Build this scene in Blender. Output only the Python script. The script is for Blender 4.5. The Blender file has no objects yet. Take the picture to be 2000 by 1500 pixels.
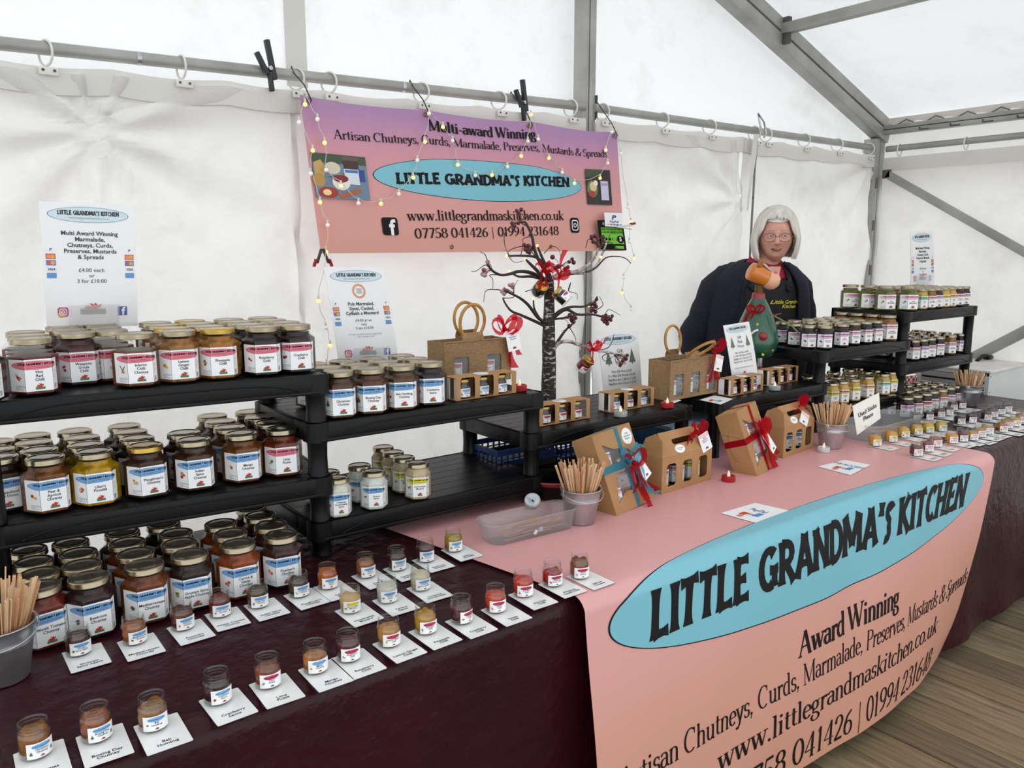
import bpy, bmesh, math, random
from mathutils import Vector, Matrix, noise, Euler
R = random.Random(7)
PI = math.pi
D = bpy.data
COL = bpy.context.scene.collection
SC = bpy.context.scene
T = 0.72                      # table top height above the floor
H = 1.414                     # eye height

# ---------------------------------------------------------------- camera
YAW, PITCH, FPX = .9153, .1653, 1554.27
FW = Vector((math.cos(YAW)*math.cos(PITCH), math.sin(YAW)*math.cos(PITCH), -math.sin(PITCH)))
RT = Vector((math.sin(YAW), -math.cos(YAW), 0))
DN = FW.cross(RT)
cam = D.cameras.new('camera'); camo = D.objects.new('camera', cam); COL.objects.link(camo)
camo.location = (0, 0, H)
camo.rotation_euler = FW.to_track_quat('-Z', 'Y').to_euler()
cam.sensor_fit = 'HORIZONTAL'; cam.sensor_width = 36; cam.lens = 36*FPX/2000
cam.clip_start = .02
SC.camera = camo
# ---------------------------------------------------------------- sky, light, exposure
w = D.worlds.new('overcast'); SC.world = w; w.use_nodes = True
wn = w.node_tree.nodes['Background']
wn.inputs[0].default_value = (.93, .965, 1, 1); wn.inputs[1].default_value = 1.3
sun = D.lights.new('soft_sun', 'SUN'); sun.energy = 1.1; sun.angle = math.radians(70); sun.color = (1, .98, .95)
suno = D.objects.new('soft_sun', sun); COL.objects.link(suno); suno.rotation_euler = (math.radians(-28), math.radians(-12), 0)
vs = SC.view_settings; vs.view_transform = 'Standard'; vs.look = 'None'; vs.gamma = 1; vs.use_curve_mapping = False
vs.exposure = .35

# ---------------------------------------------------------------- helpers: points from the measured camera (all in metres, floor = 0)
def ray(u, v): return RT*(u-1000) + DN*(v-750) + FW*FPX
def aty(u, v, y):
    q = ray(u, v); t = y/q.y; return Vector((q.x*t, y, H+q.z*t))
def atz(u, v, z):
    q = ray(u, v); t = (z-H)/q.z; return Vector((q.x*t, q.y*t, z))
def atx(u, v, x):
    q = ray(u, v); t = x/q.x; return Vector((x, q.y*t, H+q.z*t))

# ---------------------------------------------------------------- materials
MC = {}
def srgb(h):
    h = h.lstrip('#'); f = lambda c: ((c+.055)/1.055)**2.4 if c > .04045 else c/12.92
    return tuple(f(int(h[i:i+2], 16)/255) for i in (0, 2, 4))
def col(c): return srgb(c) if isinstance(c, str) else c
def mat(name, c=(.8, .8, .8), rough=.5, metal=0, coat=0, noise_s=0, noise_c=None, bump=0, bump_s=40, emit=0, alpha=1, trans=0, spec=.5, stretch=None, fac=(.35, .65)):
    if name in MC: return MC[name]
    m = D.materials.new(name); m.use_nodes = True; nt = m.node_tree; b = nt.nodes['Principled BSDF']
    c = col(c)
    b.inputs['Base Color'].default_value = (*c, 1); b.inputs['Roughness'].default_value = rough
    b.inputs['Metallic'].default_value = metal; b.inputs['Coat Weight'].default_value = coat; b.inputs['Coat Roughness'].default_value = .06
    b.inputs['Specular IOR Level'].default_value = spec; b.inputs['Alpha'].default_value = alpha
    m.diffuse_color = (*c, 1)
    if emit: b.inputs['Emission Color'].default_value = (*c, 1); b.inputs['Emission Strength'].default_value = emit
    if noise_s or bump:
        tc = nt.nodes.new('ShaderNodeTexCoord'); mp = nt.nodes.new('ShaderNodeMapping'); nt.links.new(tc.outputs['Object'], mp.inputs[0])
        if stretch: mp.inputs['Scale'].default_value = stretch
    if noise_s:
        n = nt.nodes.new('ShaderNodeTexNoise'); n.inputs['Scale'].default_value = noise_s; n.inputs['Detail'].default_value = 5
        r = nt.nodes.new('ShaderNodeValToRGB'); r.color_ramp.elements[0].color = (*c, 1); r.color_ramp.elements[1].color = (*col(noise_c), 1)
        r.color_ramp.elements[0].position, r.color_ramp.elements[1].position = fac
        nt.links.new(mp.outputs[0], n.inputs[0]); nt.links.new(n.outputs[0], r.inputs[0]); nt.links.new(r.outputs[0], b.inputs['Base Color'])
    if bump:
        n = nt.nodes.new('ShaderNodeTexNoise'); n.inputs['Scale'].default_value = bump_s; n.inputs['Detail'].default_value = 4
        bp = nt.nodes.new('ShaderNodeBump'); bp.inputs['Strength'].default_value = bump; bp.inputs['Distance'].default_value = .01
        nt.links.new(mp.outputs[0], n.inputs[0]); nt.links.new(n.outputs[0], bp.inputs['Height']); nt.links.new(bp.outputs[0], b.inputs['Normal'])
    MC[name] = m; return m
def glassmat(name, tint=(1, 1, 1), ior=1.45, rough=.03, haze=0.0, hazec=(1, 1, 1), edge=.36, base=.014):
    m = D.materials.new(name); m.use_nodes = True; nt = m.node_tree; nt.nodes.clear()
    o = nt.nodes.new('ShaderNodeOutputMaterial'); tr = nt.nodes.new('ShaderNodeBsdfTransparent'); gl = nt.nodes.new('ShaderNodeBsdfGlossy')
    tr.inputs[0].default_value = (*tint, 1); gl.inputs['Roughness'].default_value = rough
    lw = nt.nodes.new('ShaderNodeLayerWeight'); lw.inputs[0].default_value = .5; pw = nt.nodes.new('ShaderNodeMath'); pw.operation = 'POWER'; pw.inputs[1].default_value = 4
    fr = nt.nodes.new('ShaderNodeMath'); fr.operation = 'MULTIPLY_ADD'; fr.inputs[1].default_value = edge; fr.inputs[2].default_value = base if ior > 1.2 else .0
    nt.links.new(lw.outputs['Facing'], pw.inputs[0]); nt.links.new(pw.outputs[0], fr.inputs[0])
    mx = nt.nodes.new('ShaderNodeMixShader'); nt.links.new(fr.outputs[0], mx.inputs[0]); nt.links.new(tr.outputs[0], mx.inputs[1]); nt.links.new(gl.outputs[0], mx.inputs[2])
    last = mx
    if haze:
        df = nt.nodes.new('ShaderNodeBsdfDiffuse'); df.inputs[0].default_value = (*hazec, 1)
        tl = nt.nodes.new('ShaderNodeBsdfTranslucent'); tl.inputs[0].default_value = (*hazec, 1)
        ad = nt.nodes.new('ShaderNodeMixShader'); ad.inputs[0].default_value = .5
        nt.links.new(df.outputs[0], ad.inputs[1]); nt.links.new(tl.outputs[0], ad.inputs[2])
        m2 = nt.nodes.new('ShaderNodeMixShader'); m2.inputs[0].default_value = haze
        nt.links.new(mx.outputs[0], m2.inputs[1]); nt.links.new(ad.outputs[0], m2.inputs[2]); last = m2
    nt.links.new(last.outputs[0], o.inputs[0]); m.diffuse_color = (.8, .85, .9, 1)
    MC[name] = m; return m
def fabricmat(name, c, transl=.4, dirt=None, bump=.15, bs=3, gloss=.0):
    m = D.materials.new(name); m.use_nodes = True; nt = m.node_tree; nt.nodes.clear()
    o = nt.nodes.new('ShaderNodeOutputMaterial'); pr = nt.nodes.new('ShaderNodeBsdfPrincipled'); tl = nt.nodes.new('ShaderNodeBsdfTranslucent')
    tc = nt.nodes.new('ShaderNodeTexCoord')
    n = nt.nodes.new('ShaderNodeTexNoise'); n.inputs['Scale'].default_value = 2.3; n.inputs['Detail'].default_value = 8; n.inputs['Roughness'].default_value = .7
    nt.links.new(tc.outputs['Object'], n.inputs[0])
    r = nt.nodes.new('ShaderNodeValToRGB'); r.color_ramp.elements[0].color = (*col(dirt or c), 1); r.color_ramp.elements[1].color = (*col(c), 1)
    r.color_ramp.elements[0].position = .32; r.color_ramp.elements[1].position = .5
    nt.links.new(n.outputs[0], r.inputs[0]); nt.links.new(r.outputs[0], pr.inputs['Base Color']); nt.links.new(r.outputs[0], tl.inputs[0])
    pr.inputs['Roughness'].default_value = .45; pr.inputs['Specular IOR Level'].default_value = .3
    n2 = nt.nodes.new('ShaderNodeTexNoise'); n2.inputs['Scale'].default_value = bs; n2.inputs['Detail'].default_value = 6
    nt.links.new(tc.outputs['Object'], n2.inputs[0])
    bp = nt.nodes.new('ShaderNodeBump'); bp.inputs['Strength'].default_value = bump; bp.inputs['Distance'].default_value = .08
    nt.links.new(n2.outputs[0], bp.inputs['Height']); nt.links.new(bp.outputs[0], pr.inputs['Normal'])
    mx = nt.nodes.new('ShaderNodeMixShader'); mx.inputs[0].default_value = transl
    nt.links.new(pr.outputs[0], mx.inputs[1]); nt.links.new(tl.outputs[0], mx.inputs[2]); nt.links.new(mx.outputs[0], o.inputs[0])
    m.diffuse_color = (*col(c), 1); MC[name] = m; return m

WHITE = mat('white_paper', '#f4f4f4', .45)
INK = mat('black_ink', '#121112', .6, spec=.15)
GREY = mat('grey_ink', '#8d8d90', .6)
RED = mat('red_ink', '#c0272d', .5)
GREEN = mat('green_ink', '#4c7a4a', .5)
KRAFT = mat('kraft_card', '#b1875a', .75, noise_s=9, noise_c='#a67c50', bump=.05, bump_s=200)
KRAFT2 = mat('kraft_inside', '#7d5f40', .8)
BLACKP = mat('black_plastic', '#0a0b0c', .40, spec=.24)
STEEL = mat('galvanised_steel', '#c9cbcd', .36, metal=.85, noise_s=14, noise_c='#a9abad', bump=.03, bump_s=60)
ALU = mat('weathered_aluminium', '#aaa9a5', .5, metal=.25, noise_s=5, noise_c='#93928d', bump=.05, bump_s=70)
ALUD = mat('shadow_groove', '#4a4844', .6)
GLASS = glassmat('clear_glass', (.97, .98, .97))
ORG_R = glassmat('red_organza', (.85, .16, .18), haze=.5, hazec=(.66, .02, .04), ior=1.1)
ORG_B = glassmat('blue_organza', (.45, .78, .88), haze=.5, hazec=(.20, .56, .68), ior=1.1)

# ---------------------------------------------------------------- mesh builder
class MB:
    def __init__(s): s.v = []; s.f = []; s.m = []; s.sm = []; s.mats = []
    def mi(s, m):
        if m not in s.mats: s.mats.append(m)
        return s.mats.index(m)
    def add(s, vs, fs, m, smooth=False, M=None):
        o = len(s.v)
        if M is not None: vs = [M @ Vector(p) for p in vs]
        s.v += [tuple(p) for p in vs]; k = s.mi(m)
        for f in fs: s.f.append(tuple(i+o for i in f)); s.m.append(k); s.sm.append(smooth)
    def box(s, c, d, m, M=None, bev=0):
        x, y, z = d[0]/2, d[1]/2, d[2]/2
        if bev:
            b = min(bev, x*.9, y*.9, z*.9); bm = bmesh.new(); bmesh.ops.create_cube(bm, size=1)
            for v in bm.verts: v.co = Vector((v.co.x*d[0], v.co.y*d[1], v.co.z*d[2]))
            bmesh.ops.bevel(bm, geom=bm.edges[:], offset=b, segments=2, affect='EDGES', profile=.5)
            bm.verts.ensure_lookup_table()
            vs = [v.co + Vector(c) for v in bm.verts]; fs = [[v.index for v in f.verts] for f in bm.faces]; bm.free()
            s.add(vs, fs, m, True, M); return
        vs = [Vector((c[0]+a*x, c[1]+b*y, c[2]+e*z)) for a in (-1, 1) for b in (-1, 1) for e in (-1, 1)]
        s.add(vs, [(0, 1, 3, 2), (4, 6, 7, 5), (0, 4, 5, 1), (2, 3, 7, 6), (0, 2, 6, 4), (1, 5, 7, 3)], m, False, M)
    def grid(s, fn, nu, nv, m, smooth=True, cu=False, M=None, flip=False):
        vs = [fn(i/nu, j/nv) for j in range(nv+1) for i in range(nu+(0 if cu else 1))]
        W = nu if cu else nu+1; fs = []
        for j in range(nv):
            for i in range(nu):
                a = j*W+i; b = j*W+(i+1) % W; q = (a, b, b+W, a+W)
                fs.append(q[::-1] if flip else q)
        s.add(vs, fs, m, smooth, M)
    def lathe(s, prof, m, seg=20, c=(0, 0, 0), M=None, smooth=True, n=None, sq=None):
        # prof: (r,z) list, optional polygonal radius function
        vs = []; fs = []
        for r, z in prof:
            for i in range(seg):
                a = 2*PI*i/seg; k = sq(a) if sq else 1
                vs.append((c[0]+r*k*math.cos(a), c[1]+r*k*math.sin(a), c[2]+z))
        for j in range(len(prof)-1):
            for i in range(seg):
                a = j*seg+i; b = j*seg+(i+1) % seg; fs.append((a, b, b+seg, a+seg))
        s.add(vs, fs, m, smooth, M)
        if prof[0][0] > 1e-5 and n != 'open' and n != 'top': s.add(vs[:seg], [tuple(range(seg))[::-1]], m, False, M)
        if prof[-1][0] > 1e-5 and n != 'open' and n != 'bottom': s.add(vs[-seg:], [tuple(range(seg))], m, False, M)
    def tube(s, pts, r, m, seg=8, M=None, caps=True, smooth=True):
        pts = [Vector(p) for p in pts]; N = len(pts); rs = r if isinstance(r, (list, tuple)) else [r]*N
        vs = []; fs = []; up = None
        for i, p in enumerate(pts):
            t = (pts[min(i+1, N-1)]-pts[max(i-1, 0)])
            if t.length < 1e-9: t = Vector((0, 0, 1))
            t.normalize()
            if up is None:
                up = Vector((0, 0, 1)) if abs(t.z) < .9 else Vector((1, 0, 0))
            a = t.cross(up)
            if a.length < 1e-5: a = t.cross(Vector((0, 1, .1)))
            a.normalize(); b = a.cross(t); up = b
            for k in range(seg):
                g = 2*PI*k/seg; vs.append(p+(a*math.cos(g)+b*math.sin(g))*rs[i])
        for j in range(N-1):
            for i in range(seg):
                a = j*seg+i; b = j*seg+(i+1) % seg; fs.append((a, a+seg, b+seg, b))
        s.add(vs, fs, m, smooth, M)
        if caps: s.add(vs[:seg], [tuple(range(seg))], m, False, M); s.add(vs[-seg:], [tuple(range(seg))[::-1]], m, False, M)
    def ball(s, c, r, m, nu=12, nv=8, M=None):
        r = r if isinstance(r, (tuple, list)) else (r, r, r)
        s.grid(lambda u, v: (c[0]+r[0]*math.sin(PI*v)*math.cos(2*PI*u), c[1]+r[1]*math.sin(PI*v)*math.sin(2*PI*u), c[2]-r[2]*math.cos(PI*v)), nu, nv, m, cu=True, M=M)
    def flat(s, vf, m, fn):
        s.add([fn(p[0], p[1]) for p in vf[0]], vf[1], m)
    def ribbon(s, pts, wv, m, M=None):
        pts = [Vector(p) for p in pts]; wv = wv if isinstance(wv, list) else [Vector(wv)]*len(pts)
        vs = []
        for p, q in zip(pts, wv): vs += [p-Vector(q), p+Vector(q)]
        s.add(vs, [(2*i, 2*i+2, 2*i+3, 2*i+1) for i in range(len(pts)-1)], m, True, M)
    def mesh(s, name):
        me = D.meshes.new(name); me.from_pydata(s.v, [], s.f)
        for m in s.mats: me.materials.append(m)
        me.polygons.foreach_set('material_index', s.m); me.polygons.foreach_set('use_smooth', s.sm); me.update(); return me
    def obj(s, name, parent=None, loc=None, rot=None, **kw):
        return put(name, s.mesh(name), parent, loc, rot, **kw)
def put(name, me, parent=None, loc=None, rot=None, label=None, cat=None, group=None, kind=None, auto=None):
    o = D.objects.new(name, me); COL.objects.link(o)
    if parent: o.parent = parent
    if loc is not None: o.location = loc
    if rot is not None: o.rotation_euler = rot if isinstance(rot, (tuple, list, Euler)) else (0, 0, rot)
    if label: o['label'] = label
    if cat: o['category'] = cat
    if group: o['group'] = group
    if kind: o['kind'] = kind
    return o
def thing(name, label, cat, loc=(0, 0, 0), rot=0, group=None): return put(name, None, None, loc, rot, label, cat, group)
def copy_tree(o, parent=None):
    c = o.copy(); COL.objects.link(c)
    if parent: c.parent = parent
    for ch in list(o.children): copy_tree(ch, c)
    return c
KIDS = {}

# ---------------------------------------------------------------- 2D outlines, text
def curve2d(loops, res=1, extrude=0):
    cu = D.curves.new('tmp', 'CURVE'); cu.dimensions = '2D'; cu.fill_mode = 'BOTH'; cu.extrude = extrude
    for lp in loops:
        sp = cu.splines.new('POLY'); sp.points.add(len(lp)-1); sp.use_cyclic_u = True
        for p, q in zip(sp.points, lp): p.co = (q[0], q[1], 0, 1)
    o = D.objects.new('tmp', cu); me = D.meshes.new_from_object(o)
    r = ([tuple(v.co) for v in me.vertices], [tuple(p.vertices) for p in me.polygons])
    D.objects.remove(o); D.meshes.remove(me); D.curves.remove(cu); return r
TX = {}
def text(s, bold=0, shear=0, line=1.0, align='CENTER', res=2, space=1):
    k = (s, bold, shear, line, align, res, space)
    if k not in TX:
        cu = D.curves.new('tmp', 'FONT'); cu.body = s; cu.align_x = align; cu.resolution_u = res; cu.offset = bold; cu.shear = shear; cu.space_line = line; cu.space_character = space
        o = D.objects.new('tmp', cu); me = D.meshes.new_from_object(o)
        vs = [tuple(v.co) for v in me.vertices]
        TX[k] = (vs, [tuple(p.vertices) for p in me.polygons])
        D.objects.remove(o); D.meshes.remove(me); D.curves.remove(cu)
    return TX[k]
def rrect(w, h, r, n=4, cx=0, cy=0):
    out = []
    for sx, sy, a0 in ((1, 1, 0), (-1, 1, 90), (-1, -1, 180), (1, -1, 270)):
        for i in range(n+1):
            a = math.radians(a0+90*i/n); out.append((cx+sx*(w/2-r)+r*math.cos(a), cy+sy*(h/2-r)+r*math.sin(a)))
    return out
def circ(cx, cy, rx, ry=None, n=20): 
    ry = ry or rx
    return [(cx+rx*math.cos(2*PI*i/n), cy+ry*math.sin(2*PI*i/n)) for i in range(n)]
def poly(pts): return ([(x, y, 0) for x, y in pts], [tuple(range(len(pts)))])
def xf(vf, s=1, dx=0, dy=0, sy=None, rot=0):
    sy = sy or s; c, q = math.cos(rot), math.sin(rot)
    return ([(dx+s*p[0]*c-sy*p[1]*q, dy+s*p[0]*q+sy*p[1]*c, 0) for p in vf[0]], vf[1])

# stroke fonts: (advance, strokes). stroke = (kind, points, serif flags) ; arcs as ('o',cx,cy,rx,ry,a0,a1)
def arc(cx, cy, rx, ry, a0, a1, n=10): return [(cx+rx*math.cos(math.radians(a0+(a1-a0)*i/n)), cy+ry*math.sin(math.radians(a0+(a1-a0)*i/n))) for i in range(n+1)]
X = .62
SF = {
'A': (.72, [[(.06, 0), (.35, 1), 'h'], [(.35, 1), (.62, 0), 't'], [(.15, .36), (.51, .36), 'h'], 'S.06,0', 'S.62,0']),
'C': (.72, [arc(.38, .5, .31, .5, 50, 310, 18), [(.60, .98), (.60, .72), 'h']]),
'M': (.92, [[(.12, 0), (.12, 1), 'h'], [(.12, 1), (.44, .05), 't'], [(.44, .05), (.78, 1), 'h'], [(.78, 1), (.78, 0), 't'], 'S.12,0', 'S.78,0', 's.08,1', 's.82,1']),
'P': (.62, [[(.15, 0), (.15, 1), 't'], [(.15, .98)]+arc(.32, .74, .24, .24, 90, -90)+[(.15, .5)], 'S.15,0', 's.1,1']),
'S': (.56, [arc(.28, .74, .2, .25, 40, 250, 12)+arc(.28, .26, .22, .26, 70, -140, 12), [(.46, .96), (.46, .76), 'h'], [(.07, .04), (.07, .26), 'h']]),
'W': (1.0, [[(.05, 1), (.28, 0), 't'], [(.28, 0), (.5, .9), 'h'], [(.46, 1), (.70, 0), 't'], [(.70, 0), (.93, 1), 'h'], 'S.05,1', 'S.48,1', 'S.93,1']),
'&': (.82, [[(.78, .5)]+[(.66, .12), (.5, .02)]+arc(.3, .24, .24, .24, 290, 110, 10)+[(.46, .66)]+arc(.34, .8, .14, .19, -10, 200, 8)+[(.34, .44), (.72, .0)]]),
'a': (.47, [arc(.2, .46, .16, .16, 160, 0, 7)+[(.36, .1), (.45, .02)], [(.36, .38)]+arc(.2, .2, .15, .18, 100, 330, 9)]),
'c': (.44, [arc(.24, .31, .19, .31, 45, 320, 12)]),
'd': (.54, [arc(.24, .31, .19, .31, 60, 300, 12), [(.4, 1), (.4, 0), 't'], 's.34,.99', 's.45,.01']),
'e': (.45, [[(.06, .34), (.4, .34), 'h'], arc(.23, .31, .18, .31, 5, 320, 14)]),
'g': (.48, [arc(.2, .42, .15, .2, 0, 360, 12), [(.3, .57), (.45, .62), 'h'], [(.12, .22), (.08, .1), (.3, .05)]+arc(.22, -.14, .2, .17, 60, -230, 12)]),
'h': (.56, [[(.12, 0), (.12, 1), 't'], [(.12, .42)]+arc(.27, .44, .16, .18, 140, 0, 7)+[(.43, 0)], 'S.12,0', 'S.43,0', 's.07,.99']),
'i': (.28, [[(.13, 0), (.13, X), 't'], 'S.13,0', 's.07,.6', 'd.13,.84']),
'k': (.54, [[(.12, 0), (.12, 1), 't'], [(.12, .24), (.4, .6), 'h'], [(.22, .36), (.46, 0), 't'], 'S.12,0', 'S.42,.6', 'S.46,0', 's.07,.99']),
'l': (.28, [[(.13, 0), (.13, 1), 't'], 'S.13,0', 's.07,.99']),
'm': (.84, [[(.12, 0), (.12, X), 't'], [(.12, .42)]+arc(.26, .44, .15, .18, 140, 0, 7)+[(.41, 0)], [(.41, .42)]+arc(.56, .44, .15, .18, 140, 0, 7)+[(.71, 0)], 'S.12,0', 'S.41,0', 'S.71,0', 's.07,.6']),
'n': (.56, [[(.12, 0), (.12, X), 't'], [(.12, .42)]+arc(.27, .44, .16, .18, 140, 0, 7)+[(.43, 0)], 'S.12,0', 'S.43,0', 's.07,.6']),
'o': (.5, [arc(.25, .31, .2, .31, 0, 360, 18)]),
'p': (.54, [[(.12, -.3), (.12, X), 't'], arc(.28, .31, .19, .31, 120, -120, 12), 'S.12,-.3', 's.07,.6']),
'r': (.4, [[(.12, 0), (.12, X), 't'], [(.12, .4), (.22, .58), (.34, .6)], 'S.12,0', 's.07,.6', 'd.33,.56']),
's': (.4, [arc(.2, .46, .13, .16, 40, 240, 9)+arc(.2, .16, .14, .16, 60, -140, 9), [(.33, .6), (.33, .46), 'h'], [(.06, .02), (.06, .17), 'h']]),
't': (.32, [[(.14, .84), (.14, .12), (.2, .02), (.3, .06)], [(.03, X), (.29, X), 'h']]),
'u': (.56, [[(.12, X), (.12, .18)]+arc(.26, .18, .14, .17, 180, 330, 6)+[(.42, .18)], [(.42, X), (.42, 0), 't'], 's.07,.61', 's.37,.61', 's.48,.01']),
'v': (.48, [[(.06, X), (.24, 0), 't'], [(.24, 0), (.42, X), 'h'], 'S.06,.61', 'S.42,.61']),
'w': (.72, [[(.06, X), (.2, 0), 't'], [(.2, 0), (.35, .58), 'h'], [(.33, X), (.5, 0), 't'], [(.5, 0), (.66, X), 'h'], 'S.06,.61', 'S.34,.61', 'S.66,.61']),
'y': (.48, [[(.06, X), (.25, 0), 't'], [(.42, X), (.22, -.1), (.12, -.28), (.03, -.28)], 'S.06,.61', 'S.42,.61', 'd.05,-.25']),
',': (.24, ['d.1,.06', [(.13, .04), (.06, -.16), 'h']]),
'.': (.24, ['d.11,.05']), '-': (.34, [[(.05, .3), (.27, .3), 'h'], [(.05, .33), (.27, .33), 'h']]), '|': (.34, [[(.15, 1.05), (.15, -.25), 'h']]), ' ': (.26, []),
'0': (.52, [arc(.25, .5, .2, .5, 0, 360, 18)]), '1': (.4, [[(.2, 0), (.2, 1), 't'], [(.08, .84), (.2, 1), 'h'], 'S.2,0']),
'2': (.5, [arc(.24, .74, .18, .25, 160, -20, 9)+[(.3, .4), (.06, .03)], [(.06, .03), (.44, .03), 't'], 'd.08,.76']),
'3': (.5, [arc(.22, .76, .17, .23, 150, -90, 9), arc(.22, .27, .2, .27, 90, -150, 10)]),
'4': (.54, [[(.36, 1), (.04, .28), 'h'], [(.04, .28), (.5, .28), 'h'], [(.36, 1), (.36, 0), 't'], 'S.36,0']),
'5': (.5, [[(.12, .98), (.42, .98), 't'], [(.12, .98), (.1, .56), 'h'], [(.1, .56)]+arc(.22, .3, .2, .3, 90, -150, 10)]),
'6': (.52, [[(.42, .96), (.2, .78), (.08, .45), (.07, .3)], arc(.26, .28, .19, .28, 0, 360, 14)]),
'7': (.5, [[(.06, .97), (.46, .97), 't'], [(.46, .97), (.2, 0), 't']]),
'8': (.52, [arc(.25, .76, .16, .22, 0, 360, 14), arc(.25, .27, .2, .27, 0, 360, 14)]),
'9': (.52, [arc(.26, .7, .19, .28, 0, 360, 14), [(.45, .68), (.42, .4), (.3, .16), (.1, .04)]]),
}
CF = {   # chunky flared capitals
'L': (.56, [[(.14, 1), (.12, 0)], [(.08, .08), (.52, .10)]]), 'I': (.30, [[(.14, 1), (.15, 0)]]),
'T': (.60, [[(.30, .95), (.27, 0)], [(.02, .90), (.58, .94)]]), 'E': (.56, [[(.14, 1), (.13, 0)], [(.12, .92), (.52, .93)], [(.13, .5), (.44, .52)], [(.10, .08), (.54, .1)]]),
'G': (.76, [arc(.38, .5, .28, .42, 45, 300, 12), [(.60, .46), (.6, .06)], [(.42, .46), (.74, .46)]]),
'R': (.66, [[(.14, 1), (.13, 0)], [(.12, .93)]+arc(.32, .7, .2, .22, 80, -90, 6)+[(.16, .46)], [(.28, .48), (.62, 0)]]),
'A': (.74, [[(.38, 1), (.08, 0)], [(.36, 1), (.66, 0)], [(.2, .32), (.56, .32)]]), 'N': (.74, [[(.13, 1), (.11, 0)], [(.10, .98), (.62, .04)], [(.62, 1), (.6, 0)]]),
'D': (.70, [[(.14, 1), (.13, 0)], [(.12, .93)]+arc(.28, .5, .34, .43, 80, -80, 10)+[(.12, .07)]]),
'M': (.92, [[(.16, .95), (.10, 0)], [(.14, 1), (.46, .22)], [(.76, 1), (.44, .22)], [(.76, .95), (.80, 0)]]),
"'": (.30, [[(.17, 1.05), (.13, .7)]]), 'S': (.46, [arc(.30, .72, .14, .2, 20, 200, 7)+[(.3, .5)]+arc(.16, .22, .16, .2, 40, -120, 7)]),
'K': (.66, [[(.14, 1), (.13, 0)], [(.16, .46), (.56, 1)], [(.24, .52), (.62, 0)]]), 'C': (.66, [arc(.38, .5, .27, .42, 50, 310, 12)]),
'H': (.72, [[(.14, 1), (.13, 0)], [(.58, 1), (.57, 0)], [(.14, .5), (.58, .52)]]), ' ': (.34, []),
}
def sfont(s, bold=1.0, chunky=False, sub=3):
    """unit text (cap height 1) as quads; returns verts, faces, width"""
    F = CF if chunky else SF; x = 0; V = []; Fc = []
    TH, HL = (.105*bold, .042*bold)
    def strip(pts, wf):
        P = []
        for i in range(len(pts)-1):
            a, b = pts[i], pts[i+1]; n = max(1, int(math.hypot(b[0]-a[0], b[1]-a[1])*sub*2)) if len(pts) < 5 else 1
            for k in range(n): P.append((a[0]+(b[0]-a[0])*k/n, a[1]+(b[1]-a[1])*k/n))
        P.append(pts[-1]); N = len(P); o = len(V)
        for i, p in enumerate(P):
            q, r = P[max(i-1, 0)], P[min(i+1, N-1)]; dx, dy = r[0]-q[0], r[1]-q[1]; L = math.hypot(dx, dy) or 1
            wd = wf(i/(N-1), dx/L, dy/L)/2; V.append((x+p[0]-dy/L*wd, p[1]+dx/L*wd, 0)); V.append((x+p[0]+dy/L*wd, p[1]-dx/L*wd, 0))
        for i in range(N-1): Fc.append((o+2*i, o+2*i+1, o+2*i+3, o+2*i+2))
    for ch in s:
        adv, st = F.get(ch, F[' '])
        for k in st:
            if isinstance(k, str):
                px, py = map(float, k[1:].split(','))
                if k[0] == 'S': strip([(px-.10, py), (px+.10, py)], lambda t, a, b: .04*bold)
                if k[0] == 's': strip([(px-.05, py-.02), (px+.06, py)], lambda t, a, b: .05*bold)
                if k[0] == 'd':
                    o = len(V); n = 8
                    for i in range(n): V.append((x+px+.07*bold**.5*math.cos(2*PI*i/n), py+.07*bold**.5*math.sin(2*PI*i/n), 0))
                    Fc.append(tuple(range(o, o+n)))
                continue
            pts = [p for p in k if not isinstance(p, str)]; kd = k[-1] if isinstance(k[-1], str) else None
            if chunky:
                strip(pts, lambda t, a, b: (.165+.05*abs(b))*(1+.5*(2*t-1)**4)*bold)
            elif kd == 't': strip(pts, lambda t, a, b: TH)
            elif kd == 'h': strip(pts, lambda t, a, b: HL)
            else: strip(pts, lambda t, a, b: HL+(TH-HL)*abs(b)**1.3)
        x += adv
    return V, Fc, x
def fit(s, x0, x1, y0, h, bold=1, chunky=False, sub=3, shear=0):
    V, F, w_ = sfont(s, bold, chunky, sub); k = (x1-x0)/w_
    return ([(x0+(p[0]+shear*p[1])*k, y0+p[1]*h, 0) for p in V], F)
# ================================================================ the tent
def nz(x, y=0, z=0): return noise.noise(Vector((x, y, z)))
TARP = fabricmat('white_tarpaulin', '#e6e3df', .36, dirt='#dcd8d3', bump=.45, bs=4)
TARPT = fabricmat('white_roof_sheet', '#eceeee', .36, dirt='#e2e5e5', bump=.3, bs=2)
TARPG = fabricmat('white_gable_sheet', '#e9e9e8', .34, dirt='#dcdcd9', bump=.35, bs=2.5)
TARPH = fabricmat('hem_tarpaulin', '#dcd9d3', .15, bump=.05)
YW = 2.60
def wall_z(x): return T + 1.2385 + (x-.28)*.0282 if x < 2.4 else T+1.2985+(x-2.4)*.0035
RIDGE_X, RIDGE_Z = 1.1, T+1.462+(4.84-1.1)*.346
def roof_z(x): return RIDGE_Z - abs(x-RIDGE_X)*.346

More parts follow.
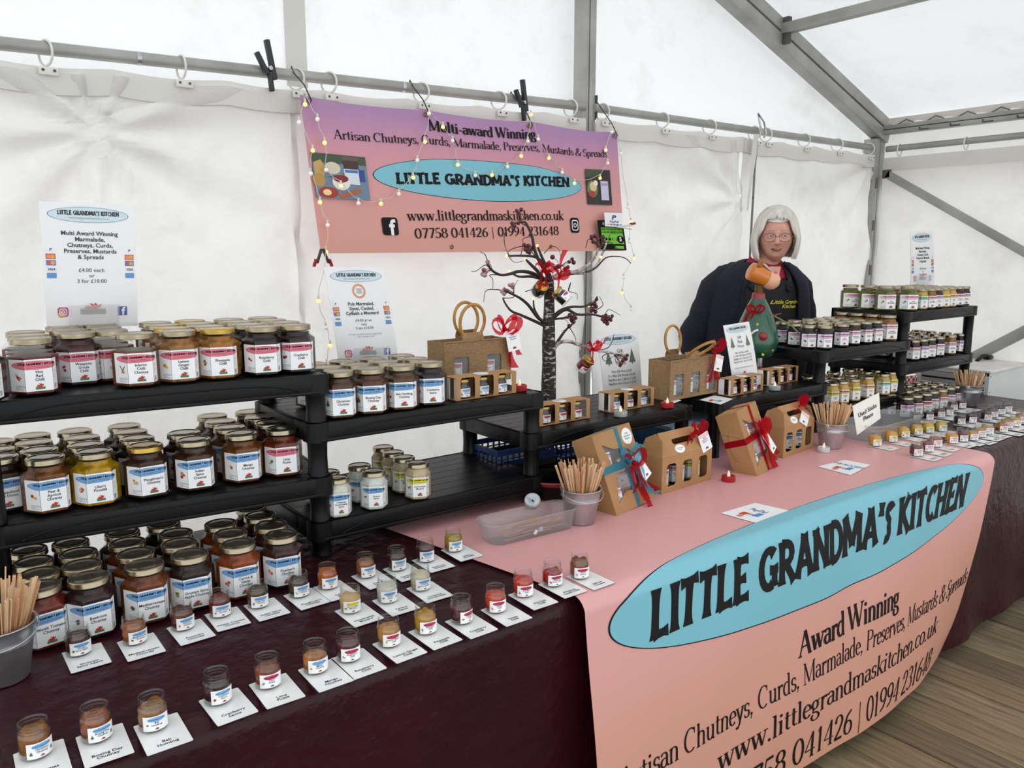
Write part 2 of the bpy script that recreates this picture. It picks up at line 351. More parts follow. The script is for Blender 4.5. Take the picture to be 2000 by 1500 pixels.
b = MB()
b.grid(lambda u, v: (-2.6+u*7.55, YW+.13+.018*nz(u*11, v*5)+.01*nz(u*30+v*9, v*14-u*8), T+1.05+v*(roof_z(-2.6+u*7.55)-T-1.05)), 90, 14, TARPG)
b.obj('wall_back', kind='structure')
b = MB(); b.box((1.16, YW+.115, T+2.0), (.075, .004, 1.5), TARPH); b.obj('trim_1', kind='structure')   # overlapped seam of the gable sheet
def curtain(name, x0, x1, label, seed, sag=.022, pull=None, zt=None, nu=110):
    b = MB()
    def f(u, v):
        x = x0+(x1-x0)*u; top = wall_z(x)-.055-sag*abs(math.sin(PI*(x*3.1+.3)))*.5; z = top*v**.85
        d = top-z; a = min(1, d/.25)
        y = YW - .004 + a*(.026*nz(x*1.3+seed, z*1.8)+.042*nz(x*2.2+z*2.6+seed, z*.9-x*1.2)+.020*nz(x*6+z*5, z*3-x*2, seed)+.006*nz(x*15+z*9, z*11-x*7, seed))
        if pull:
            r = math.hypot(x-pull[0], z-pull[1]); an = math.atan2(z-pull[1], x-pull[0]); y += .030*math.sin(an*9+.8)*math.exp(-r*2.0)*min(1, r*7)
        y += .05*(1-v)**2*0
        return (x, y, z)
    b.grid(f, nu, 100, TARP)
    c = b.obj(name, label=label, cat='tent wall')
    h = MB()
    def g(u, v, k): 
        x = x0+(x1-x0)*u; top = wall_z(x)-.052-sag*abs(math.sin(PI*(x*3.1+.3)))*.5
        return (x, YW-.012-.004*k-.0022*(seed*10 % 3), top+.012-.075*v)
    h.grid(lambda u, v: g(u, v, 0), nu, 2, TARPH); h.grid(lambda u, v: (g(u, v, 1)[0], g(u, v, 1)[1]+.002, g(u, 0, 1)[2]-.072-.003*v), nu, 1, mat('stitch', '#b5b0a6', .8))
    h.obj('hem', c); return c
c1 = curtain('tent_curtain', -1.9, 1.10, 'creased white tarpaulin wall panel behind the big left shelves', 1.3, pull=(.50, T+1.03))
m = MB(); p0 = aty(208, 215, YW-.035)
Mx = Matrix.Translation(p0) @ Matrix.Rotation(PI/2, 4, 'X')
m.lathe([(.001, .006), (.006, .006), (.011, .002), (.016, .0)], mat('grommet_plastic', '#d9d6d0', .4), 16, M=Mx); m.obj('grommet', c1)
c2 = curtain('tent_curtain', 1.08, 2.385, 'white tarpaulin wall panel behind the pink wall banner and the twig tree', 5.1)
c3 = curtain('tent_curtain', 2.44, 3.475, 'white tarpaulin wall panel between the grey pole and the laced door flap', 9.7, pull=(3.45, T+.95))
c4 = curtain('tent_curtain', 3.465, 4.76, 'white tarpaulin wall panel behind the woman, right of the lacing', 12.2, pull=(4.7, T+1.2))
# side wall
XW = 4.80
def sidez(y): return T+1.298
b = MB(); b.grid(lambda u, v: (XW+.10, YW+.13-u*5.2, T+1.08+v*.40), 30, 6, TARP); b.obj('wall_right', kind='structure')
b = MB()
def sc(u, v):
    y = YW-.03-u*3.6; top = sidez(y)-.06-.01*abs(math.sin(y*9)); z = top*v; a = min(1, (top-z)/.3)
    return (XW+.02+a*(.03*nz(y*1.2+z*2, z*.9)+.02*nz(y*3, z*2.2)), y, z)
b.grid(sc, 90, 70, TARP); c5 = b.obj('tent_curtain', label='white tarpaulin side wall panel right of the corner pole', cat='tent wall')
h = MB(); h.grid(lambda u, v: (XW+.008, YW-.03-u*3.6, sidez(0)-.05-.075*v), 40, 1, TARPH); h.obj('hem', c5)
# roof
for s, nm in ((1, 'roof_right'), (-1, 'roof_left')):
    b = MB()
    def rf(u, v):
        x = RIDGE_X+s*u*3.86; y = YW+.14-v*5.6
        return (x, y, RIDGE_Z-u*3.86*.346+.05-.02*math.sin(PI*v*2.6)*math.sin(PI*u))
    b.grid(rf, 40, 40, TARPT); b.obj(nm, kind='structure')
# floor of boards
OAK = mat('weathered_boards', '#9a8767', .6, noise_s=6, noise_c='#66553c', bump=.25, bump_s=22, stretch=(9, .7, 9), fac=(.3, .72))
OAK2 = mat('weathered_boards_pale', '#a59272', .6, noise_s=7, noise_c='#6b5b45', bump=.25, bump_s=24, stretch=(8, .8, 8), fac=(.3, .7))
OAK3 = mat('weathered_boards_dark', '#877459', .6, noise_s=6, noise_c='#4d4030', bump=.25, bump_s=20, stretch=(10, .6, 10), fac=(.3, .75))
b = MB(); b.box((1.2, .4, -.035), (8.2, 5.2, .02), mat('under_floor', '#2a231b', .9)); fl = b.obj('floor', kind='structure')
pm = []
for k, mm in enumerate((OAK, OAK2, OAK3)):
    b = MB(); b.box((0, 0, -.011), (.144, 4.9, .022), mm, bev=.003); pm.append(b.mesh('plank'))
for i in range(38):
    x = -.7+i*.149
    o = put('plank', pm[(0, 1, 0, 2, 1, 0, 2)[i % 7]], fl, (x, .3+R.uniform(-.05, .05), -.001-R.random()*.003), (0, R.uniform(-.004, .004), 0))

# ---------------------------------------------------------------- frame
def beam(name, a, bb, w_, d_, label, cat, groove=True, side=Vector((0, 1, 0))):
    a, bb = Vector(a), Vector(bb); L = (bb-a).length; z = (bb-a).normalized(); y = (side-z*side.dot(z)).normalized(); x = y.cross(z)
    Mx = Matrix((( *x, 0), (*y, 0), (*z, 0), (0, 0, 0, 1))).transposed(); Mx.translation = a
    m = MB()
    if groove:
        q = w_*.46
        m.box((-w_/2+q/2, 0, L/2), (q, d_, L), ALU, Mx, bev=.003); m.box((w_/2-q/2, 0, L/2), (q, d_, L), ALU, Mx, bev=.003)
        m.box((0, 0, L/2), (w_*.12, d_*.7, L), ALUD, Mx)
    else: m.box((0, 0, L/2), (w_, d_, L), ALU, Mx, bev=.003)
    return m.obj(name, label=label, cat=cat)
po = beam('tent_pole', (2.412, YW+.03, 0), (2.412, YW+.03, roof_z(2.41)-.02), .075, .06, 'grey aluminium upright pole beside the right end of the pink wall banner', 'pole')
m = MB(); m.box((2.412, YW-.02, .012), (.26, .14, .02), STEEL, bev=.004); m.obj('base_plate', po)
m = MB(); m.box((2.45, YW-.004, T+1.30), (.006, .012, .10), ALUD); m.obj('slot', po)
cp = beam('tent_pole', (4.785, YW+.02, 0), (4.785, YW+.02, T+1.36), .105, .08, 'grey aluminium corner pole right of the woman', 'pole')
for dz in (.1, .35, .62): 
    m = MB(); m.box((4.765, YW-.022, T+1.2-dz), (.022, .006, .06), mat('brown_stain', '#6f665a', .7)); m.obj('fixing', cp)
beam('rafter', (4.86, YW+.0, T+1.402), (RIDGE_X-.1, YW+.0, RIDGE_Z-.03), .135, .07, 'grey sloping aluminium rafter running down to the corner pole', 'beam')
p = aty(1515, 25, YW)
p.z = roof_z(p.x+.03)-.045; pu = beam('purlin', (p.x+.03, YW-.03, p.z+.01), (p.x+.03, -1.6, p.z+.01), .05, .05, 'grey aluminium purlin meeting the rafter under the roof sheet', 'beam', False, Vector((0, 0, 1)))
m = MB(); m.box((p.x+.03, YW-.045, p.z+.0), (.03, .05, .13), ALUD, bev=.004); m.obj('bracket', pu)
ev = beam('eave_beam', (XW+.0, YW-.02, T+1.408), (XW+.0, -1.6, T+1.408), .05, .06, 'grey eave beam along the top of the side wall', 'beam', True, Vector((1, 0, 0)))
for k in range(6):
    m = MB(); m.tube([(XW-.03, 2.35-k*.17, T+1.40), (XW-.045, 2.34-k*.17, T+1.385), (XW-.045, 2.29-k*.17, T+1.385)], .004, ALUD, 6); m.obj('hook', ev)
# laced flap hanging between roof sheet and eave beam
b = MB(); b.grid(lambda u, v: (XW-.005, YW-.05-u*3, T+1.475-.028*v-.014*abs(math.sin(u*3/.17*PI))*v), 120, 2, mat('laced_flap_canvas', '#cfc9bf', .7)); fp = b.obj('laced_flap', label='pale scalloped canvas flap laced above the side eave beam', cat='flap')
m = MB(); pts = []
for k in range(34):
    y = YW-.08-k*.085; pts.append((XW-.02, y, T+(1.455 if k % 2 else 1.415)))
m.tube(pts, .004, mat('brown_rope', '#6f6a62', .8), 5); m.obj('rope', fp)
# rails
def rail(name, pts, r, label):
    m = MB(); m.tube(pts, r, ALU, 12); return m.obj(name, label=label, cat='rail')
rl = rail('hanging_rail', [(-1.9, YW-.0, wall_z(-1.9)), (0, YW, wall_z(0)), (1.2, YW, wall_z(1.2)), (2.385, YW, wall_z(2.385))], .0185, 'grey metal tube rail above the left shelves and pink banner')
m = MB()
for x in (.62, 1.5): m.tube([(x, YW, wall_z(x)), (x+.012, YW, wall_z(x+.012))], .0195, STEEL, 12)
m.obj('joint', rl)
rail('hanging_rail', [(2.44, YW, wall_z(2.44)), (4.76, YW, wall_z(4.76))], .0185, 'grey metal tube rail above the woman, between the two poles')
rail('hanging_rail', [(XW, YW-.05, sidez(0)), (XW, -1.4, sidez(0))], .018, 'grey metal tube rail along the right side wall')
WPL = mat('white_plastic', '#dedbd2', .4)
def ring():
    m = MB(); m.lathe([(.034+.0035*math.cos(2*PI*k/8), .0035*math.sin(2*PI*k/8)) for k in range(9)], WPL, 20, n='open', M=Matrix.Rotation(PI/2, 4, 'Y') @ Matrix.Rotation(.0, 4, 'X'))
    return m.mesh('ring')
rm = ring(); tb = MB(); tb.box((0, -.026, -.052), (.05, .006, .022), WPL, bev=.003)
tb.lathe([(.001, .0012), (.004, .001)], ALUD, 8, M=Matrix.Translation((-.014, -.030, -.05)) @ Matrix.Rotation(PI/2, 4, 'X')); tb.lathe([(.001, .0012), (.004, .001)], ALUD, 8, M=Matrix.Translation((.014, -.030, -.05)) @ Matrix.Rotation(PI/2, 4, 'X')); tabm = tb.mesh('tab')
def curtain_ring(x, y, z, rz, label, grp):
    t = thing('curtain_ring', label, 'ring', (x, y, z-.012), rz, grp); put('ring', rm, t, rot=(0, 0, R.uniform(.1, .5))); put('tab', tabm, t)
RG = 'white plastic rings on the back rail'
for u, lb in ((93, 'ring at the far left end'), (355, 'second ring from the left'), (578, 'ring at the left corner of the pink banner'), (642, 'first ring above the pink banner'), (822, 'middle ring above the pink banner'), (974, 'ring right of the middle of the pink banner'), (1115, 'ring just left of the grey pole')):
    p = aty(u, 150, YW); curtain_ring(p.x, YW, wall_z(p.x), 0, 'white plastic curtain %s on the back rail' % lb, RG)
for u, lb in ((1176, 'ring just right of the grey pole'), (1293, 'second ring right of the grey pole'), (1385, 'third ring right of the grey pole'), (1473, 'ring left of the lacing behind the woman'), (1496, 'ring right of the lacing behind the woman'), (1571, 'ring above the woman\'s right shoulder'), (1636, 'second ring from the corner pole'), (1698, 'ring beside the corner pole')):
    p = aty(u, 265, YW); curtain_ring(p.x, YW, wall_z(p.x), 0, 'white plastic curtain %s' % lb, RG)
for u, lb in ((1758, 'ring nearest the corner pole on the side rail'), (1887, 'ring in the middle of the side rail')):
    p = atx(u, 280, XW); curtain_ring(XW, p.y, sidez(0), PI/2, 'white plastic curtain %s' % lb, 'rings on the side rail')
# braces on the side wall
a, c = atx(1732, 340, XW-.04), atx(2000, 492, XW-.04); dr = (c-a)
br = beam('brace', a, a+dr*1.9, .045, .02, 'grey flat brace sloping down the side wall from the corner pole', 'brace', False, Vector((1, 0, 0)))
m = MB(); m.box(tuple(a), (.02, .05, .05), ALUD, bev=.004); m.obj('bracket', br)
a, c = atx(1890, 704, XW-.05), atx(2000, 648, XW-.05); dr = c-a
beam('brace', a-dr*.6, a+dr*2.2, .06, .02, 'pale grey brace rising along the side wall above the white heater cabinet', 'brace', False, Vector((1, 0, 0)))
# laced door flap behind the woman
lf = MB()
pts = [aty(u, v, YW-.05) for u, v in ((1479, 275), (1474, 330), (1471, 385), (1466, 470), (1462, 560), (1458, 700))]
lf.tube(pts, .006, mat('door_rod', '#77746e', .5), 6); lfo = lf.obj('lacing_rod', label='thin grey rod and grommets closing the tent door behind the woman', cat='rod')
for u, v in ((1474, 330), (1471, 386), (1477, 270)):
    m = MB(); q = aty(u, v, YW-.052); m.lathe([(.005+.003*math.cos(2*PI*k/8), .003*math.sin(2*PI*k/8)) for k in range(9)], ALUD, 12, n='open', M=Matrix.Translation(q) @ Matrix.Rotation(PI/2, 4, 'X')); m.obj('grommet', lfo)
m = MB(); q = [aty(u, v, YW-.055) for u, v in ((1472, 262), (1468, 300), (1464, 350), (1458, 410), (1461, 412), (1470, 350), (1478, 300), (1482, 262))]
m.add(q, [tuple(range(8))], TARPH); m.obj('flap', lfo)
tk = MB(); tk.tube([aty(1492, 268, YW-.06), aty(1497, 262, YW-.06), aty(1492, 238, YW-.06), aty(1481, 222, YW-.06), aty(1482, 232, YW-.06), aty(1489, 262, YW-.06)], .005, STEEL, 6)
tk.obj('tension_hook', label='bent grey metal hook on the rail above the woman', cat='hook')
# spring clamps on the rail
def clamp(u, v, label, tip=False):
    q = aty(u, v, YW-.03); z = q.z
    t = thing('spring_clamp', label, 'clamp', (q.x, q.y, z), .1, 'black spring clamps on the rail')
    BK = mat('black_steel', '#232425', .4)
    m = MB(); m.box((0, 0, .035), (.016, .018, .12), BK, Matrix.Rotation(-.18, 4, 'Y'), bev=.003); m.box((-.012, 0, -.03), (.013, .018, .06), BK, Matrix.Rotation(-.1, 4, 'Y'), bev=.003); m.obj('jaw', t)
    m = MB(); m.box((-.022, 0, .035), (.014, .018, .07), BK, Matrix.Rotation(-.5, 4, 'Y'), bev=.003); m.obj('handle', t)
    m = MB(); m.tube([(-.012, -.012, .008), (-.012, .012, .008)], .007, STEEL, 8); m.obj('spring', t)
clamp(533, 140, 'black spring clamp on the rail left of the pink banner'); clamp(1026, 205, 'black spring clamp on the rail above the right half of the pink banner')

# ================================================================ tables and cloths
WD = mat('trestle_top', '#8a7a62', .7)
for x0, x1, lb in ((-1.55, 1.30, 'wooden trestle table under the left half of the maroon cloth'), (1.31, 4.16, 'wooden trestle table under the right half of the maroon cloth')):
    t = thing('trestle_table', lb, 'table', ((x0+x1)/2, 1.57, 0))
    L = x1-x0
    m = MB(); m.box((0, 0, T-.018), (L, .82, .026), WD, bev=.004); m.obj('tabletop', t)
    for sx in (-1, 1):
        for sy in (-1, 1):
            m = MB(); m.tube([(sx*(L/2-.15), sy*.38, T-.031), (sx*(L/2-.12), sy*.38, .0)], .014, STEEL, 8); m.obj('leg', t)
MAR = mat('maroon_leatherette', '#2a0a13', .31, noise_s=3, noise_c='#340d18', bump=.5, bump_s=26, spec=.22)
def marcloth(x, t, back=0):
    y0 = 1.135
    if t <= 0: return Vector((x, y0+.035-t, T-.001))
    L = .035*PI/2
    wv = .014*math.sin(x*7.3+1)+.01*math.sin(x*15)+ (.03*math.sin((x-2.9)*6) if x > 2.9 else 0)
    if t < L:
        a = t/.035; return Vector((x, y0+.035-.035*math.sin(a), T-.036+.035*math.cos(a)))
    k = (t-L)/.62
    return Vector((x, y0+wv*k**1.3-.02*k, T-.036-(t-L)))
b = MB(); N0 = 190
b.grid(lambda u, v: marcloth(-1.6+5.78*u, [-.83, -.6, -.3, -.05, 0, .012, .024, .036, .048, .056, .08, .14, .2, .3, .4, .5, .6, .69][round(v*17)]), N0, 17, MAR)
mc = b.obj('tablecloth', label='dark maroon leatherette cloth over the whole counter', cat='tablecloth')
b = MB(); b.grid(lambda u, v: (-1.6+5.78*u, 2.00+.005*math.sin(u*40), T-.001-.55*v), 60, 3, MAR); b.obj('back_drop', mc)

PINK = mat('pink_banner_vinyl', '#efb6b3', .38, bump=.05, bump_s=30, spec=.4)
def pinkmat():
    m = D.materials.new('pink_peach_vinyl'); m.use_nodes = True; nt = m.node_tree; pb = nt.nodes['Principled BSDF']
    tc = nt.nodes.new('ShaderNodeTexCoord'); sp = nt.nodes.new('ShaderNodeSeparateXYZ'); mr = nt.nodes.new('ShaderNodeMapRange'); cr = nt.nodes.new('ShaderNodeValToRGB')
    mr.inputs[1].default_value = T-.7; mr.inputs[2].default_value = T
    nt.links.new(tc.outputs['Object'], sp.inputs[0]); nt.links.new(sp.outputs[2], mr.inputs[0]); nt.links.new(mr.outputs[0], cr.inputs[0]); nt.links.new(cr.outputs[0], pb.inputs['Base Color'])
    cr.color_ramp.elements[0].color = (*srgb('#d59c82'), 1); cr.color_ramp.elements[1].color = (*srgb('#dfa3a3'), 1)
    e = cr.color_ramp.elements.new(.55); e.color = (*srgb('#d99e8e'), 1)
    pb.inputs['Roughness'].default_value = .36; m.diffuse_color = (.8, .5, .45, 1); return m
PINKG = pinkmat()
def pk(s, t, off=0):
    L = .035*PI/2; R0 = .035; y0 = 1.098
    e = max(0, min(1, (s-1.75)/1.2)); e = e*e*(3-2*e)
    if t <= 0:
        k = -t; lft = 1-min(1, max(0, (s-1.03)/1.6)); x = s-.19*k*lft+.10*k*(1-lft)
        return Vector((x, y0+R0+k, T+.004+off+.0015*nz(x*6, k*6)*0))
    dip = .010*math.exp(-((s-2.02)/.10)**2)
    if t < L:
        a = t/R0; return Vector((s, y0+R0-(R0+off)*math.sin(a)+dip*math.sin(a), T+.004-R0+(R0+off)*math.cos(a)))
    h = t-L; k = h/.66
    x = s-.20*e*k
    y = y0-off-.048*math.sin(PI*.55*k)*(1-.5*e)+.012*math.sin(s*4.5+.6)*k+.05*k*k*max(0, (s-2.55)/.4)**2+dip*(1-k)+.004*nz(s*5, h*5)
    return Vector((x, y, T+.004-R0-h))
TS = [-.74, -.6, -.45, -.3, -.2, -.1, -.04, 0, .009, .018, .027, .036, .045, .055, .09, .13, .17, .21, .25, .3, .35, .4, .45, .5, .55, .6, .64, .68, .695]
b = MB(); b.grid(lambda u, v: pk(1.03+1.92*u, TS[round(v*28)]), 120, 28, PINKG)
pc = b.obj('table_banner', label='pink vinyl banner with a blue oval draped over the counter front', cat='banner')
BLU = mat('sky_blue_print', '#79bccb', .36); PINK_INK = mat('banner_black_ink', '#141214', .5, spec=.2)
def oval(u, v, ea, eb, off, cx=1.983, ct=.099):
    x = -math.cos(PI*u); s = cx+ea*x; hh = eb*math.sqrt(max(0, 1-abs(x)**2.15))
    return pk(s, ct+(2*v-1)*hh, off)
b = MB(); b.grid(lambda u, v: oval(u, v, .893, .1465, .0014), 90, 26, PINK_INK); b.grid(lambda u, v: oval(u, v, .889, .143, .0024), 90, 26, BLU)
b.obj('oval_print', pc)
b = MB()
hd = fit("LITTLE GRANDMA'S KITCHEN", 1.215, 2.745, 0, 1, 1.0, True, 4)
b.flat(hd, PINK_INK, lambda x, y: pk(x+.01*(y-.5), .158-y*.108, .0034))
b.obj('lettering', pc); b = MB()
b.flat(fit('Award Winning', 1.76, 2.31, 0, 1, 1.55, sub=3), PINK_INK, lambda x, y: pk(x, .37-y*.066, .001))
b.obj('lettering', pc); b = MB()
b.flat(fit('Artisan Chutneys, Curds, Marmalade, Preserves, Mustards & Spreads', 1.09, 2.935, 0, 1, 1.0), PINK_INK, lambda x, y: pk(x, .452-y*.057, .001))
b.obj('lettering', pc); b = MB()
b.flat(fit('www.littlegrandmaskitchen.co.uk', 1.43, 2.70, 0, 1, 1.05), PINK_INK, lambda x, y: pk(x, .55-y*.06, .001))
b.obj('lettering', pc); b = MB()
b.flat(fit('07758 041426 | 01994 231648', 1.46, 2.72, 0, 1, 1.0), PINK_INK, lambda x, y: pk(x, .672-y*.072, .001))
b.obj('lettering', pc)

# ---------------------------------------------------------------- pink banner on the wall
def wb(p, q, off=0):
    TL, TR, BL, BR = (1.074, 1.183), (2.482, 1.191), (1.127, .687), (2.551, .696)
    x = (TL[0]*(1-p)+TR[0]*p)*(1-q)+(BL[0]*(1-p)+BR[0]*p)*q; z = (TL[1]*(1-p)+TR[1]*p)*(1-q)+(BL[1]*(1-p)+BR[1]*p)*q
    z += -.016*math.sin(PI*((p*3) % 1))*(1-q)**2*.6; 
    return Vector((x, 2.50-off+.006*math.sin(p*7+q*2)+.004*math.sin(p*23)*(1-q), T+z))
def gradm():
    m = D.materials.new('wall_banner_vinyl'); m.use_nodes = True; nt = m.node_tree; pb = nt.nodes['Principled BSDF']
    tc = nt.nodes.new('ShaderNodeTexCoord'); sp = nt.nodes.new('ShaderNodeSeparateXYZ'); mr = nt.nodes.new('ShaderNodeMapRange'); cr = nt.nodes.new('ShaderNodeValToRGB')
    mr.inputs[1].default_value = T+.69; mr.inputs[2].default_value = T+1.19
    n = nt.nodes.new('ShaderNodeTexNoise'); n.inputs['Scale'].default_value = 14; ad = nt.nodes.new('ShaderNodeMath'); ad.operation = 'MULTIPLY_ADD'; ad.inputs[1].default_value = .12
    nt.links.new(tc.outputs['Object'], n.inputs[0]); nt.links.new(n.outputs[0], ad.inputs[0])
    nt.links.new(tc.outputs['Object'], sp.inputs[0]); nt.links.new(sp.outputs[2], mr.inputs[0]); nt.links.new(mr.outputs[0], ad.inputs[2]); nt.links.new(ad.outputs[0], cr.inputs[0]); nt.links.new(cr.outputs[0], pb.inputs['Base Color'])
    cr.color_ramp.elements[0].color = (*srgb('#e0a08e'), 1); cr.color_ramp.elements[1].color = (*srgb('#ab80ab'), 1)
    for ps, c in ((.45, '#dc9b96'), (.72, '#d2929d'), (.86, '#c18aa7')):
        e = cr.color_ramp.elements.new(ps); e.color = (*srgb(c), 1)
    pb.inputs['Roughness'].default_value = .42; m.diffuse_color = (.8, .5, .5, 1); return m
b = MB(); b.grid(lambda u, v: wb(u, v), 70, 16, gradm()); wbn = b.obj('wall_banner', label='pink and purple vinyl banner hung on the back wall with a blue oval', cat='banner')
b = MB()
b.grid(lambda u, v: wb(.5+.339*-math.cos(PI*u), .466+(2*v-1)*.151*math.sin(PI*u), .0010), 60, 8, PINK_INK)
b.grid(lambda u, v: wb(.5+.337*-math.cos(PI*u), .466+(2*v-1)*.147*math.sin(PI*u), .0020), 60, 8, BLU); b.obj('oval_print', wbn)
b = MB(); w3 = lambda x, y: wb(x, y, .003)
b.flat(fit("LITTLE GRANDMA'S KITCHEN", .222, .789, 0, 1, 1.0, True, 2), PINK_INK, lambda x, y: wb(x, .52-.035*(x-.22)/.57*1.3-y*.078, .003))
b.obj("lettering", wbn); b = MB()
b.flat(fit("Multi-award Winning", .335, .677, 0, 1, 1.7, sub=2), PINK_INK, lambda x, y: wb(x, .137-.03*(x-.33)-y*.075, .003))
b.obj("lettering", wbn); b = MB()
b.flat(fit("Artisan Chutneys, Curds, Marmalade, Preserves, Mustards & Spreads", .073, .955, 0, 1, 1.1, sub=2), PINK_INK, lambda x, y: wb(x, .243-.04*(x-.07)-y*.06, .003))
b.obj("lettering", wbn); b = MB()
b.flat(fit("www.littlegrandmaskitchen.co.uk", .24, .758, 0, 1, 1.15, sub=2), PINK_INK, lambda x, y: wb(x, .775-.06*(x-.24)-y*.075, .003))
b.obj("lettering", wbn); b = MB()
b.flat(fit("07758 041426 | 01994 231648", .255, .735, 0, 1, 1.1, sub=2), PINK_INK, lambda x, y: wb(x, .9-.07*(x-.25)-y*.07, .003))
wbl = lambda x, y, o=.003: wb(.5+x/1.42, .5-y/.5, o)      # metric coordinates on the banner
b.obj('lettering', wbn); b = MB()
b.flat(curve2d([rrect(.062, .062, .01, cx=-.442, cy=-.158)]), PINK_INK, wbl)
b.flat(xf(text('f', .03), .075, -.436, -.187), WHITE, lambda x, y: wbl(x, y, .0045))
b.obj('social_icon', wbn); b = MB()
b.flat(curve2d([rrect(.05, .062, .012, cx=.425, cy=-.143)]), PINK_INK, wbl)
b.flat(curve2d([rrect(.036, .044, .010, cx=.425, cy=-.143), rrect(.028, .036, .007, cx=.425, cy=-.143), circ(.425, -.143, .009, n=14), circ(.425, -.143, .0055, n=14)]), WHITE, lambda x, y: wbl(x, y, .0045))
b.obj('social_icon', wbn)
b = MB()   # the two printed food photographs
def pr(x0, y0, x1, y1): return poly([(x0, y0), (x1, y0), (x1, y1), (x0, y1)])
FX = [('#3c4a34', pr(-.70, .0, -.505, .075), 3), ('#6b8297', pr(-.70, -.07, -.505, .045), 3.4), ('#caa35c', poly([(-.695, .045), (-.67, .055), (-.655, .03), (-.665, -.005), (-.695, -.005)]), 4), ('#b98f49', poly(circ(-.683, -.01, .022)), 4.2),
      ('#d6ccb4', poly(circ(-.63, .03, .028, .02)), 4), ('#40211c', pr(-.59, -.01, -.535, .06), 4), ('#5a5040', pr(-.594, .058, -.531, .072), 4.4), ('#d7dfe8', pr(-.59, -.02, -.537, .03), 4.6), ('#4677b8', pr(-.587, .018, -.54, .028), 5),
      ('#e9e6e2', poly(circ(-.605, -.015, .032, .026)), 5.2), ('#7a1c16', poly(circ(-.605, -.003, .027, .013)), 5.6), ('#a52a1c', poly(circ(-.655, -.05, .035, .018)), 5), ('#efd79a', poly(circ(-.66, -.05, .015, .01)), 5.4),
      ('#a4603f', poly([(-.62, -.055), (-.54, -.03), (-.53, -.045), (-.61, -.07)]), 5.6), ('#27428c', pr(-.535, -.01, -.515, .03), 4.2),
      ('#27251f', pr(.507, -.055, .65, .092), 3), ('#3e4b2d', pr(.507, .06, .6, .092), 3.4), ('#6a7f52', poly(circ(.54, .01, .03, .035)), 3.8), ('#d9c691', poly(circ(.545, .02, .02)), 4.2), ('#b0332a', poly(circ(.535, -.01, .02, .013)), 4.6), ('#ece7d8', poly(circ(.56, .035, .012)), 5),
      ('#3a1414', poly(rrect(.055, .115, .015, cx=.61, cy=.018)), 4.4), ('#c8c9e0', pr(.588, -.035, .632, .045), 5), ('#b59cc8', pr(.59, .025, .63, .037), 5.4), ('#1c1c1c', pr(.587, .07, .635, .08), 5.6)]
for xa, xb in ((-.70, -.505), (.507, .65)):
    b = MB(); pa, pb_ = wbl(xa, 0, .006), wbl(xb, 0, .006); pc_, pd_ = wbl(xa, .09, .006), wbl(xb, .09, .006)
    for c, vf, o in FX:
        if (sum(p[0] for p in vf[0]) > 0) == (xa > 0): b.flat(vf, mat('print_'+c[1:], c, .45), lambda x, y, o=o: (lambda u, k: (pa*(1-u)+pb_*u)*(1-k)+(pc_*(1-u)+pd_*u)*k+Vector((0, -(o-3)*.0005, 0)))((x-xa)/(xb-xa), y/.09))
    b.obj('food_photograph', wbn)
for p, q in ((.015, .03), (.33, .03), (.655, .03), (.985, .03), (.36, .96), (.70, .96)):
    m = MB(); c = wb(p, q, .002); m.lathe([(.006+.0025*math.cos(2*PI*k/6), .0025*math.sin(2*PI*k/6)) for k in range(7)], mat('brass_eyelet', '#8a7c4a', .4, metal=.7), 12, n='open', M=Matrix.Translation(c) @ Matrix.Rotation(PI/2, 4, 'X')); m.obj('eyelet', wbn)
for i, (p, lb) in enumerate(((.015, 'at its top left corner'), (.33, 'above Multi-award'), (.655, 'above Winning'), (.985, 'at its top right corner'))):
    c = wb(p, .03, .01); z1 = wall_z(c.x)
    m = MB(); m.tube([(c.x+.004, c.y, c.z-.012), (c.x+.012, c.y-.002, c.z), (c.x, c.y+.02, c.z+.05), (c.x-.006, YW-.025, z1), (c.x-.004, YW, z1+.026), (c.x+.002, YW+.02, z1)], .0022, mat('black_wire', '#222222', .4), 6)
    m.obj('wire_hook', label='thin black wire hook holding the pink wall banner %s' % lb, cat='hook')
# ================================================================ jars
LIDS = {'silver-gold': mat('pale_gold_tin', '#a3977e', .22, metal=.95), 'gold': mat('gold_tin', '#bb9a4e', .24, metal=.95), 'brass': mat('brass_tin', '#9a8753', .26, metal=.95), 'black': mat('dark_tin', '#8d887b', .26, metal=.95)}
ELL = {'pink': ('#e0788a', '#a33f54'), 'blue': ('#79acdc', '#35608f'), 'yellow': ('#e9dc3c', '#8f8420'), 'rose': ('#eebdca', '#c07a90'), 'lilac': ('#e3b2d6', '#a77ca0'), 'green': ('#9fcabb', '#5b8f80'), 'orange': ('#eeb98d', '#b9804f'), 'crimson': ('#b8345a', '#7c1c3a')}
def emat(k): return mat('label_'+k, ELL[k][0], .45), mat('label_edge_'+k, ELL[k][1], .5)
CONT = {}
def content(c):
    if c not in CONT:
        r = srgb(c); kk = (.55, 1.25) if sum(r) < .9 else (.9, 1.05); CONT[c] = mat('preserve_'+c[1:], tuple(x*kk[0] for x in r), .35, noise_s=55, noise_c=tuple(min(1, x*kk[1]+.003) for x in r), coat=.2, spec=.3, bump=.25, bump_s=160)
    return CONT[c]
def hexk(a): 
    d = (a % (PI/3))-PI/6; return 1/math.cos(d)
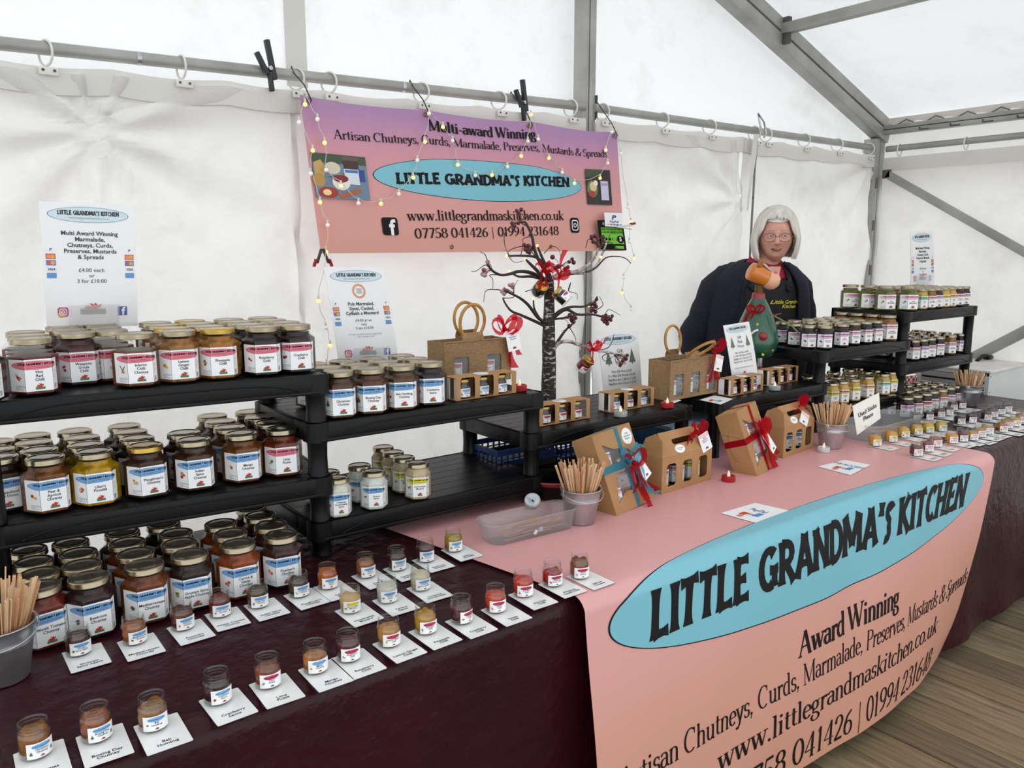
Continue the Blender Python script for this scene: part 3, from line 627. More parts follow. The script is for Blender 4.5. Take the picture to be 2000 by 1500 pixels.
def blend_lathe(m, prof, ma, seg=24, smooth=False):
    vs = []; fs = []
    for r, z, k in prof:
        for i in range(seg):
            a = 2*PI*i/seg; q = r*(1+(hexk(a)-1)*k); vs.append((q*math.cos(a), q*math.sin(a), z))
    for j in range(len(prof)-1):
        for i in range(seg):
            a = j*seg+i; b_ = j*seg+(i+1) % seg; fs.append((a, b_, b_+seg, a+seg))
    m.add(vs, fs, ma, smooth)
    return vs, seg
def hex_dims(kind): return dict(large=(.0400, .107, .0355, .0115), small=(.0295, .091, .0285, .0105))[kind]
MESH = {}
def hex_glass(kind):
    if ('g', kind) in MESH: return MESH['g', kind]
    A, h, rl, hl = hex_dims(kind); m = MB(); zs = h*.735
    vs, seg = blend_lathe(m, [(A*.86, .0, .8), (A*.98, .002, .9), (A, .006, 1), (A, zs-.004, 1), (A*.985, zs, .95)], GLASS)
    m.add(vs[:seg], [tuple(range(seg))[::-1]], GLASS)
    blend_lathe(m, [(A*.985, zs, .95), (rl*.97, zs+.007, .3), (rl*.91, zs+.010, 0), (rl*.96, zs+.0125, 0), (rl*.96, zs+.0145, 0), (rl*.88, zs+.016, 0), (rl*.88, h-hl*.5, 0)], GLASS, smooth=True)
    MESH['g', kind] = m.mesh('glass'); return MESH['g', kind]
def hex_cont(kind, c, fill=1.0):
    k = ('c', kind, c)
    if k not in MESH:
        A, h, rl, hl = hex_dims(kind); m = MB(); zs = h*.735; cm = content(c); a = A-.0012
        top = zs*(.94 if fill < 1 else .985)
        vs, seg = blend_lathe(m, [(a*.86, .002, .8), (a*.99, .005, 1), (a, .007, 1), (a, top-.002, 1), (a*.97, top, .9)]+([] if fill < 1 else [(rl*.9, top+.006, .2), (rl*.86, top+.014, 0)]), cm)
        m.add(vs[:seg], [tuple(range(seg))[::-1]], cm); m.add(vs[-seg:], [tuple(range(seg))], cm)
        MESH[k] = m.mesh('contents')
    return MESH[k]
def lid_mesh(kind, c, r=None):
    k = ('l', kind, c)
    if k not in MESH:
        if kind == 'mini': h, rl, hl = .050, .0205, .009
        else: A, h, rl, hl = hex_dims(kind)
        m = MB(); z0 = h-hl
        m.lathe([(rl*.95, z0), (rl, z0+.0005), (rl*1.005, z0+.0018), (rl*.985, z0+.003), (rl*.985, h-.0022), (rl*.965, h-.0006), (rl*.93, h), (rl*.86, h), (rl*.82, h-.0011), (rl*.76, h-.0011), (rl*.72, h-.0004), (rl*.3, h-.0006), (0.0001, h-.0006)], LIDS[c], 32)
        MESH[k] = m.mesh('lid')
    return MESH[k]
def hexmap(kind):
    A = hex_dims(kind)[0]; s = 2*A*math.tan(PI/6)
    def f(a, b_, off=0):
        k = round(a/s); k = max(-2, min(2, k)); an = -PI/2+k*PI/3; d = a-k*s; n = A+.0006+off
        return Vector((n*math.cos(an)-d*math.sin(an), n*math.sin(an)+d*math.cos(an), b_))
    return f, s
def roundmap(r):
    return lambda a, b_, off=0: Vector(((r+.0005+off)*math.sin(a/r), -(r+.0005+off)*math.cos(a/r), b_))
PICS = {
'chilli': [('#b3202c', [(.0, .9), (.25, .6), (.7, .1), (.55, .0), (.2, .35)]), ('#c4302f', [(.3, .95), (.45, .6), (.95, .35), (.85, .25), (.35, .4)])],
'tree': [('#4f6448', [(.5, 1), (.78, .35), (.9, .1), (.1, .1), (.22, .35)]), ('#6f5a44', [(.42, .1), (.58, .1), (.58, 0), (.42, 0)])],
'dragonchilli': [('#5b2338', [(.0, 1), (.12, 1), (.6, .4), (.45, .35)]), ('#5b2338', [(1, .95), (.9, .95), (.5, .4), (.62, .35)]), ('#c97a50', [(.3, .3), (.75, .35), (.95, .1), (.4, .05)])],
}
def blobs(cs, seed):
    r = random.Random(seed); out = []
    for i, c in enumerate(cs):
        x, y, q = .25+.5*r.random(), .25+.5*r.random(), .16+.13*r.random(); out.append((c, circ(x, y, q, q*.85, 10)))
    return out
PICC = {'lemon': ['#d9a72e', '#c99322', '#e2bd55'], 'pine': ['#2f5a55', '#c07a2c', '#d9a04a', '#3b6b50'], 'rasp': ['#b0203a', '#c8324c', '#a01b36'], 'cran': ['#9c2430', '#b53a3a', '#7d2630'], 'orange': ['#d9822b', '#e39a3d', '#7a4420', '#e8a64e'],
 'onion': ['#c9784a', '#9b3f3a', '#e2a27c', '#b9603e'], 'garlic': ['#cfae7a', '#b9935a', '#d9c095'], 'spice': ['#8f2f22', '#c0876a', '#a8452c'], 'mango': ['#d98a2b', '#3f4a30', '#e0a03c'], 'lime': ['#8aa47a', '#5f7d4f', '#a3bb8f'],
 'beet': ['#7d1f33', '#8e3a4c', '#5f5a3a'], 'med': ['#b93336', '#c0413c', '#5d6b47'], 'apple': ['#7d7a2b', '#a39a3a', '#55561f'], 'carrot': ['#d5694a', '#e08a62', '#cf5a3c'], 'tomato': ['#c0392b', '#c9505b'], 'bauble': ['#9b1f2b'], 'horse': ['#a8705c', '#8b4f44', '#c79a83'],
 'tart': ['#9fa3a8', '#6d7278', '#c3c7cc', '#55585c'], 'must': ['#3d4418', '#d9cf2e', '#e5dc55', '#8d8f22'], 'berry': ['#4d2a3b', '#5f4a3a', '#6e7a55', '#3a1f2f'], 'straw': ['#b82b3f', '#9d2336', '#5f7a4a'], 'marm': ['#d4703a', '#e0925a']}
def label_mesh(kind, title, ell, pic, small_line=''):
    k = ('L', kind, title, ell, pic)
    if k in MESH: return MESH[k]
    m = MB(); e1, e2 = emat(ell)
    if kind == 'mini':
        f = roundmap(.0212); a0, a1, b0, b1 = -.019, .019, .004, .0265; W_ = a1-a0
        m.grid(lambda u, v: f(a0+W_*u, b0+(b1-b0)*v), 12, 1, WHITE)
        m.grid(lambda u, v: f(-.0125*math.cos(PI*u), b1-.0052+(2*v-1)*.0036*math.sin(PI*u), .0002), 12, 2, e1)
        T1 = xf(text(title, .01, res=1, line=.85), .0042, 0, .0152)
        m.flat(T1, INK, lambda x, y: f(x, y, .0004))
        m.flat(xf(text("LITTLE GRANDMA'S KITCHEN", .02, res=1), .0017, 0, b1-.0057), INK, lambda x, y: f(x, y, .0004))
        for sx in ((-1, 1) if pic in ('tree', 'tomato', 'garlic', 'tart') else (-1,)):
            for i, (c, pl) in enumerate(PICS.get(pic) or blobs(PICC[pic], hash_(title))):
                m.flat(poly([(sx*.0135-.003+x*.006, .009+y*.0065) for x, y in pl]), mat('print_'+c[1:], c, .45), lambda x, y, i=i: f(x, y, .0003+.00015*i))
        m.flat(poly([(-.003, .006), (.003, .006), (.0015, .0085), (-.001, .0085)]), mat('print_7a3434', '#7a3434', .5), lambda x, y: f(x, y, .0004))
    else:
        f, s = hexmap(kind); kx = s/.0462; h = hex_dims(kind)[1]; b0, b1 = .010, h*.655; H_ = b1-b0
        a0, a1 = -s*1.26, s*.92; cuts = [a0, -s/2, s/2, a1]
        for i in range(3):
            e = 1e-5; A_, B_ = cuts[i]+e, cuts[i+1]-e
            m.grid(lambda u, v: f(A_+(B_-A_)*u, b0+H_*v), 1, 1, WHITE, smooth=False)
            # oval, split at the facet bends
            for rr, mm, off in ((1.03, e2, .0003), (1.0, e1, .0005)):
                ca, ea, cb, eb = -.16*s, .93*s*rr, b1-H_*.185, H_*.125*(rr if rr == 1 else 1.09)
                ua = max(-1, (A_-ca)/ea); ub = min(1, (B_-ca)/ea)
                if ua < ub:
                    t0, t1 = math.acos(-ua), math.acos(-ub)
                    m.grid(lambda u, v: f(min(B_, max(A_, ca-ea*math.cos(t0+(t1-t0)*u))), cb+(2*v-1)*eb*math.sin(t0+(t1-t0)*u), off), 8, 1, mm, smooth=False)
        br = fit("LITTLE GRANDMA'S KITCHEN", -.16*s-.62*s, -.16*s+.82*s, 0, .0040*kx**.5, .9, True, 1)
        m.flat(br, INK, lambda x, y: f(x, y+b1-H_*.175, .0008))
        for q in range(2): m.flat(poly([(-.42*s, -.0008+q*0), (.42*s, 0-.0008), (.42*s, 0), (-.42*s, 0)]), e2, lambda x, y: f(x, y+b1-H_*(.215+.04*q), .0008))
        nl = title.count('\n')+1; fs = .0076*kx
        m.flat(xf(text(title, .012, line=.95), fs, .02*s, b0+H_*.50+.00*nl+(nl-2)*fs*.48), INK, lambda x, y: f(x, y, .0006))
        if small_line: m.flat(xf(text(small_line, res=1), .003*kx, .02*s, b0+H_*.50-fs*1.0*nl+.5*fs), INK, lambda x, y: f(x, y, .0006))
        for i, (c, pl) in enumerate(PICS.get(pic) or blobs(PICC[pic], hash_(title))):
            m.flat(poly([(-.98*s+x*.016*kx, b0+H_*.33+y*.016*kx) for x, y in pl]), mat('print_'+c[1:], c, .45), lambda x, y, i=i: f(x, y, .0004+.0002*i))
        # flag with red dragon
        fx, fy, fw, fh = .02*s, b0+H_*.13, .016*kx, .0095*kx
        m.flat(poly([(fx-fw/2, fy-fh/2), (fx+fw/2, fy-fh/2), (fx+fw/2, fy), (fx-fw/2, fy)]), GREEN, lambda x, y: f(x, y, .0004))
        dg = [(-.42, .0), (-.45, .25), (-.3, .3), (-.36, .5), (-.2, .38), (-.05, .42), (-.18, .75), (.08, .55), (.1, .8), (.25, .45), (.42, .6), (.36, .2), (.2, .12), (.3, -.2), (.1, -.02), (.02, -.22), (-.1, .0), (-.2, -.22), (-.26, .05)]
        m.flat((lambda v: (v[0], v[1]))(curve2d([[(fx+x*fw*.9, fy+y*fh) for x, y in dg]])), RED, lambda x, y: f(x, y, .0007))
        for j in range(4): m.flat(poly([(-1.0*s, 0), (-1.0*s+s*(.5, .48, .2, .42)[j], 0), (-1.0*s+s*(.5, .48, .2, .42)[j], .0007), (-1.0*s, .0007)]), GREY, lambda x, y, j=j: f(min(x, -s/2-.0003), y+b0+.0105*kx-j*.0024*kx, .0004))
        for j in range(7): m.flat(poly([(.58*s+j*.0011*kx, b0+.003), (.58*s+j*.0011*kx+.0006*kx, b0+.003), (.58*s+j*.0011*kx+.0006*kx, b0+.012*kx), (.58*s+j*.0011*kx, b0+.012*kx)]), GREY if j % 3 else INK, lambda x, y: f(x, y, .0004))
        for j in range(6): m.flat(poly([(.56*s, 0), (.56*s+s*(.2, .25, .12, .22, .18, .1)[j], 0), (.56*s+s*(.2, .25, .12, .22, .18, .1)[j], .0006), (.56*s, .0006)]), GREY, lambda x, y, j=j: f(x, y+b0+H_*.6-j*.0032*kx, .0004))
    MESH[k] = m.mesh('label'); return MESH[k]
def hash_(s): return sum(ord(c)*(i+3) for i, c in enumerate(s))
FL = {  # title: (printed title, oval, contents colour, picture, lid, fill, small line)
'Hot Red Chilli': ('Hot\nRed\nChilli', 'pink', '#5a0a0c', 'chilli'), 'Weapons Grade Chilli': ('Weapons\nGrade\nChilli', 'pink', '#3e0a0c', 'rasp'), 'Inferno Chilli Chutney': ('Inferno\nChilli\nChutney', 'pink', '#6b3a1e', 'dragonchilli'),
'Lemon Ginger Chilli': ('Lemon\nGinger\nChilli', 'pink', '#94602a', 'lemon'), 'Pineapple Chilli': ('Pineapple\nChilli', 'pink', '#9a6218', 'pine'), 'Raspberry Chilli': ('Raspberry\nChilli', 'pink', '#1c0709', 'rasp'), 'Cranberry Chilli': ('Cranberry\nChilli', 'pink', '#220709', 'cran'),
'Caramelised Red Onion': ('Caramelised\nRed Onion', 'blue', '#2a130c', 'onion'), 'Pear & Apricot Chutney': ('Pear &\nApricot\nChutney', 'blue', '#714019', 'orange'), "Lilian's Piccalilli": ("Lilian's\nPiccalilli", 'blue', '#b3880e', 'onion'), "Ploughman's Chutney": ("Ploughman's\nChutney", 'blue', '#3b2012', 'garlic'),
'Indian Spice Chutney': ('Indian\nSpice\nChutney', 'blue', '#3d2010', 'spice'), 'Mango Chutney': ('Mango\nChutney', 'blue', '#6b3d16', 'mango'), 'Lime Pickle': ('Lime\nPickle', 'pink', '#6a2a10', 'lime'),
'Welsh Tomato Chutney': ('Welsh Tomato\nChutney', 'blue', '#6e1f0e', 'tomato'), 'Beetroot Chutney': ('Beetroot\nChutney', 'blue', '#2c0a10', 'beet'), 'Mediterranean Chutney': ('Mediterranean\nChutney', 'blue', '#6d3512', 'med'), 'Grumpe Spicy Apple Chutney': ('Grumpe Spicy\nApple Chutney', 'blue', '#26120c', 'apple'),
'Carrot & Garlic Chutney': ('Carrot &\nGarlic\nChutney', 'blue', '#8a3d10', 'carrot'), "Poacher's Chutney": ("Poacher's\nChutney", 'blue', '#3a1a10', 'carrot'),
'Christmas Chutney': ('Christmas\nChutney', 'blue', '#4a2c16', 'tree'), 'Boxing Day Chutney': ('Boxing Day\nChutney', 'blue', '#532a16', 'tree'), 'Bah Humbug Chutney': ('Bah Humbug\nChutney', 'blue', '#54331b', 'bauble'), 'Cranberry Sauce': ('Cranberry\nSauce', 'blue', '#20070a', 'cran'),
'Creamed Horseradish Sauce': ('Creamed\nHorseradish\nSauce', 'blue', '#d8d5c8', 'horse'), 'Tartare Sauce': ('Tartare\nSauce', 'blue', '#d3d6cf', 'tart'), 'Horseradish Mustard': ('Horseradish\nMustard', 'yellow', '#c2b08a', 'must'),
'Lime Marmalade': ('Lime\nMarmalade', 'rose', '#66652a', 'lime'), 'Orange Marmalade': ('Orange\nMarmalade', 'rose', '#96652a', 'marm'), 'Blackberry Preserve': ('Blackberry\nPreserve', 'lilac', '#1d0b11', 'berry'), 'Plum Preserve': ('Plum\nPreserve', 'lilac', '#2a0b12', 'straw'),
'Strawberry Preserve': ('Strawberry\nPreserve', 'rose', '#3d0a10', 'straw'), 'Rum & Raisin Preserve': ('Rum & Raisin\nPreserve', 'rose', '#14090c', 'berry'), 'Lemon Curd': ('Lemon\nCurd', 'yellow', '#c9a850', 'lemon'), 'Orange Curd': ('Orange\nCurd', 'orange', '#cf9f55', 'marm'), 'Lime Curd': ('Lime\nCurd', 'green', '#c4a64e', 'lime'),
'Damson Preserve': ('Damson\nPreserve', 'rose', '#16070c', 'berry'), 'Sweet Chilli': ('Sweet\nChilli', 'crimson', '#c33a16', 'chilli')}
def hex_jar(x, y, z, fl, kind='large', lid='silver-gold', label='', group='', rz=None, fill=1):
    tt, ell, cc, pic = FL[fl]
    if rz is None:
        rz = -math.atan2(x, y)*(.95 if x < 1.2 else .62)+.17+R.uniform(-.09, .09)
    t = thing('preserve_jar', label, 'jar', (x, y, z), rz, group)
    put('glass', hex_glass(kind), t); put('contents', hex_cont(kind, cc, fill), t); put('lid', lid_mesh(kind, lid), t); put('label', label_mesh(kind, tt, ell, pic), t)
    return t
ORD = ['', 'second', 'third', 'fourth', 'fifth', 'sixth', 'seventh', 'eighth']
def jar_grid(cols, ys, z, shelf, group, kind='large', sl=0):
    """cols: (u, v, flavour, number of rows, lid colours) ; x from the front row, rows run straight back"""
    seen = {}
    for c in cols:
        u, v, fl, n, lids = c[:5]; y0 = c[5] if len(c) > 5 else ys[0]; kd = c[6] if len(c) > 6 else kind
        x = aty(u, v, y0).x; y0 += sl*(.7-x); x = aty(u, v, y0).x; seen[fl] = seen.get(fl, 0)+1; tot = sum(1 for q in cols if q[2] == fl)
        nth = '' if tot == 1 else ['first ', 'second ', 'third ', 'fourth ', 'fifth '][seen[fl]-1]
        dd = ys[1]-ys[0]
        for k in range(n):
            ld = lids[k] if k < len(lids) else 's'; lid = {'s': 'silver-gold', 'g': 'gold', 'b': 'black'}[ld]
            ln = {'s': 'pale', 'g': 'bright gold', 'b': 'pale'}[ld]
            if k == 0: lb = '%s%s jar%s with %s label oval, front row, %s' % (nth, fl, ' from left' if nth else '', ELLN[FL[fl][1]], shelf)
            else: lb = '%sjar %s behind the %s%s, %s' % ('gold-lidded ' if ld == 'g' else '', ('directly', 'two rows', 'three rows', 'four rows', 'five rows')[k-1], nth or 'front ', fl, shelf)
            hex_jar(x+R.uniform(-.004, .004)+(.003*k), y0+dd*k+R.uniform(-.004, .004), z, fl, kd, 'silver-gold' if ld == 'b' else lid, lb, group, fill=.9 if fl in ('Hot Red Chilli', 'Inferno Chilli Chutney') else 1)
ELLN = {k: k for k in ELL}

# ================================================================ interlocking black shelving
XA, YA, YB = .722, 1.664, 1.962; WS = .625; X4 = 2.145; Y4 = 1.672
def shelf_mesh():
    m = MB(); w_ = WS+.055; dp = YB-YA+.055; t_ = .044
    n = 7; bw = (dp-.02)/n
    for i in range(n): m.box((0, -dp/2+.01+bw*(i+.5), -.004), (w_-.02, bw-.0022, .006), BLACKP)
    m.box((0, 0, -.0095), (w_-.022, dp-.022, .004), BLACKP)
    for sy in (-1, 1):
        m.box((0, sy*(dp/2-.004), -t_/2), (w_-.05, .008, t_), BLACKP, bev=.003); m.box((0, sy*(dp/2+.0008), -t_+.004), (w_-.05, .004, .008), BLACKP, bev=.0015)
        pts = [(-w_/2+.07+(w_-.14)*i/20, sy*(dp/2+.0005), -t_*.30-.020*(abs(2*i/20-1))**5) for i in range(21)]; m.tube(pts, .0018, BLACKP, 6)
    for sx in (-1, 1):
        m.box((sx*(w_/2-.004), 0, -t_/2), (.008, dp-.05, t_), BLACKP, bev=.003)
        m.box((sx*(w_/2+.0005), 0, -t_/2+.004), (.004, dp-.19, t_-.012), BLACKP, bev=.0015)
    for sx in (-1, 1):
        for sy in (-1, 1):
            q = rrect(.058, .058, .02, 5, sx*WS/2, sy*(YB-YA)/2)
            N = len(q); vs = [(x, y, z) for z in (0, -t_) for x, y in q]; m.add(vs, [(i, i+N, (i+1) % N+N, (i+1) % N) for i in range(N)], BLACKP, True)
            q2 = rrect(.050, .050, .018, 5, sx*WS/2, sy*(YB-YA)/2); vs = [(x, y, -.0005) for x, y in q]+[(x, y, -.0005) for x, y in q2]+[(x, y, -.004) for x, y in q2]
            m.add(vs, [(i, (i+1) % N, (i+1) % N+N, i+N) for i in range(N)]+[(i+N, (i+1) % N+N, (i+1) % N+2*N, i+2*N) for i in range(N)]+[tuple(range(2*N, 3*N))], BLACKP)
            m.add([(x, y, -t_) for x, y in q], [tuple(range(N))[::-1]], BLACKP)
    return m.mesh('shelf')
SHM = shelf_mesh()
def leg(parent, x, y, z0, z1):
    m = MB(); h = z1-z0
    q = [(.0235, 0), (.0235, .004), (.0225, .006), (.0215, h*.5), (.0225, h-.006), (.0235, h-.004), (.0235, h)]
    m.lathe(q, BLACKP, 20, (x, y, z0)); m.obj('leg', parent)
def unit(label, shelves, cols):
    t = thing('shelving_unit', label, 'shelves', (0, 0, T))
    for x, y, z in shelves:
        if x < XA: q = Matrix.Rotation(-.095, 2) @ Vector((x-XA, y-YA)); put('shelf', SHM, t, (XA+q.x, YA+q.y, z), -.095)
        else: put('shelf', SHM, t, (x, y, z))
    for x, ys_, zs in cols:
        for y in ys_:
            z0 = 0.0
            for z in sorted(zs):
                leg(t, x, y, z0+.001, z-.0445); z0 = z
    return t
ym = (YA+YB)/2; yr = ym-1.804
SA = [(XA-WS/2, ym, .4252), (XA-WS/2, ym, .1897), (XA+WS/2, ym, .3153), (XA+WS/2, ym, .0831), (XA+1.5*WS, ym, .2037)]
unit('black plastic stepped shelving on the left holding the chutney jars', SA, [(XA-WS*.995, (YA+.059, YB+.055), (.4252, .1897)), (XA, (YA, YB), (.4252, .3153, .1897, .0831)), (XA+WS, (YA, YB), (.3153, .2037, .0831)), (XA+2*WS, (YA, YB), (.2037,))])
y4m = (Y4*2+YB-YA)/2; Y4B = Y4+YB-YA
SB = [(X4+WS/2, y4m, .1967), (X4+1.5*WS, y4m, .3199), (X4+1.5*WS, y4m, .0897), (X4+2.5*WS, y4m, .4396), (X4+2.5*WS, y4m, .2148)]
unit('black plastic stepped shelving on the right holding marmalades and preserves', SB, [(X4, (Y4, Y4B), (.1967,)), (X4+WS, (Y4, Y4B), (.3199, .1967, .0897)), (X4+2*WS, (Y4, Y4B), (.4396, .3199, .2148, .0897)), (X4+3*WS, (Y4, Y4B), (.4396, .2148))])

# ================================================================ rows of hexagonal jars
def U(cx, s=3.125, o=0): return o+cx/s
ZA = T+.4252
jar_grid([(-44, 700, 'Raspberry Chilli', 1, 's', 1.66), (68, 700, 'Hot Red Chilli', 3, 'sss', 1.705), (149, 700, 'Weapons Grade Chilli', 3, 'sss', 1.785), (222, 690, 'Inferno Chilli Chutney', 3, 'sss', 1.80), (264, 700, 'Inferno Chilli Chutney', 1, 's', 1.705), (352, 690, 'Lemon Ginger Chilli', 4, 'sgss', 1.71), (429, 690, 'Pineapple Chilli', 4, 'gssg', 1.715), (510, 680, 'Raspberry Chilli', 4, 'ssss', 1.71), (580, 678, 'Cranberry Chilli', 4, 'ssss', 1.712)],
         [1.71, 1.788], ZA, 'top left shelf', 'jars on the top left shelf', sl=.08)
jar_grid([(3, 940, 'Caramelised Red Onion', 3, 'sss', 1.78), (90, 940, 'Pear & Apricot Chutney', 4, 'ssss'), (185, 935, "Lilian's Piccalilli", 4, 'ssss'), (287, 915, "Ploughman's Chutney", 4, 'gsss'), (378, 905, 'Indian Spice Chutney', 2, 'ss'), (474, 895, 'Mango Chutney', 4, 'ssss'), (552, 880, 'Lime Pickle', 4, 'ssss')],
         [1.725, 1.803], T+.1897, 'middle left shelf', 'jars on the middle left shelf', sl=.06)
jar_grid([(84, 1190, 'Welsh Tomato Chutney', 4, 'ssss', 1.572), (172, 1165, 'Beetroot Chutney', 4, 'ssss'), (282, 1150, 'Mediterranean Chutney', 4, 'ssss'), (375, 1130, 'Grumpe Spicy Apple Chutney', 4, 'ssss'), (470, 1115, 'Carrot & Garlic Chutney', 3, 'sss'), (553, 1095, "Poacher's Chutney", 4, 'ssss')],
         [1.568, 1.640], T, 'left counter', 'jars on the counter under the left shelves')
jar_grid([(662, 780, 'Christmas Chutney', 3, 'sss'), (724, 770, 'Boxing Day Chutney', 3, 'sss'), (783, 765, 'Bah Humbug Chutney', 3, 'sss'), (842, 755, 'Cranberry Sauce', 3, 'sss')],
         [1.684, 1.762], T+.3153, 'upper second shelf', 'jars on the upper second shelf')
jar_grid([(661, 960, 'Creamed Horseradish Sauce', 3, 'sss'), (728, 945, 'Tartare Sauce', 2, 'ss', 1.672), (814, 932, 'Horseradish Mustard', 4, 'ssss', 1.675)],
         [1.668, 1.733], T+.0831, 'lower second shelf', 'small jars on the lower second shelf', 'small')
# right-hand group
F = 'front'
jar_grid([(1526, 650, 'Blackberry Preserve', 1, 's', 1.90, 'small'), (1552, 655, 'Blackberry Preserve', 1, 's', 1.82, 'small'), (1577, 655, 'Blackberry Preserve', 1, 's', 1.745, 'small'), (1610, 660, 'Blackberry Preserve', 1, 's', 1.695, 'small'), (1641, 655, 'Plum Preserve', 4, 'ssss'), (1667, 655, 'Strawberry Preserve', 4, 'ssss'), (1688, 650, 'Damson Preserve', 4, 'ssss'), (1707, 650, 'Rum & Raisin Preserve', 4, 'ssss'), (1733, 645, 'Orange Marmalade', 4, 'ssss', 1.705, 'large')],
         [1.70, 1.77], T+.3199, 'preserve shelf', 'jars on the preserve shelf', 'small')
jar_grid([(1622, 780, 'Lemon Curd', 3, 'sss'), (1641, 775, 'Orange Curd', 3, 'sss'), (1665, 770, 'Lemon Curd', 3, 'sss'), (1692, 765, 'Orange Curd', 3, 'sss'), (1721, 760, 'Lime Curd', 3, 'sss'), (1741, 755, 'Lemon Curd', 3, 'sss')],
         [1.695, 1.77], T+.0897, 'curd shelf', 'curd jars on the low right shelf', 'small')
TOPR = [(1660, 580, 'Lime Marmalade', 1, 's', 1.93, 'large'), (1698, 580, 'Lime Marmalade', 1, 's', 1.845, 'large'), (1731, 582, 'Lime Marmalade', 1, 's', 1.76, 'large'), (1771, 585, 'Lime Marmalade', 1, 's', 1.70, 'large')]
TOPR += [(u, 578, f, 4, 'ssss', 1.695, 'small') for u, f in ((1800, 'Lime Curd'), (1815, 'Orange Marmalade'), (1829, 'Plum Preserve'), (1843, 'Lemon Curd'), (1856, 'Orange Curd'), (1869, 'Strawberry Preserve'), (1882, 'Damson Preserve'))]
jar_grid(TOPR, [1.695, 1.77], T+.4396, 'top right shelf', 'jars on the top right shelf', 'small')
jar_grid([(u, 685, f, 4, 'ssss') for u, f in ((1783, 'Strawberry Preserve'), (1799, 'Plum Preserve'), (1813, 'Damson Preserve'), (1831, 'Rum & Raisin Preserve'), (1852, 'Orange Marmalade'), (1873, 'Blackberry Preserve'))],
         [1.70, 1.77], T+.2148, 'middle right shelf', 'jars on the middle right shelf', 'small')
jar_grid([(u, 790, f, n, 'sssss') for u, f, n in ((1768, 'Plum Preserve', 5), (1787, 'Strawberry Preserve', 5), (1804, 'Raspberry Chilli', 5), (1820, 'Damson Preserve', 5), (1834, 'Orange Marmalade', 4), (1852, 'Blackberry Preserve', 4), (1866, 'Rum & Raisin Preserve', 3))],
         [1.60, 1.675], T, 'right counter', 'jars on the counter under the right shelves', 'small')

# ================================================================ tasting jars with name cards
def mini_glass():
    m = MB(); r = .0212
    GLASSM = MC.get('rim_glass') or glassmat('rim_glass', (.97, .98, .97), edge=.85, base=.045, rough=.02)
    m.lathe([(.010, .0022), (.0165, .0008), (r*.93, 0), (r, .003), (r, .031), (r*.97, .0335), (r*.86, .0355), (r*.84, .037), (r*.90, .0382), (r*.84, .0395), (r*.84, .042), (r*.90, .0433), (r*.84, .0446), (r*.84, .047), (r*.88, .048), (r*.87, .0495), (r*.80, .0495), (r*.79, .047), (r*.79, .037), (r*.9, .033), (r*.92, .006), (.01, .005)], GLASSM, 24, n='open')
    return m.mesh('glass')
MG = mini_glass()
def mini_cont(c, lvl=.036, messy=True):
    k = ('mc', c, lvl)
    if k not in MESH:
        m = MB(); r = .0196; cm = content(c); rg = random.Random(hash_(c)+int(lvl*9999)); n = 20
        lvl -= .0035; prof = [(.012, .0055), (r*.95, .006), (r, .008), (r, min(.0305, lvl-.002)), (.0172, min(.0365, lvl))]
        m.lathe(prof, cm, n)
        m.grid(lambda u, v: ((1-v)*.0172*math.cos(2*PI*u), (1-v)*.0172*math.sin(2*PI*u), lvl-.0005-.004*math.sin(v*PI*.5)+.0013*nz(math.cos(2*PI*u)*(1-v)*3+hash_(c), math.sin(2*PI*u)*(1-v)*3)*(1 if v > 0 else 0)), n, 5, cm, cu=True)
        # smears left on the inside of the neck
        for q in range(3):
            a0 = rg.random()*6.3; hh = min(.0455, lvl+.002+rg.random()*.005); wd = .8+rg.random()
            m.grid(lambda u, v: (.0165*math.cos(a0+wd*u), .0165*math.sin(a0+wd*u), lvl-.001+(hh-lvl)*v*math.sin(PI*u)), 6, 2, cm)
        MESH[k] = m.mesh('contents')
    return MESH[k]
def sample_jar(x, y, fl, ell, cc, pic, title, label, group, lvl=.036, rz=None):
    t = thing('tasting_jar', label, 'jar', (x, y, T+(.0068 if .93 < x < 3.05 else .0028)), -math.atan2(x, y)*.8+.28+R.uniform(-.12, .12) if rz is None else rz, group)
    put('glass', MG, t); put('contents', mini_cont(cc, lvl), t); put('label', label_mesh('mini', title, ell, pic), t); return t
LAM = glassmat('laminate_edge', (.9, .9, .9), rough=.12)
CARDM = mat('laminated_card', '#f3f3f2', .22, coat=.3)
def card(x, y, title, label, group, rz=0, w_=.063, d_=.088, z=0, fs=.0085):
    m = MB(); q = rrect(w_+.005, d_+.005, .004, 3); N = len(q)
    for z0, z1, pts, mm in ((0, .0007, q, LAM), (.0001, .0010, rrect(w_-.001, d_-.001, .002, 2), CARDM)):
        n = len(pts); vs = [(a, c, z0) for a, c in pts]+[(a, c, z1) for a, c in pts]; m.add(vs, [tuple(range(n, 2*n))]+[(i, (i+1) % n, (i+1) % n+n, i+n) for i in range(n)], mm)
    m.flat(xf(text(title, .012, line=.9), fs, 0, -d_/2+.020), INK, lambda a, c: Vector((a, c, .0013)))
    return m.obj('name_card', loc=(x, y, T+z+.0012), rot=rz, label=label, cat='card', group=group)
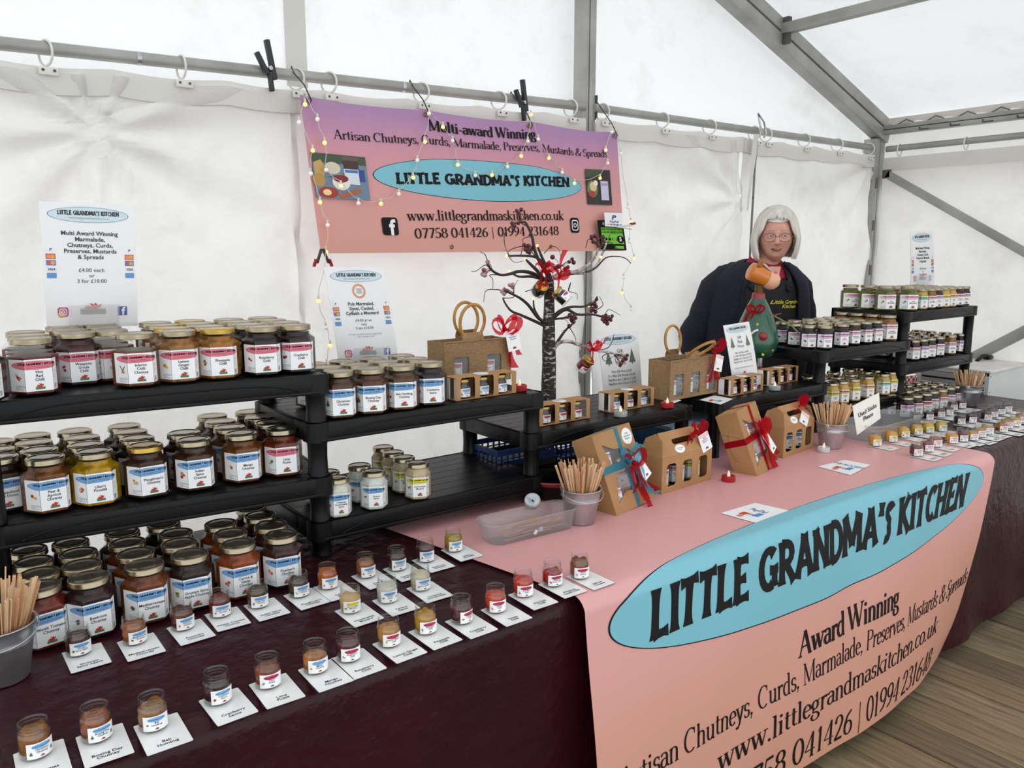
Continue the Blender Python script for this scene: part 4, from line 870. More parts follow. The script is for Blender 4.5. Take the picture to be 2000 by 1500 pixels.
LEFT = [  # pixel of jar foot, name, oval, colour, picture, fill level
 (74, 1486, 'Christmas\nChutney', 'blue', '#8a5a2c', 'tree', .040), (194, 1453, 'Boxing Day\nChutney', 'blue', '#8a4a26', 'tree', .039), (306, 1431, 'Bah\nHumbug', 'blue', '#8a6034', 'bauble', .037), (432, 1379, 'Cranberry\nSauce', 'blue', '#3d0a18', 'cran', .030), (531, 1347, 'Lime\nPickle', 'crimson', '#7d3510', 'lime', .034),
 (624, 1318, 'Mango\nChutney', 'blue', '#b06a24', 'mango', .031), (689, 1295, 'Raspberry\nChilli', 'crimson', '#4d0c1a', 'rasp', .037), (768, 1266, 'Lemon Ginger\nChilli', 'crimson', '#b57c34', 'lemon', .036), (840, 1241, 'Pineapple\nChilli', 'crimson', '#b5831a', 'pine', .038), (910, 1221, 'Cranberry\nChilli', 'crimson', '#50101f', 'cran', .034),
 (977, 1199, 'Sweet\nChilli', 'crimson', '#c33c12', 'chilli', .038), (1031, 1172, 'Hot Red\nChilli', 'crimson', '#c5341c', 'chilli', .038), (1088, 1151, 'Weapons\nGrade Chilli', 'crimson', '#a81512', 'rasp', .032), (1141, 1136, 'Inferno\nChutney', 'crimson', '#7d4420', 'dragonchilli', .039),
 (158, 1284, 'Grumpe\nSpicy Apple', 'blue', '#4a2614', 'apple', .038), (268, 1262, 'Mediterranean\nChutney', 'blue', '#9a5a2c', 'med', .038), (362, 1234, 'Poachers\nChutney', 'blue', '#5d2c18', 'carrot', .038), (436, 1208, 'Welsh Tomato\nChutney', 'blue', '#6f2516', 'tomato', .039), (510, 1190, 'Indian Spice\nChutney', 'blue', '#54381a', 'spice', .038), (590, 1169, "Ploughman's\nChutney", 'blue', '#4a2c1c', 'garlic', .037),
 (647, 1153, 'Carrot\nGarlic', 'blue', '#b3560f', 'carrot', .040), (721, 1131, 'Pear &\nApricot', 'blue', '#8d5320', 'orange', .038), (782, 1117, 'Caramelised\nRed Onion', 'blue', '#3a2218', 'onion', .037), (838, 1100, 'Beetroot\nChutney', 'blue', '#451019', 'beet', .036), (893, 1083, "Lilian's\nPiccalilli", 'blue', '#a58a10', 'onion', .038),
 (692, 1200, 'Horseradish\nMustard', 'yellow', '#c9a66c', 'must', .034), (764, 1180, 'Tartare\nSauce', 'blue', '#cbc8b8', 'tart', .037), (829, 1156, 'Creamed\nHorseradish', 'blue', '#cfc2a6', 'horse', .038)]
for i, (u, v, tt, ell, cc, pic, lv) in enumerate(LEFT):
    nm = tt.replace('\n', ' '); p = atz(u, v, T); x, y = p.x, p.y+.016
    row = 'front row' if i < 14 else ('back row' if i < 25 else 'middle row')
    lb = {'Christmas Chutney': 'tree pictures'}.get(nm)
    cn = nm
    sample_jar(x, y, nm, ell, cc, pic, tt, 'open tasting jar of %s with %s oval label, %s of samples' % (nm, ell, row), 'open tasting jars on the left of the counter', lv, rz=(.25 if nm == 'Cranberry Chilli' else None))
    card(x+.006+R.uniform(-.002, .002), y-.026, tt, 'white laminated name card reading %s on the maroon cloth' % nm if i != 13 else 'white laminated name card reading Inferno Chutney on the pink banner edge', 'name cards under the left tasting jars', R.uniform(-.03, .03), z=.004 if x > .93 else .0)
RIGHT = [  # x, y, colour, oval, title
 (2.725, 1.410, '#d99a20', 'yellow', 'Lemon\nCurd', 'squat lemon curd tasting jar nearest the wooden stick bucket'), (2.831, 1.406, '#e0a52c', 'yellow', 'Orange\nCurd', 'second yellow curd tasting jar from the wooden stick bucket'), (2.934, 1.412, '#e3ae2c', 'yellow', 'Lime\nCurd', 'third yellow curd tasting jar in front of the used-stick tub'), (3.019, 1.405, '#dfa726', 'yellow', 'Passion\nCurd', 'fourth yellow curd tasting jar at the right end of the used-stick tub'), (3.105, 1.402, '#e0b022', 'yellow', 'St Clements\nCurd', 'fifth yellow curd tasting jar'), (3.172, 1.384, '#d9b238', 'green', 'Gooseberry\nCurd', 'last yellow curd tasting jar, partly hidden by the fifth'),
 (2.700, 1.252, '#5d1a16', 'rose', 'Strawberry\nPreserve', 'dark red tasting jar at the front right of the pink banner'), (2.790, 1.258, '#7d2438', 'rose', 'Blackberry\nPreserve', 'tasting jar of lumpy purple jam behind the front dark red one'), (2.883, 1.272, '#a8452c', 'rose', 'Rhubarb\nPreserve', 'tasting jar of coral rhubarb jam'), (2.985, 1.262, '#cf8f20', 'rose', 'Orange\nMarmalade', 'amber marmalade tasting jar with its blank side showing'), (3.058, 1.258, '#5d0f1c', 'rose', 'Cherry\nPreserve', 'tasting jar of dark cherry jam between two amber marmalades'), (3.110, 1.244, '#c88a26', 'rose', 'Lemon\nMarmalade', 'amber tasting jar right of the dark cherry jam'),
 (3.190, 1.250, '#b07e28', 'rose', 'Ginger\nMarmalade', 'golden brown marmalade tasting jar past the banner end'), (3.262, 1.252, '#b58838', 'rose', 'Lime\nMarmalade', 'pale amber marmalade tasting jar past the banner end'), (3.345, 1.235, '#a8651a', 'rose', 'Whisky\nMarmalade', 'deep orange marmalade tasting jar near the counter edge'), (3.435, 1.25, '#b58130', 'rose', 'Lemon Ginger\nMarmalade', 'amber tasting jar behind the deep orange marmalade'), (3.50, 1.245, '#c79a3e', 'rose', 'Grapefruit\nMarmalade', 'pale gold marmalade tasting jar near the right picture edge'), (3.60, 1.26, '#b06f30', 'rose', 'Three Fruit\nMarmalade', 'rightmost amber marmalade tasting jar'),
 (3.287, 1.54, '#1f0d12', 'rose', 'Damson\nPreserve', 'dark tasting jar behind the used-stick tub, leftmost of its row'), (3.345, 1.515, '#170a14', 'rose', 'Blackcurrant\nPreserve', 'almost black tasting jar, second behind the used-stick tub'), (3.44, 1.512, '#57301f', 'rose', 'Fig\nPreserve', 'brown fig tasting jar in the rear row'), (3.513, 1.51, '#5a3226', 'rose', 'Apple\nPreserve', 'brown tasting jar half hidden by the fig one'), (3.643, 1.55, '#3a1222', 'rose', 'Plum\nPreserve', 'purple tasting jar by the leg of the right shelves'), (3.715, 1.545, '#4a1626', 'rose', 'Mulberry\nPreserve', 'purple-red tasting jar left of the grey stick bucket'),
 (3.36, 1.397, '#2c1418', 'rose', 'Bramble\nJelly', 'dark jelly tasting jar in the middle right row, leftmost'), (3.426, 1.381, '#2f161b', 'rose', 'Sloe\nJelly', 'dark jelly tasting jar, second in the middle right row'), (3.534, 1.367, '#3d1d1c', 'rose', 'Winter\nPreserve', 'dark brown tasting jar, third in the middle right row'), (3.618, 1.376, '#4a2a20', 'rose', 'Apricot\nPreserve', 'brown tasting jar, fourth in the middle right row'), (3.706, 1.382, '#2a1318', 'rose', 'Summer\nPreserve', 'dark tasting jar, fifth in the middle right row'), (3.79, 1.387, '#241016', 'rose', 'Elderberry\nPreserve', 'dark tasting jar, last in the middle right row')]
for i, (x, y, cc, ell, tt, lb) in enumerate(RIGHT):
    sample_jar(x, y, tt, ell, cc, ('lemon', 'orange', 'berry', 'straw')[i % 4] if i < 18 else 'berry', tt, lb, 'open tasting jars on the right of the counter', .039 if i < 6 else .036, rz=-math.atan2(x, y)*.72+.35)
    card(x+.006, y-.030, tt, 'name card under the %s' % lb.replace('tasting ', '').replace('wooden ', ''), 'name cards under the right tasting jars', R.uniform(-.04, .04), z=.004 if y < 1.5 and x < 3.05 else .0)
# ================================================================ gift packs, boxes, bags
def plate(m, loops, t, ma, M=None):
    vf = curve2d(loops, extrude=t/2); m.add(vf[0], vf[1], ma, False, M)
def bow(parent, c, s, ma, seed=0, tails=((.9, -1.2), (-.5, -1.3)), n=(0, -1, 0), name='bow', loops=2):
    """ribbon bow facing n: loops, knot and hanging tails"""
    c = Vector(c); n = Vector(n).normalized(); up = Vector((0, 0, 1)); sx = up.cross(n).normalized(); up = n.cross(sx)
    r = random.Random(seed); m = MB()
    for k in range(loops):
        for sd in (-1, 1):
            a = (.35+.45*k)*sd; L = s*(1-.15*k)
            pts = []; 
            for i in range(13):
                g = 2*PI*i/12; x = L*.5*(1-math.cos(g)); y = L*.36*math.sin(g)
                d = sx*sd*(x*math.cos(a)-y*math.sin(a)*sd*0)+up*(x*math.sin(abs(a))*.9+y)
                pts.append(c+d+n*(.25*L*math.sin(g/2)+.004))
            cc_ = sum(pts, Vector())/13; wv = [((p_-cc_).normalized()*.9+n*.5)*s*.155*(.35+.65*math.sin(PI*i/12)) for i, p_ in enumerate(pts)]
            m.ribbon(pts, wv, ma)
    for i, (tx, ty) in enumerate(tails):
        pts = [c+n*.005+sx*(tx*s*(t+.18*math.sin(t*5+i)))+up*(ty*s*t)+n*(.12*s*math.sin(t*3+i)) for t in [q/9 for q in range(10)]]
        m.ribbon(pts, [(sx*.9+n*.4*math.cos(q*.5+i))*s*(.12+.014*q) for q in range(10)], ma)
    m.ball(c+n*.008, (s*.13, s*.13, s*.15), ma, 8, 6)
    return m.obj(name, parent)
def gift_tag(parent, c, rz=0, w_=.034, h_=.048, lines="Little\nGrandma's\nKitchen", n=None, tilt=0):
    M = Matrix.Translation(c) @ Matrix.Rotation(rz, 4, 'Z') @ Matrix.Rotation(PI/2-.1, 4, 'X') @ Matrix.Rotation(tilt, 4, 'Z')
    m = MB(); plate(m, [rrect(w_, h_, .002, 2, 0, -h_/2)], .001, WHITE, M)
    f = lambda x, y: M @ Vector((x, y, .0009))
    m.flat(poly([(-w_/2+.001, -.002), (w_/2-.001, -.002), (w_/2-.001, -.013), (-w_/2+.001, -.010)]), mat('tag_blush', '#f3c3c6', .5), f)
    m.flat(xf(text(lines, .01, res=1), .0062, 0, -.016), mat('violet_ink', '#5a4f7c', .5), lambda x, y: M @ Vector((x, y, .0012)))
    m.flat(poly([(-.007, -h_+.006), (.007, -h_+.006), (.003, -h_+.012), (-.004, -h_+.012)]), mat('print_7a3434', '#7a3434', .5), f)
    return m.obj('gift_tag', parent)
def closed_mini(x, y, z, rz, ell, cc, pic, tt, label, group):
    t = thing('mini_jar', label, 'jar', (x, y, z), rz, group)
    put('glass', MG, t); put('contents', mini_cont(cc, .040), t); put('lid', lid_mesh('mini', 'brass'), t); put('label', label_mesh('mini', tt, ell, pic), t)
def mini_pack(x, y, z, rz, label, grp, jars, lbs):
    t = thing('mini_gift_pack', label, 'gift pack', (x, y, z), rz, 'three-jar card gift packs')
    W_, D_, H_ = .200, .052, .0585
    m = MB()
    m.box((0, 0, H_), (W_, D_, .0014), KRAFT); m.box((0, D_/2, H_/2), (W_, .0014, H_), KRAFT); m.box((0, 0, .0008), (W_, D_, .0014), KRAFT)
    for k in range(4):
        cx = (-1.5+k)*.0615; w_ = .0165 if 0 < k < 3 else .015
        cx = max(-W_/2+.008, min(W_/2-.008, cx*1.0))
        lp = [(cx-w_/2-.004, H_), (cx-w_/2, H_-.006), (cx-w_/2+.0006, H_/2), (cx-w_/2, .005), (cx-w_/2-.003, 0), (cx+w_/2+.003, 0), (cx+w_/2, .005), (cx+w_/2-.0006, H_/2), (cx+w_/2, H_-.006), (cx+w_/2+.004, H_)]
        lp = [(max(-W_/2, min(W_/2, a)), b_) for a, b_ in lp]
        plate(m, [lp], .0014, KRAFT, Matrix.Translation((0, -D_/2, 0)) @ Matrix.Rotation(PI/2, 4, 'X'))
    m.obj('sleeve', t)
    m = MB(); m.box((-W_/2+.002, D_/2-.012, H_/2), (.001, .022, H_-.004), WHITE); m.box((-W_/2+.003, -D_/2+.006, H_/2), (.001, .010, H_-.004), WHITE); m.obj('card_lining', t)
    m = MB(); m.lathe([(.0001, .0004), (.021, .0004), (.021, .0)], WHITE, 20, c=(.0, 0, H_+.0011)); m.flat(xf(text("Little\nGrandma's\nKitchen", res=1), .006, 0, .006), INK, lambda a, b_: Vector((a, b_, H_+.0018))); m.obj('sticker', t)
    for k in range(3):
        ox = (-1+k)*.0615; xx = x+ox*math.cos(rz); yy = y+ox*math.sin(rz)
        ell, cc, pic, tt = jars[k]; closed_mini(xx, yy, z+.0022, rz+R.uniform(-.1, .1), ell, cc, pic, tt, lbs % ('left', 'middle', 'right')[k], grp)
J = lambda e, c, p, t_: (e, c, p, t_)
CH = J('blue', '#3a2415', 'tree', 'Christmas\nChutney'); BX = J('blue', '#3a2012', 'tree', 'Boxing Day\nChutney'); CR = J('crimson', '#2a0a10', 'cran', 'Cranberry\nChilli'); RA = J('crimson', '#1f0a0c', 'rasp', 'Raspberry\nChilli'); HR = J('crimson', '#4a0d0c', 'chilli', 'Hot Red\nChilli'); CS = J('blue', '#260a0d', 'cran', 'Cranberry\nSauce'); PR = J('rose', '#5a1a12', 'straw', 'Strawberry\nPreserve'); LM = J('rose', '#7d5a20', 'lime', 'Lime\nMarmalade'); BL = J('rose', '#1c0c14', 'berry', 'Damson\nPreserve')
mini_pack(1.203, 1.700, T+.3158, .03, 'kraft sleeve of three mini jars in front of the jute bag on the left', 'mini jars in the pack before the left jute bag', [CH, BX, CS], '%s mini jar in the kraft sleeve by the left jute bag')
mini_pack(1.500, 1.725, T+.2042, .02, 'kraft sleeve of three mini jars in front of the twig tree trunk', 'mini jars in the pack by the tree trunk', [CR, RA, HR], '%s mini jar in the kraft sleeve by the tree trunk')
mini_pack(1.800, 1.745, T+.2042, .02, 'kraft sleeve of three mini jars in front of the first gift pack price sign', 'mini jars in the pack before the first price sign', [CS, CR, CH], '%s mini jar in the kraft sleeve by the first gift price sign')
mini_pack(2.352, 1.720, T+.1972, .05, 'kraft sleeve of three mini jars at the foot of the leaning gift price sign', 'mini jars in the pack before the leaning sign', [PR, HR, RA], '%s mini jar in the kraft sleeve at the foot of the leaning sign')
mini_pack(2.640, 1.765, T+.1972, .05, 'kraft sleeve of three mini jars at the right end of the reindeer shelf', 'mini jars in the pack by the reindeer', [LM, BL, PR], '%s mini jar in the kraft sleeve nearest the reindeer')

JUTE = mat('jute_weave', '#b3916a', .85, noise_s=120, noise_c='#9a7851', bump=.6, bump_s=300, stretch=(1, 1, 3))
CANE = mat('bent_cane', '#b98a3e', .4, noise_s=30, noise_c='#a97628')
def jute_bag(x, y, z, rz, W_, D_, H_, label, jars, hopen, lbl):
    t = thing('jute_bag', label, 'bag', (x, y, z), rz, 'jute jar bags')
    m = MB(); th = .003; wins = []
    n = len(jars); ww = .052; gap = W_/n
    outer = [(-W_/2, 0), (W_/2, 0), (W_/2+.002, H_), (-W_/2-.002, H_)]
    loops = [outer]+[rrect(ww, H_*.56, .006, 3, (-(n-1)/2+k)*gap, H_*.37) for k in range(n)]
    plate(m, loops, th, JUTE, Matrix.Translation((0, -D_/2, 0)) @ Matrix.Rotation(PI/2, 4, 'X'))
    m.box((0, D_/2, H_/2), (W_, th, H_), JUTE); m.box((0, 0, .002), (W_, D_, th), JUTE)
    for sx in (-1, 1): m.grid(lambda u, v: (sx*(W_/2-.010*math.sin(PI*u)*v), -D_/2+D_*u, H_*v), 6, 6, JUTE)
    for zz in (0.003, H_): m.tube([(-W_/2, -D_/2-.001, zz), (W_/2, -D_/2-.001, zz)], .003, JUTE, 6)
    m.tube([(-W_/2, -D_/2-.001, 0), (-W_/2, -D_/2-.001, H_)], .003, JUTE, 6); m.tube([(W_/2, -D_/2-.001, 0), (W_/2, -D_/2-.001, H_)], .003, JUTE, 6)
    m.obj('bag_body', t)
    m = MB(); m.box((0, -D_/2+.004, H_*.37), (W_-.02, .0008, H_*.6), mat('bag_window', '#e8e8ea', .2, alpha=.12)); m.obj('clear_window', t)
    for k, (yy, off, lean) in enumerate(((-D_/2+.004, -.02, hopen), (D_/2-.004, .0 if hopen < .3 else -.03, -.1))):
        cx = off+.02*k; Rr = .043
        pts = [(cx+Rr*math.cos(a), yy-(.0)+math.sin(lean)*(-1)*(H_*.0+Rr*1.15*(1+math.sin(a))) , H_+.006+math.cos(lean)*Rr*1.15*(1+math.sin(a))) for a in [math.radians(-58+296*i/24) for i in range(25)]]
        m = MB(); m.tube(pts, .0048, CANE, 8); m.obj('handle', t)
        m = MB()
        for sx in (-1, 1): pass
        m.grid(lambda u, v: (cx-.038+.076*u, yy-(.008 if k == 0 else -.008)*math.sin(PI*v), H_-.012+.036*v), 8, 5, JUTE); m.obj('handle_tab', t)
    for k in range(n):
        ox = (-(n-1)/2+k)*gap; fl = jars[k]
        hex_jar(x+ox*math.cos(rz)+.0*math.sin(rz), y+ox*math.sin(rz), z+.004, fl, 'small', 'silver-gold', lbl % ('left', 'middle', 'right')[k if n == 3 else k*2], 'jars inside jute bags', rz=rz-.5)
    return t
bg = jute_bag(1.315, 1.915, T+.3153, .02, .235, .085, .125, 'jute jar bag with two cane handles and a red bow on the upper left shelf', ['Hot Red Chilli', 'Raspberry Chilli'], .1, '%s jar showing through the window of the left jute bag')
bow(bg, (.085, -.05, .155), .055, ORG_R, 3, tails=((1.3, -1.5), (.9, -2.2)))
gift_tag(bg, (.108, -.062, .150), -.1, .046, .062, tilt=.15)
bg2 = jute_bag(2.122, 1.785, T+.2047, .06, .275, .09, .132, 'jute jar bag with three windows and a drooping red bow beside the gift price signs', ['Christmas Chutney', 'Boxing Day Chutney', 'Bah Humbug Chutney'], .95, '%s jar showing through the window of the three-window jute bag')
bow(bg2, (.085, -.055, .160), .045, ORG_R, 5, tails=((.2, -2.0), (-.5, -2.6), (.6, -2.5)))
gift_tag(bg2, (.105, -.068, .135), -.2, .036, .056, ' ', tilt=-.25)

# carry boxes with gable handles
def carry_box(x, y, z, rz, W_, label, jars, lbl):
    t = thing('carry_box', label, 'gift box', (x, y, z), rz, 'kraft gable boxes with three windows')
    D_, H_, G = .085, .105, .062; th = .0016; m = MB(); gap = W_/3.15
    RX = Matrix.Rotation(PI/2, 4, 'X')
    plate(m, [[(-W_/2, 0), (W_/2, 0), (W_/2, H_), (-W_/2, H_)]]+[rrect(.044, .066, .011, 4, (-1+k)*gap, .050) for k in range(3)], th, KRAFT, Matrix.Translation((0, -D_/2, 0)) @ RX)
    m.box((0, D_/2, H_/2), (W_, th, H_), KRAFT); m.box((0, 0, .001), (W_, D_, th), KRAFT)
    for sx in (-1, 1): m.box((sx*W_/2, 0, H_/2), (th, D_, H_), KRAFT)
    m.obj('box_body', t)
    g = MB()
    sl = math.atan2(G, D_/2); L = math.hypot(G, D_/2)
    for sy in (-1, 1):
        base = Matrix.Translation((0, sy*D_/2, H_)) @ Matrix.Rotation(0 if sy < 0 else PI, 4, 'Z')
        pts = [(-W_/2, 0), (W_/2, 0), (W_/2-.022, L*.55), (W_/2-.026, L), (-W_/2+.026, L), (-W_/2+.022, L*.55)]
        plate(g, [pts, rrect(.095, .018, .008, 4, 0, L*.55)], th, KRAFT, base @ Matrix.Rotation(sl, 4, 'X'))
    for sx in (-1, 1):
        g.add([(sx*W_/2, -D_/2, H_), (sx*W_/2, D_/2, H_), (sx*(W_/2-.012), D_/2-.012, H_+G*.75), (sx*(W_/2-.020), 0, H_+G*1.0), (sx*(W_/2-.012), -D_/2+.012, H_+G*.75)], [(0, 1, 2, 3, 4)], KRAFT)
        g.tube([(sx*(W_/2-.001), -D_/2, H_), (sx*(W_/2-.021), -.002, H_+G)], .0009, KRAFT2, 4)
    g.obj('gable_lid', t)
    s = MB(); Ms = Matrix.Translation((-.028, -D_/2, H_)) @ Matrix.Rotation(sl, 4, 'X') @ Matrix.Translation((0, .016, .0016))
    plate(s, [circ(0, 0, .022, .013, 24)], .0004, WHITE, Ms); s.flat(xf(text("Little Grandma's\nKitchen", res=1), .0048, 0, .001), INK, lambda a, b_: Ms @ Vector((a, b_, .0006))); s.obj('sticker', t)
    for k in range(3):
        ox = (-1+k)*gap
        hex_jar(x+ox*math.cos(rz), y+ox*math.sin(rz)+.004, z+.003, jars[k], 'small', 'silver-gold', lbl % ('left', 'middle', 'right')[k], 'jars inside the gable boxes', rz=rz-.62)
    return t
cb = carry_box(1.800, 1.535, T+.0045, .05, .235, 'kraft gable carry box with red bow beside the blue and red ribboned box', ['Mediterranean Chutney', 'Rum & Raisin Preserve', 'Lemon Curd'], '%s jar in the gable box beside the blue-ribboned box')
bow(cb, (.055, -.02, .158), .045, ORG_R, 8, tails=((-1.4, -1.2), (-.9, -1.6), (1.3, -.6), (.5, -1.5)))
gift_tag(cb, (.072, -.040, .150), -.15, .042, .056, tilt=.35)
cb2 = carry_box(2.418, 1.565, T+.0045, .10, .215, 'kraft gable carry box with red chiffon bow by the right wooden stick bucket', ['Beetroot Chutney', 'Indian Spice Chutney', 'Mango Chutney'], '%s jar in the gable box by the right stick bucket')
bow(cb2, (.045, -.012, .166), .04, ORG_R, 9, tails=((1.4, -.8), (.9, -1.0), (-.3, -.9)), loops=3)
gift_tag(cb2, (.035, -.045, .135), -.1, .05, .04, ' ', tilt=-.5)

# leaning window boxes tied with ribbon
def window_box(x, y, z, rz, lean, W_, D_, H_, label, jars, lbl, c1_, flip):
    M = Matrix.Translation((x, y, z)) @ Matrix.Rotation(rz, 4, 'Z') @ Matrix.Rotation(lean, 4, 'X') @ Matrix.Rotation(flip, 4, 'Y')
    t = put('window_box', None, None, None, None, label, 'gift box', 'leaning kraft window boxes'); t.matrix_world = M; t.location, t.rotation_euler = M.to_translation(), M.to_euler()
    m = MB(); RX = Matrix.Rotation(PI/2, 4, 'X')
    hole = [(-W_*.36, H_*.13), (-W_*.10, H_*.24), (W_*.16, H_*.20), (W_*.40, H_*.30), (W_*.40, H_*.62), (W_*.18, H_*.74), (-W_*.08, H_*.76), (-W_*.34, H_*.86), (-W_*.20, H_*.5)]
    plate(m, [[(-W_/2, 0), (W_/2, 0), (W_/2, H_), (-W_/2, H_)], hole], .0016, KRAFT, RX)
    m.box((0, D_, H_/2), (W_, .0016, H_), KRAFT)
    for sx in (-1, 1): m.box((sx*W_/2, D_/2, H_/2), (.0016, D_, H_), KRAFT)
    for zz in (0.0008, H_): m.box((0, D_/2, zz), (W_, D_, .0016), KRAFT)
    m.obj('box_body', t)
    m = MB(); m.tube([(-W_/2-.001, D_*.55+.018*math.sin(a), H_*.5+.05*math.cos(a)) for a in [PI*i/8*.9+.2 for i in range(9)]], .0007, KRAFT2, 4); m.tube([(-W_/2-.001, D_, H_*.72), (-W_/2-.001, D_*.2, H_*.62)], .0007, KRAFT2, 4)
    m.box((0, D_*.5, -.0006), (W_*.96, .003, .001), KRAFT2); m.obj('tuck_flap', t)
    m = MB(); m.box((0, .003, H_/2), (W_*.9, .0006, H_*.85), mat('bag_window', '#e8e8ea', .2, alpha=.12)); m.obj('clear_window', t)
    m = MB(); rw = .020; e = .0015; zb = H_*.55
    m.box((0, -e, zb), (W_+.004, .0006, rw), c1_); m.box((-W_/2-e, D_/2, zb), (.0006, D_, rw), c1_); m.box((W_/2+e, D_/2, zb), (.0006, D_, rw), c1_)
    m.box((W_*.10, -e, H_/2), (rw*.8, .0006, H_), c1_); m.box((W_*.10, D_/2, H_+e), (rw*.8, D_, .0006), c1_)
    m.obj('ribbon_band', t)
    for k, (jx, jz, tilt, fl) in enumerate(jars):
        Mj = M @ Matrix.Translation((jx, .036, jz)) @ Matrix.Rotation(tilt, 4, 'Y') @ Matrix.Rotation(-.4, 4, 'Z')
        j = hex_jar(0, 0, 0, fl, 'small', 'silver-gold', lbl % ('upper left', 'lower left', 'right', 'lower right')[k], 'jars inside the leaning window boxes', rz=0); j.location = Mj.to_translation(); j.rotation_euler = Mj.to_euler()
    return t
w1 = window_box(1.535, 1.445, T+.006, .16, -.36, .175, .072, .222, 'kraft window box tied with blue and red ribbon leaning on the shelves', [(-.045, .108, .12, 'Rum & Raisin Preserve'), (-.045, .008, .1, 'Orange Marmalade'), (.045, .05, -.1, 'Orange Curd')], '%s jar inside the blue-ribboned window box', ORG_B, -.06)
bow(w1, (.018, -.012, .125), .055, ORG_B, 4, tails=((.3, -1.4), (1.6, -2.1), (.8, -1.9)), name='blue_bow')
bow(w1, (.020, -.018, .118), .05, ORG_R, 6, tails=((-.9, -1.5), (.5, -2.9), (1.4, -2.0), (.25, -2.2)), name='red_bow', loops=1)
m = MB(); Ms = Matrix.Translation((.058, -.0012, .190)) @ Matrix.Rotation(PI/2, 4, 'X'); plate(m, [circ(0, 0, .023, n=28)], .0006, WHITE, Ms); m.flat(xf(text("Little\nGrandma's\nKitchen", res=1), .0075, 0, .006), INK, lambda a, b_: Ms @ Vector((a, b_, .0008))); m.obj('sticker', w1)
gift_tag(w1, (.048, -.014, .135), .0, .04, .075, ' ', tilt=.3)
w2 = window_box(2.135, 1.448, T+.006, .20, -.34, .150, .072, .215, 'kraft window box tied with wide red ribbon in the middle of the pink counter', [(-.035, .105, .1, 'Plum Preserve'), (-.035, .008, .08, 'Strawberry Preserve'), (.040, .05, -.1, 'Damson Preserve')], '%s jar inside the red-ribboned window box', ORG_R, -.10)
bow(w2, (.018, -.012, .125), .05, ORG_R, 11, tails=((.1, -2.0), (.8, -2.2), (.5, -2.6), (1.1, -1.9)), name='red_bow', loops=3)
gift_tag(w2, (.028, -.016, .120), .0, .04, .075, ' ', tilt=.3)

# ---------------------------------------------------------------- buckets of sticks, tubs, tea lights
STW = [mat('birch_stick_%d' % i, c, .7, noise_s=40, noise_c=d) for i, (c, d) in enumerate((('#d9b58c', '#cda478'), ('#cf9f76', '#c08e64'), ('#e0c19c', '#d2ad84')))]
def bucket(x, y, z, s, label, n, lb, darkm=STEEL, sg='wooden tasting sticks', hi=.145):
    t = thing('metal_bucket', label, 'bucket', (x, y, z), R.uniform(-.3, .3), 'small galvanised buckets')
    r0, r1, h = .034*s, .050*s, .086*s
    m = MB(); m.lathe([(.001, .004), (r0*.96, .004), (r0, 0), (r0*1.02, .002), (r0+(r1-r0)*.66, h*.66), (r0+(r1-r0)*.68+.001, h*.675), (r0+(r1-r0)*.66, h*.69), (r0+(r1-r0)*.68+.001, h*.705), (r0+(r1-r0)*.7, h*.72), (r1, h*.985)] + [(r1+.0022*math.sin(a), h-.0012+.0022*math.cos(a)) for a in (1.2, .4, -.4, -1.2)] + [(r1-.002, h*.97), (r0*.9, .006), (.001, .006)], darkm, 36, n='open'); m.obj('pail', t)
    m = MB()
    for sx in (-1, 1): m.box((sx*(r1+.001), 0, h*.93), (.003, .014, .018), darkm, bev=.001)
    pts = [(r1*1.06*math.cos(a), -.004-.5*r1*math.sin(a)*1.0, h*.93-.018*math.sin(a)) for a in [PI*i/16 for i in range(17)]]
    m.tube([(p[0], p[1]-r1*.55*math.sin(PI*i/16), p[2]) for i, p in enumerate(pts)], .0013, darkm, 6); m.obj('handle', t)
    rg = random.Random(int(x*100)); sm = []
    for q in range(3):
        b_ = MB(); b_.box((0, 0, hi/2), (.0062, .0014, hi), STW[q], bev=.0006); sm.append(b_.mesh('wooden_stick'))
    for k in range(n):
        a = rg.random()*2*PI; rr = math.sqrt(rg.random()); fx, fy = rr*math.cos(a), rr*math.sin(a)
        bx, by = fx*r0*.55, fy*r0*.55; tx, ty = fx*r1*1.30+rg.uniform(-.004, .004), fy*r1*1.30+rg.uniform(-.004, .004)
        d = Vector((tx-bx, ty-by, hi*.94)).normalized(); q = Vector((0, 0, 1)).rotation_difference(d) @ Euler((0, 0, rg.random()*PI)).to_quaternion()
        L = hi*rg.uniform(.93, 1.0)
        o = put('wooden_stick', sm[k % 3], None, (x+bx, y+by, z+.008+rg.random()*.012), q.to_euler(), lb, 'stick', sg+' in the '+label.split(' bucket')[0]+' bucket')
bucket(.075, 1.475, T, 1.12, 'galvanised bucket at the far left edge of the counter', 70, 'flat wooden tasting stick standing in the far left bucket')
m = MB(); m.tube([(.082, 1.46, T+.05), (.094, 1.455, T+.195)], .0012, STW[2], 6); m.obj('cocktail_stick', label='thin cocktail stick poking up from the far left bucket', cat='stick')
bucket(1.342, 1.455, T+.0045, 1.05, 'galvanised bucket between the clear tub and the blue-ribboned box', 74, 'flat wooden tasting stick standing in the bucket next to the clear tub')
bucket(2.585, 1.500, T+.0045, 1.05, 'galvanised bucket left of the used-stick sign', 66, 'flat wooden tasting stick standing in the bucket next to the used-stick sign')
bucket(3.822, 1.560, T, 1.12, 'darker galvanised bucket at the right beside the white cabinet', 50, 'flat wooden tasting stick standing in the far right bucket')
TUBP = glassmat('frosted_plastic', (.93, .94, .95), rough=.2, haze=.16, hazec=(.85, .87, .88), ior=1.3, edge=.8, base=.05)
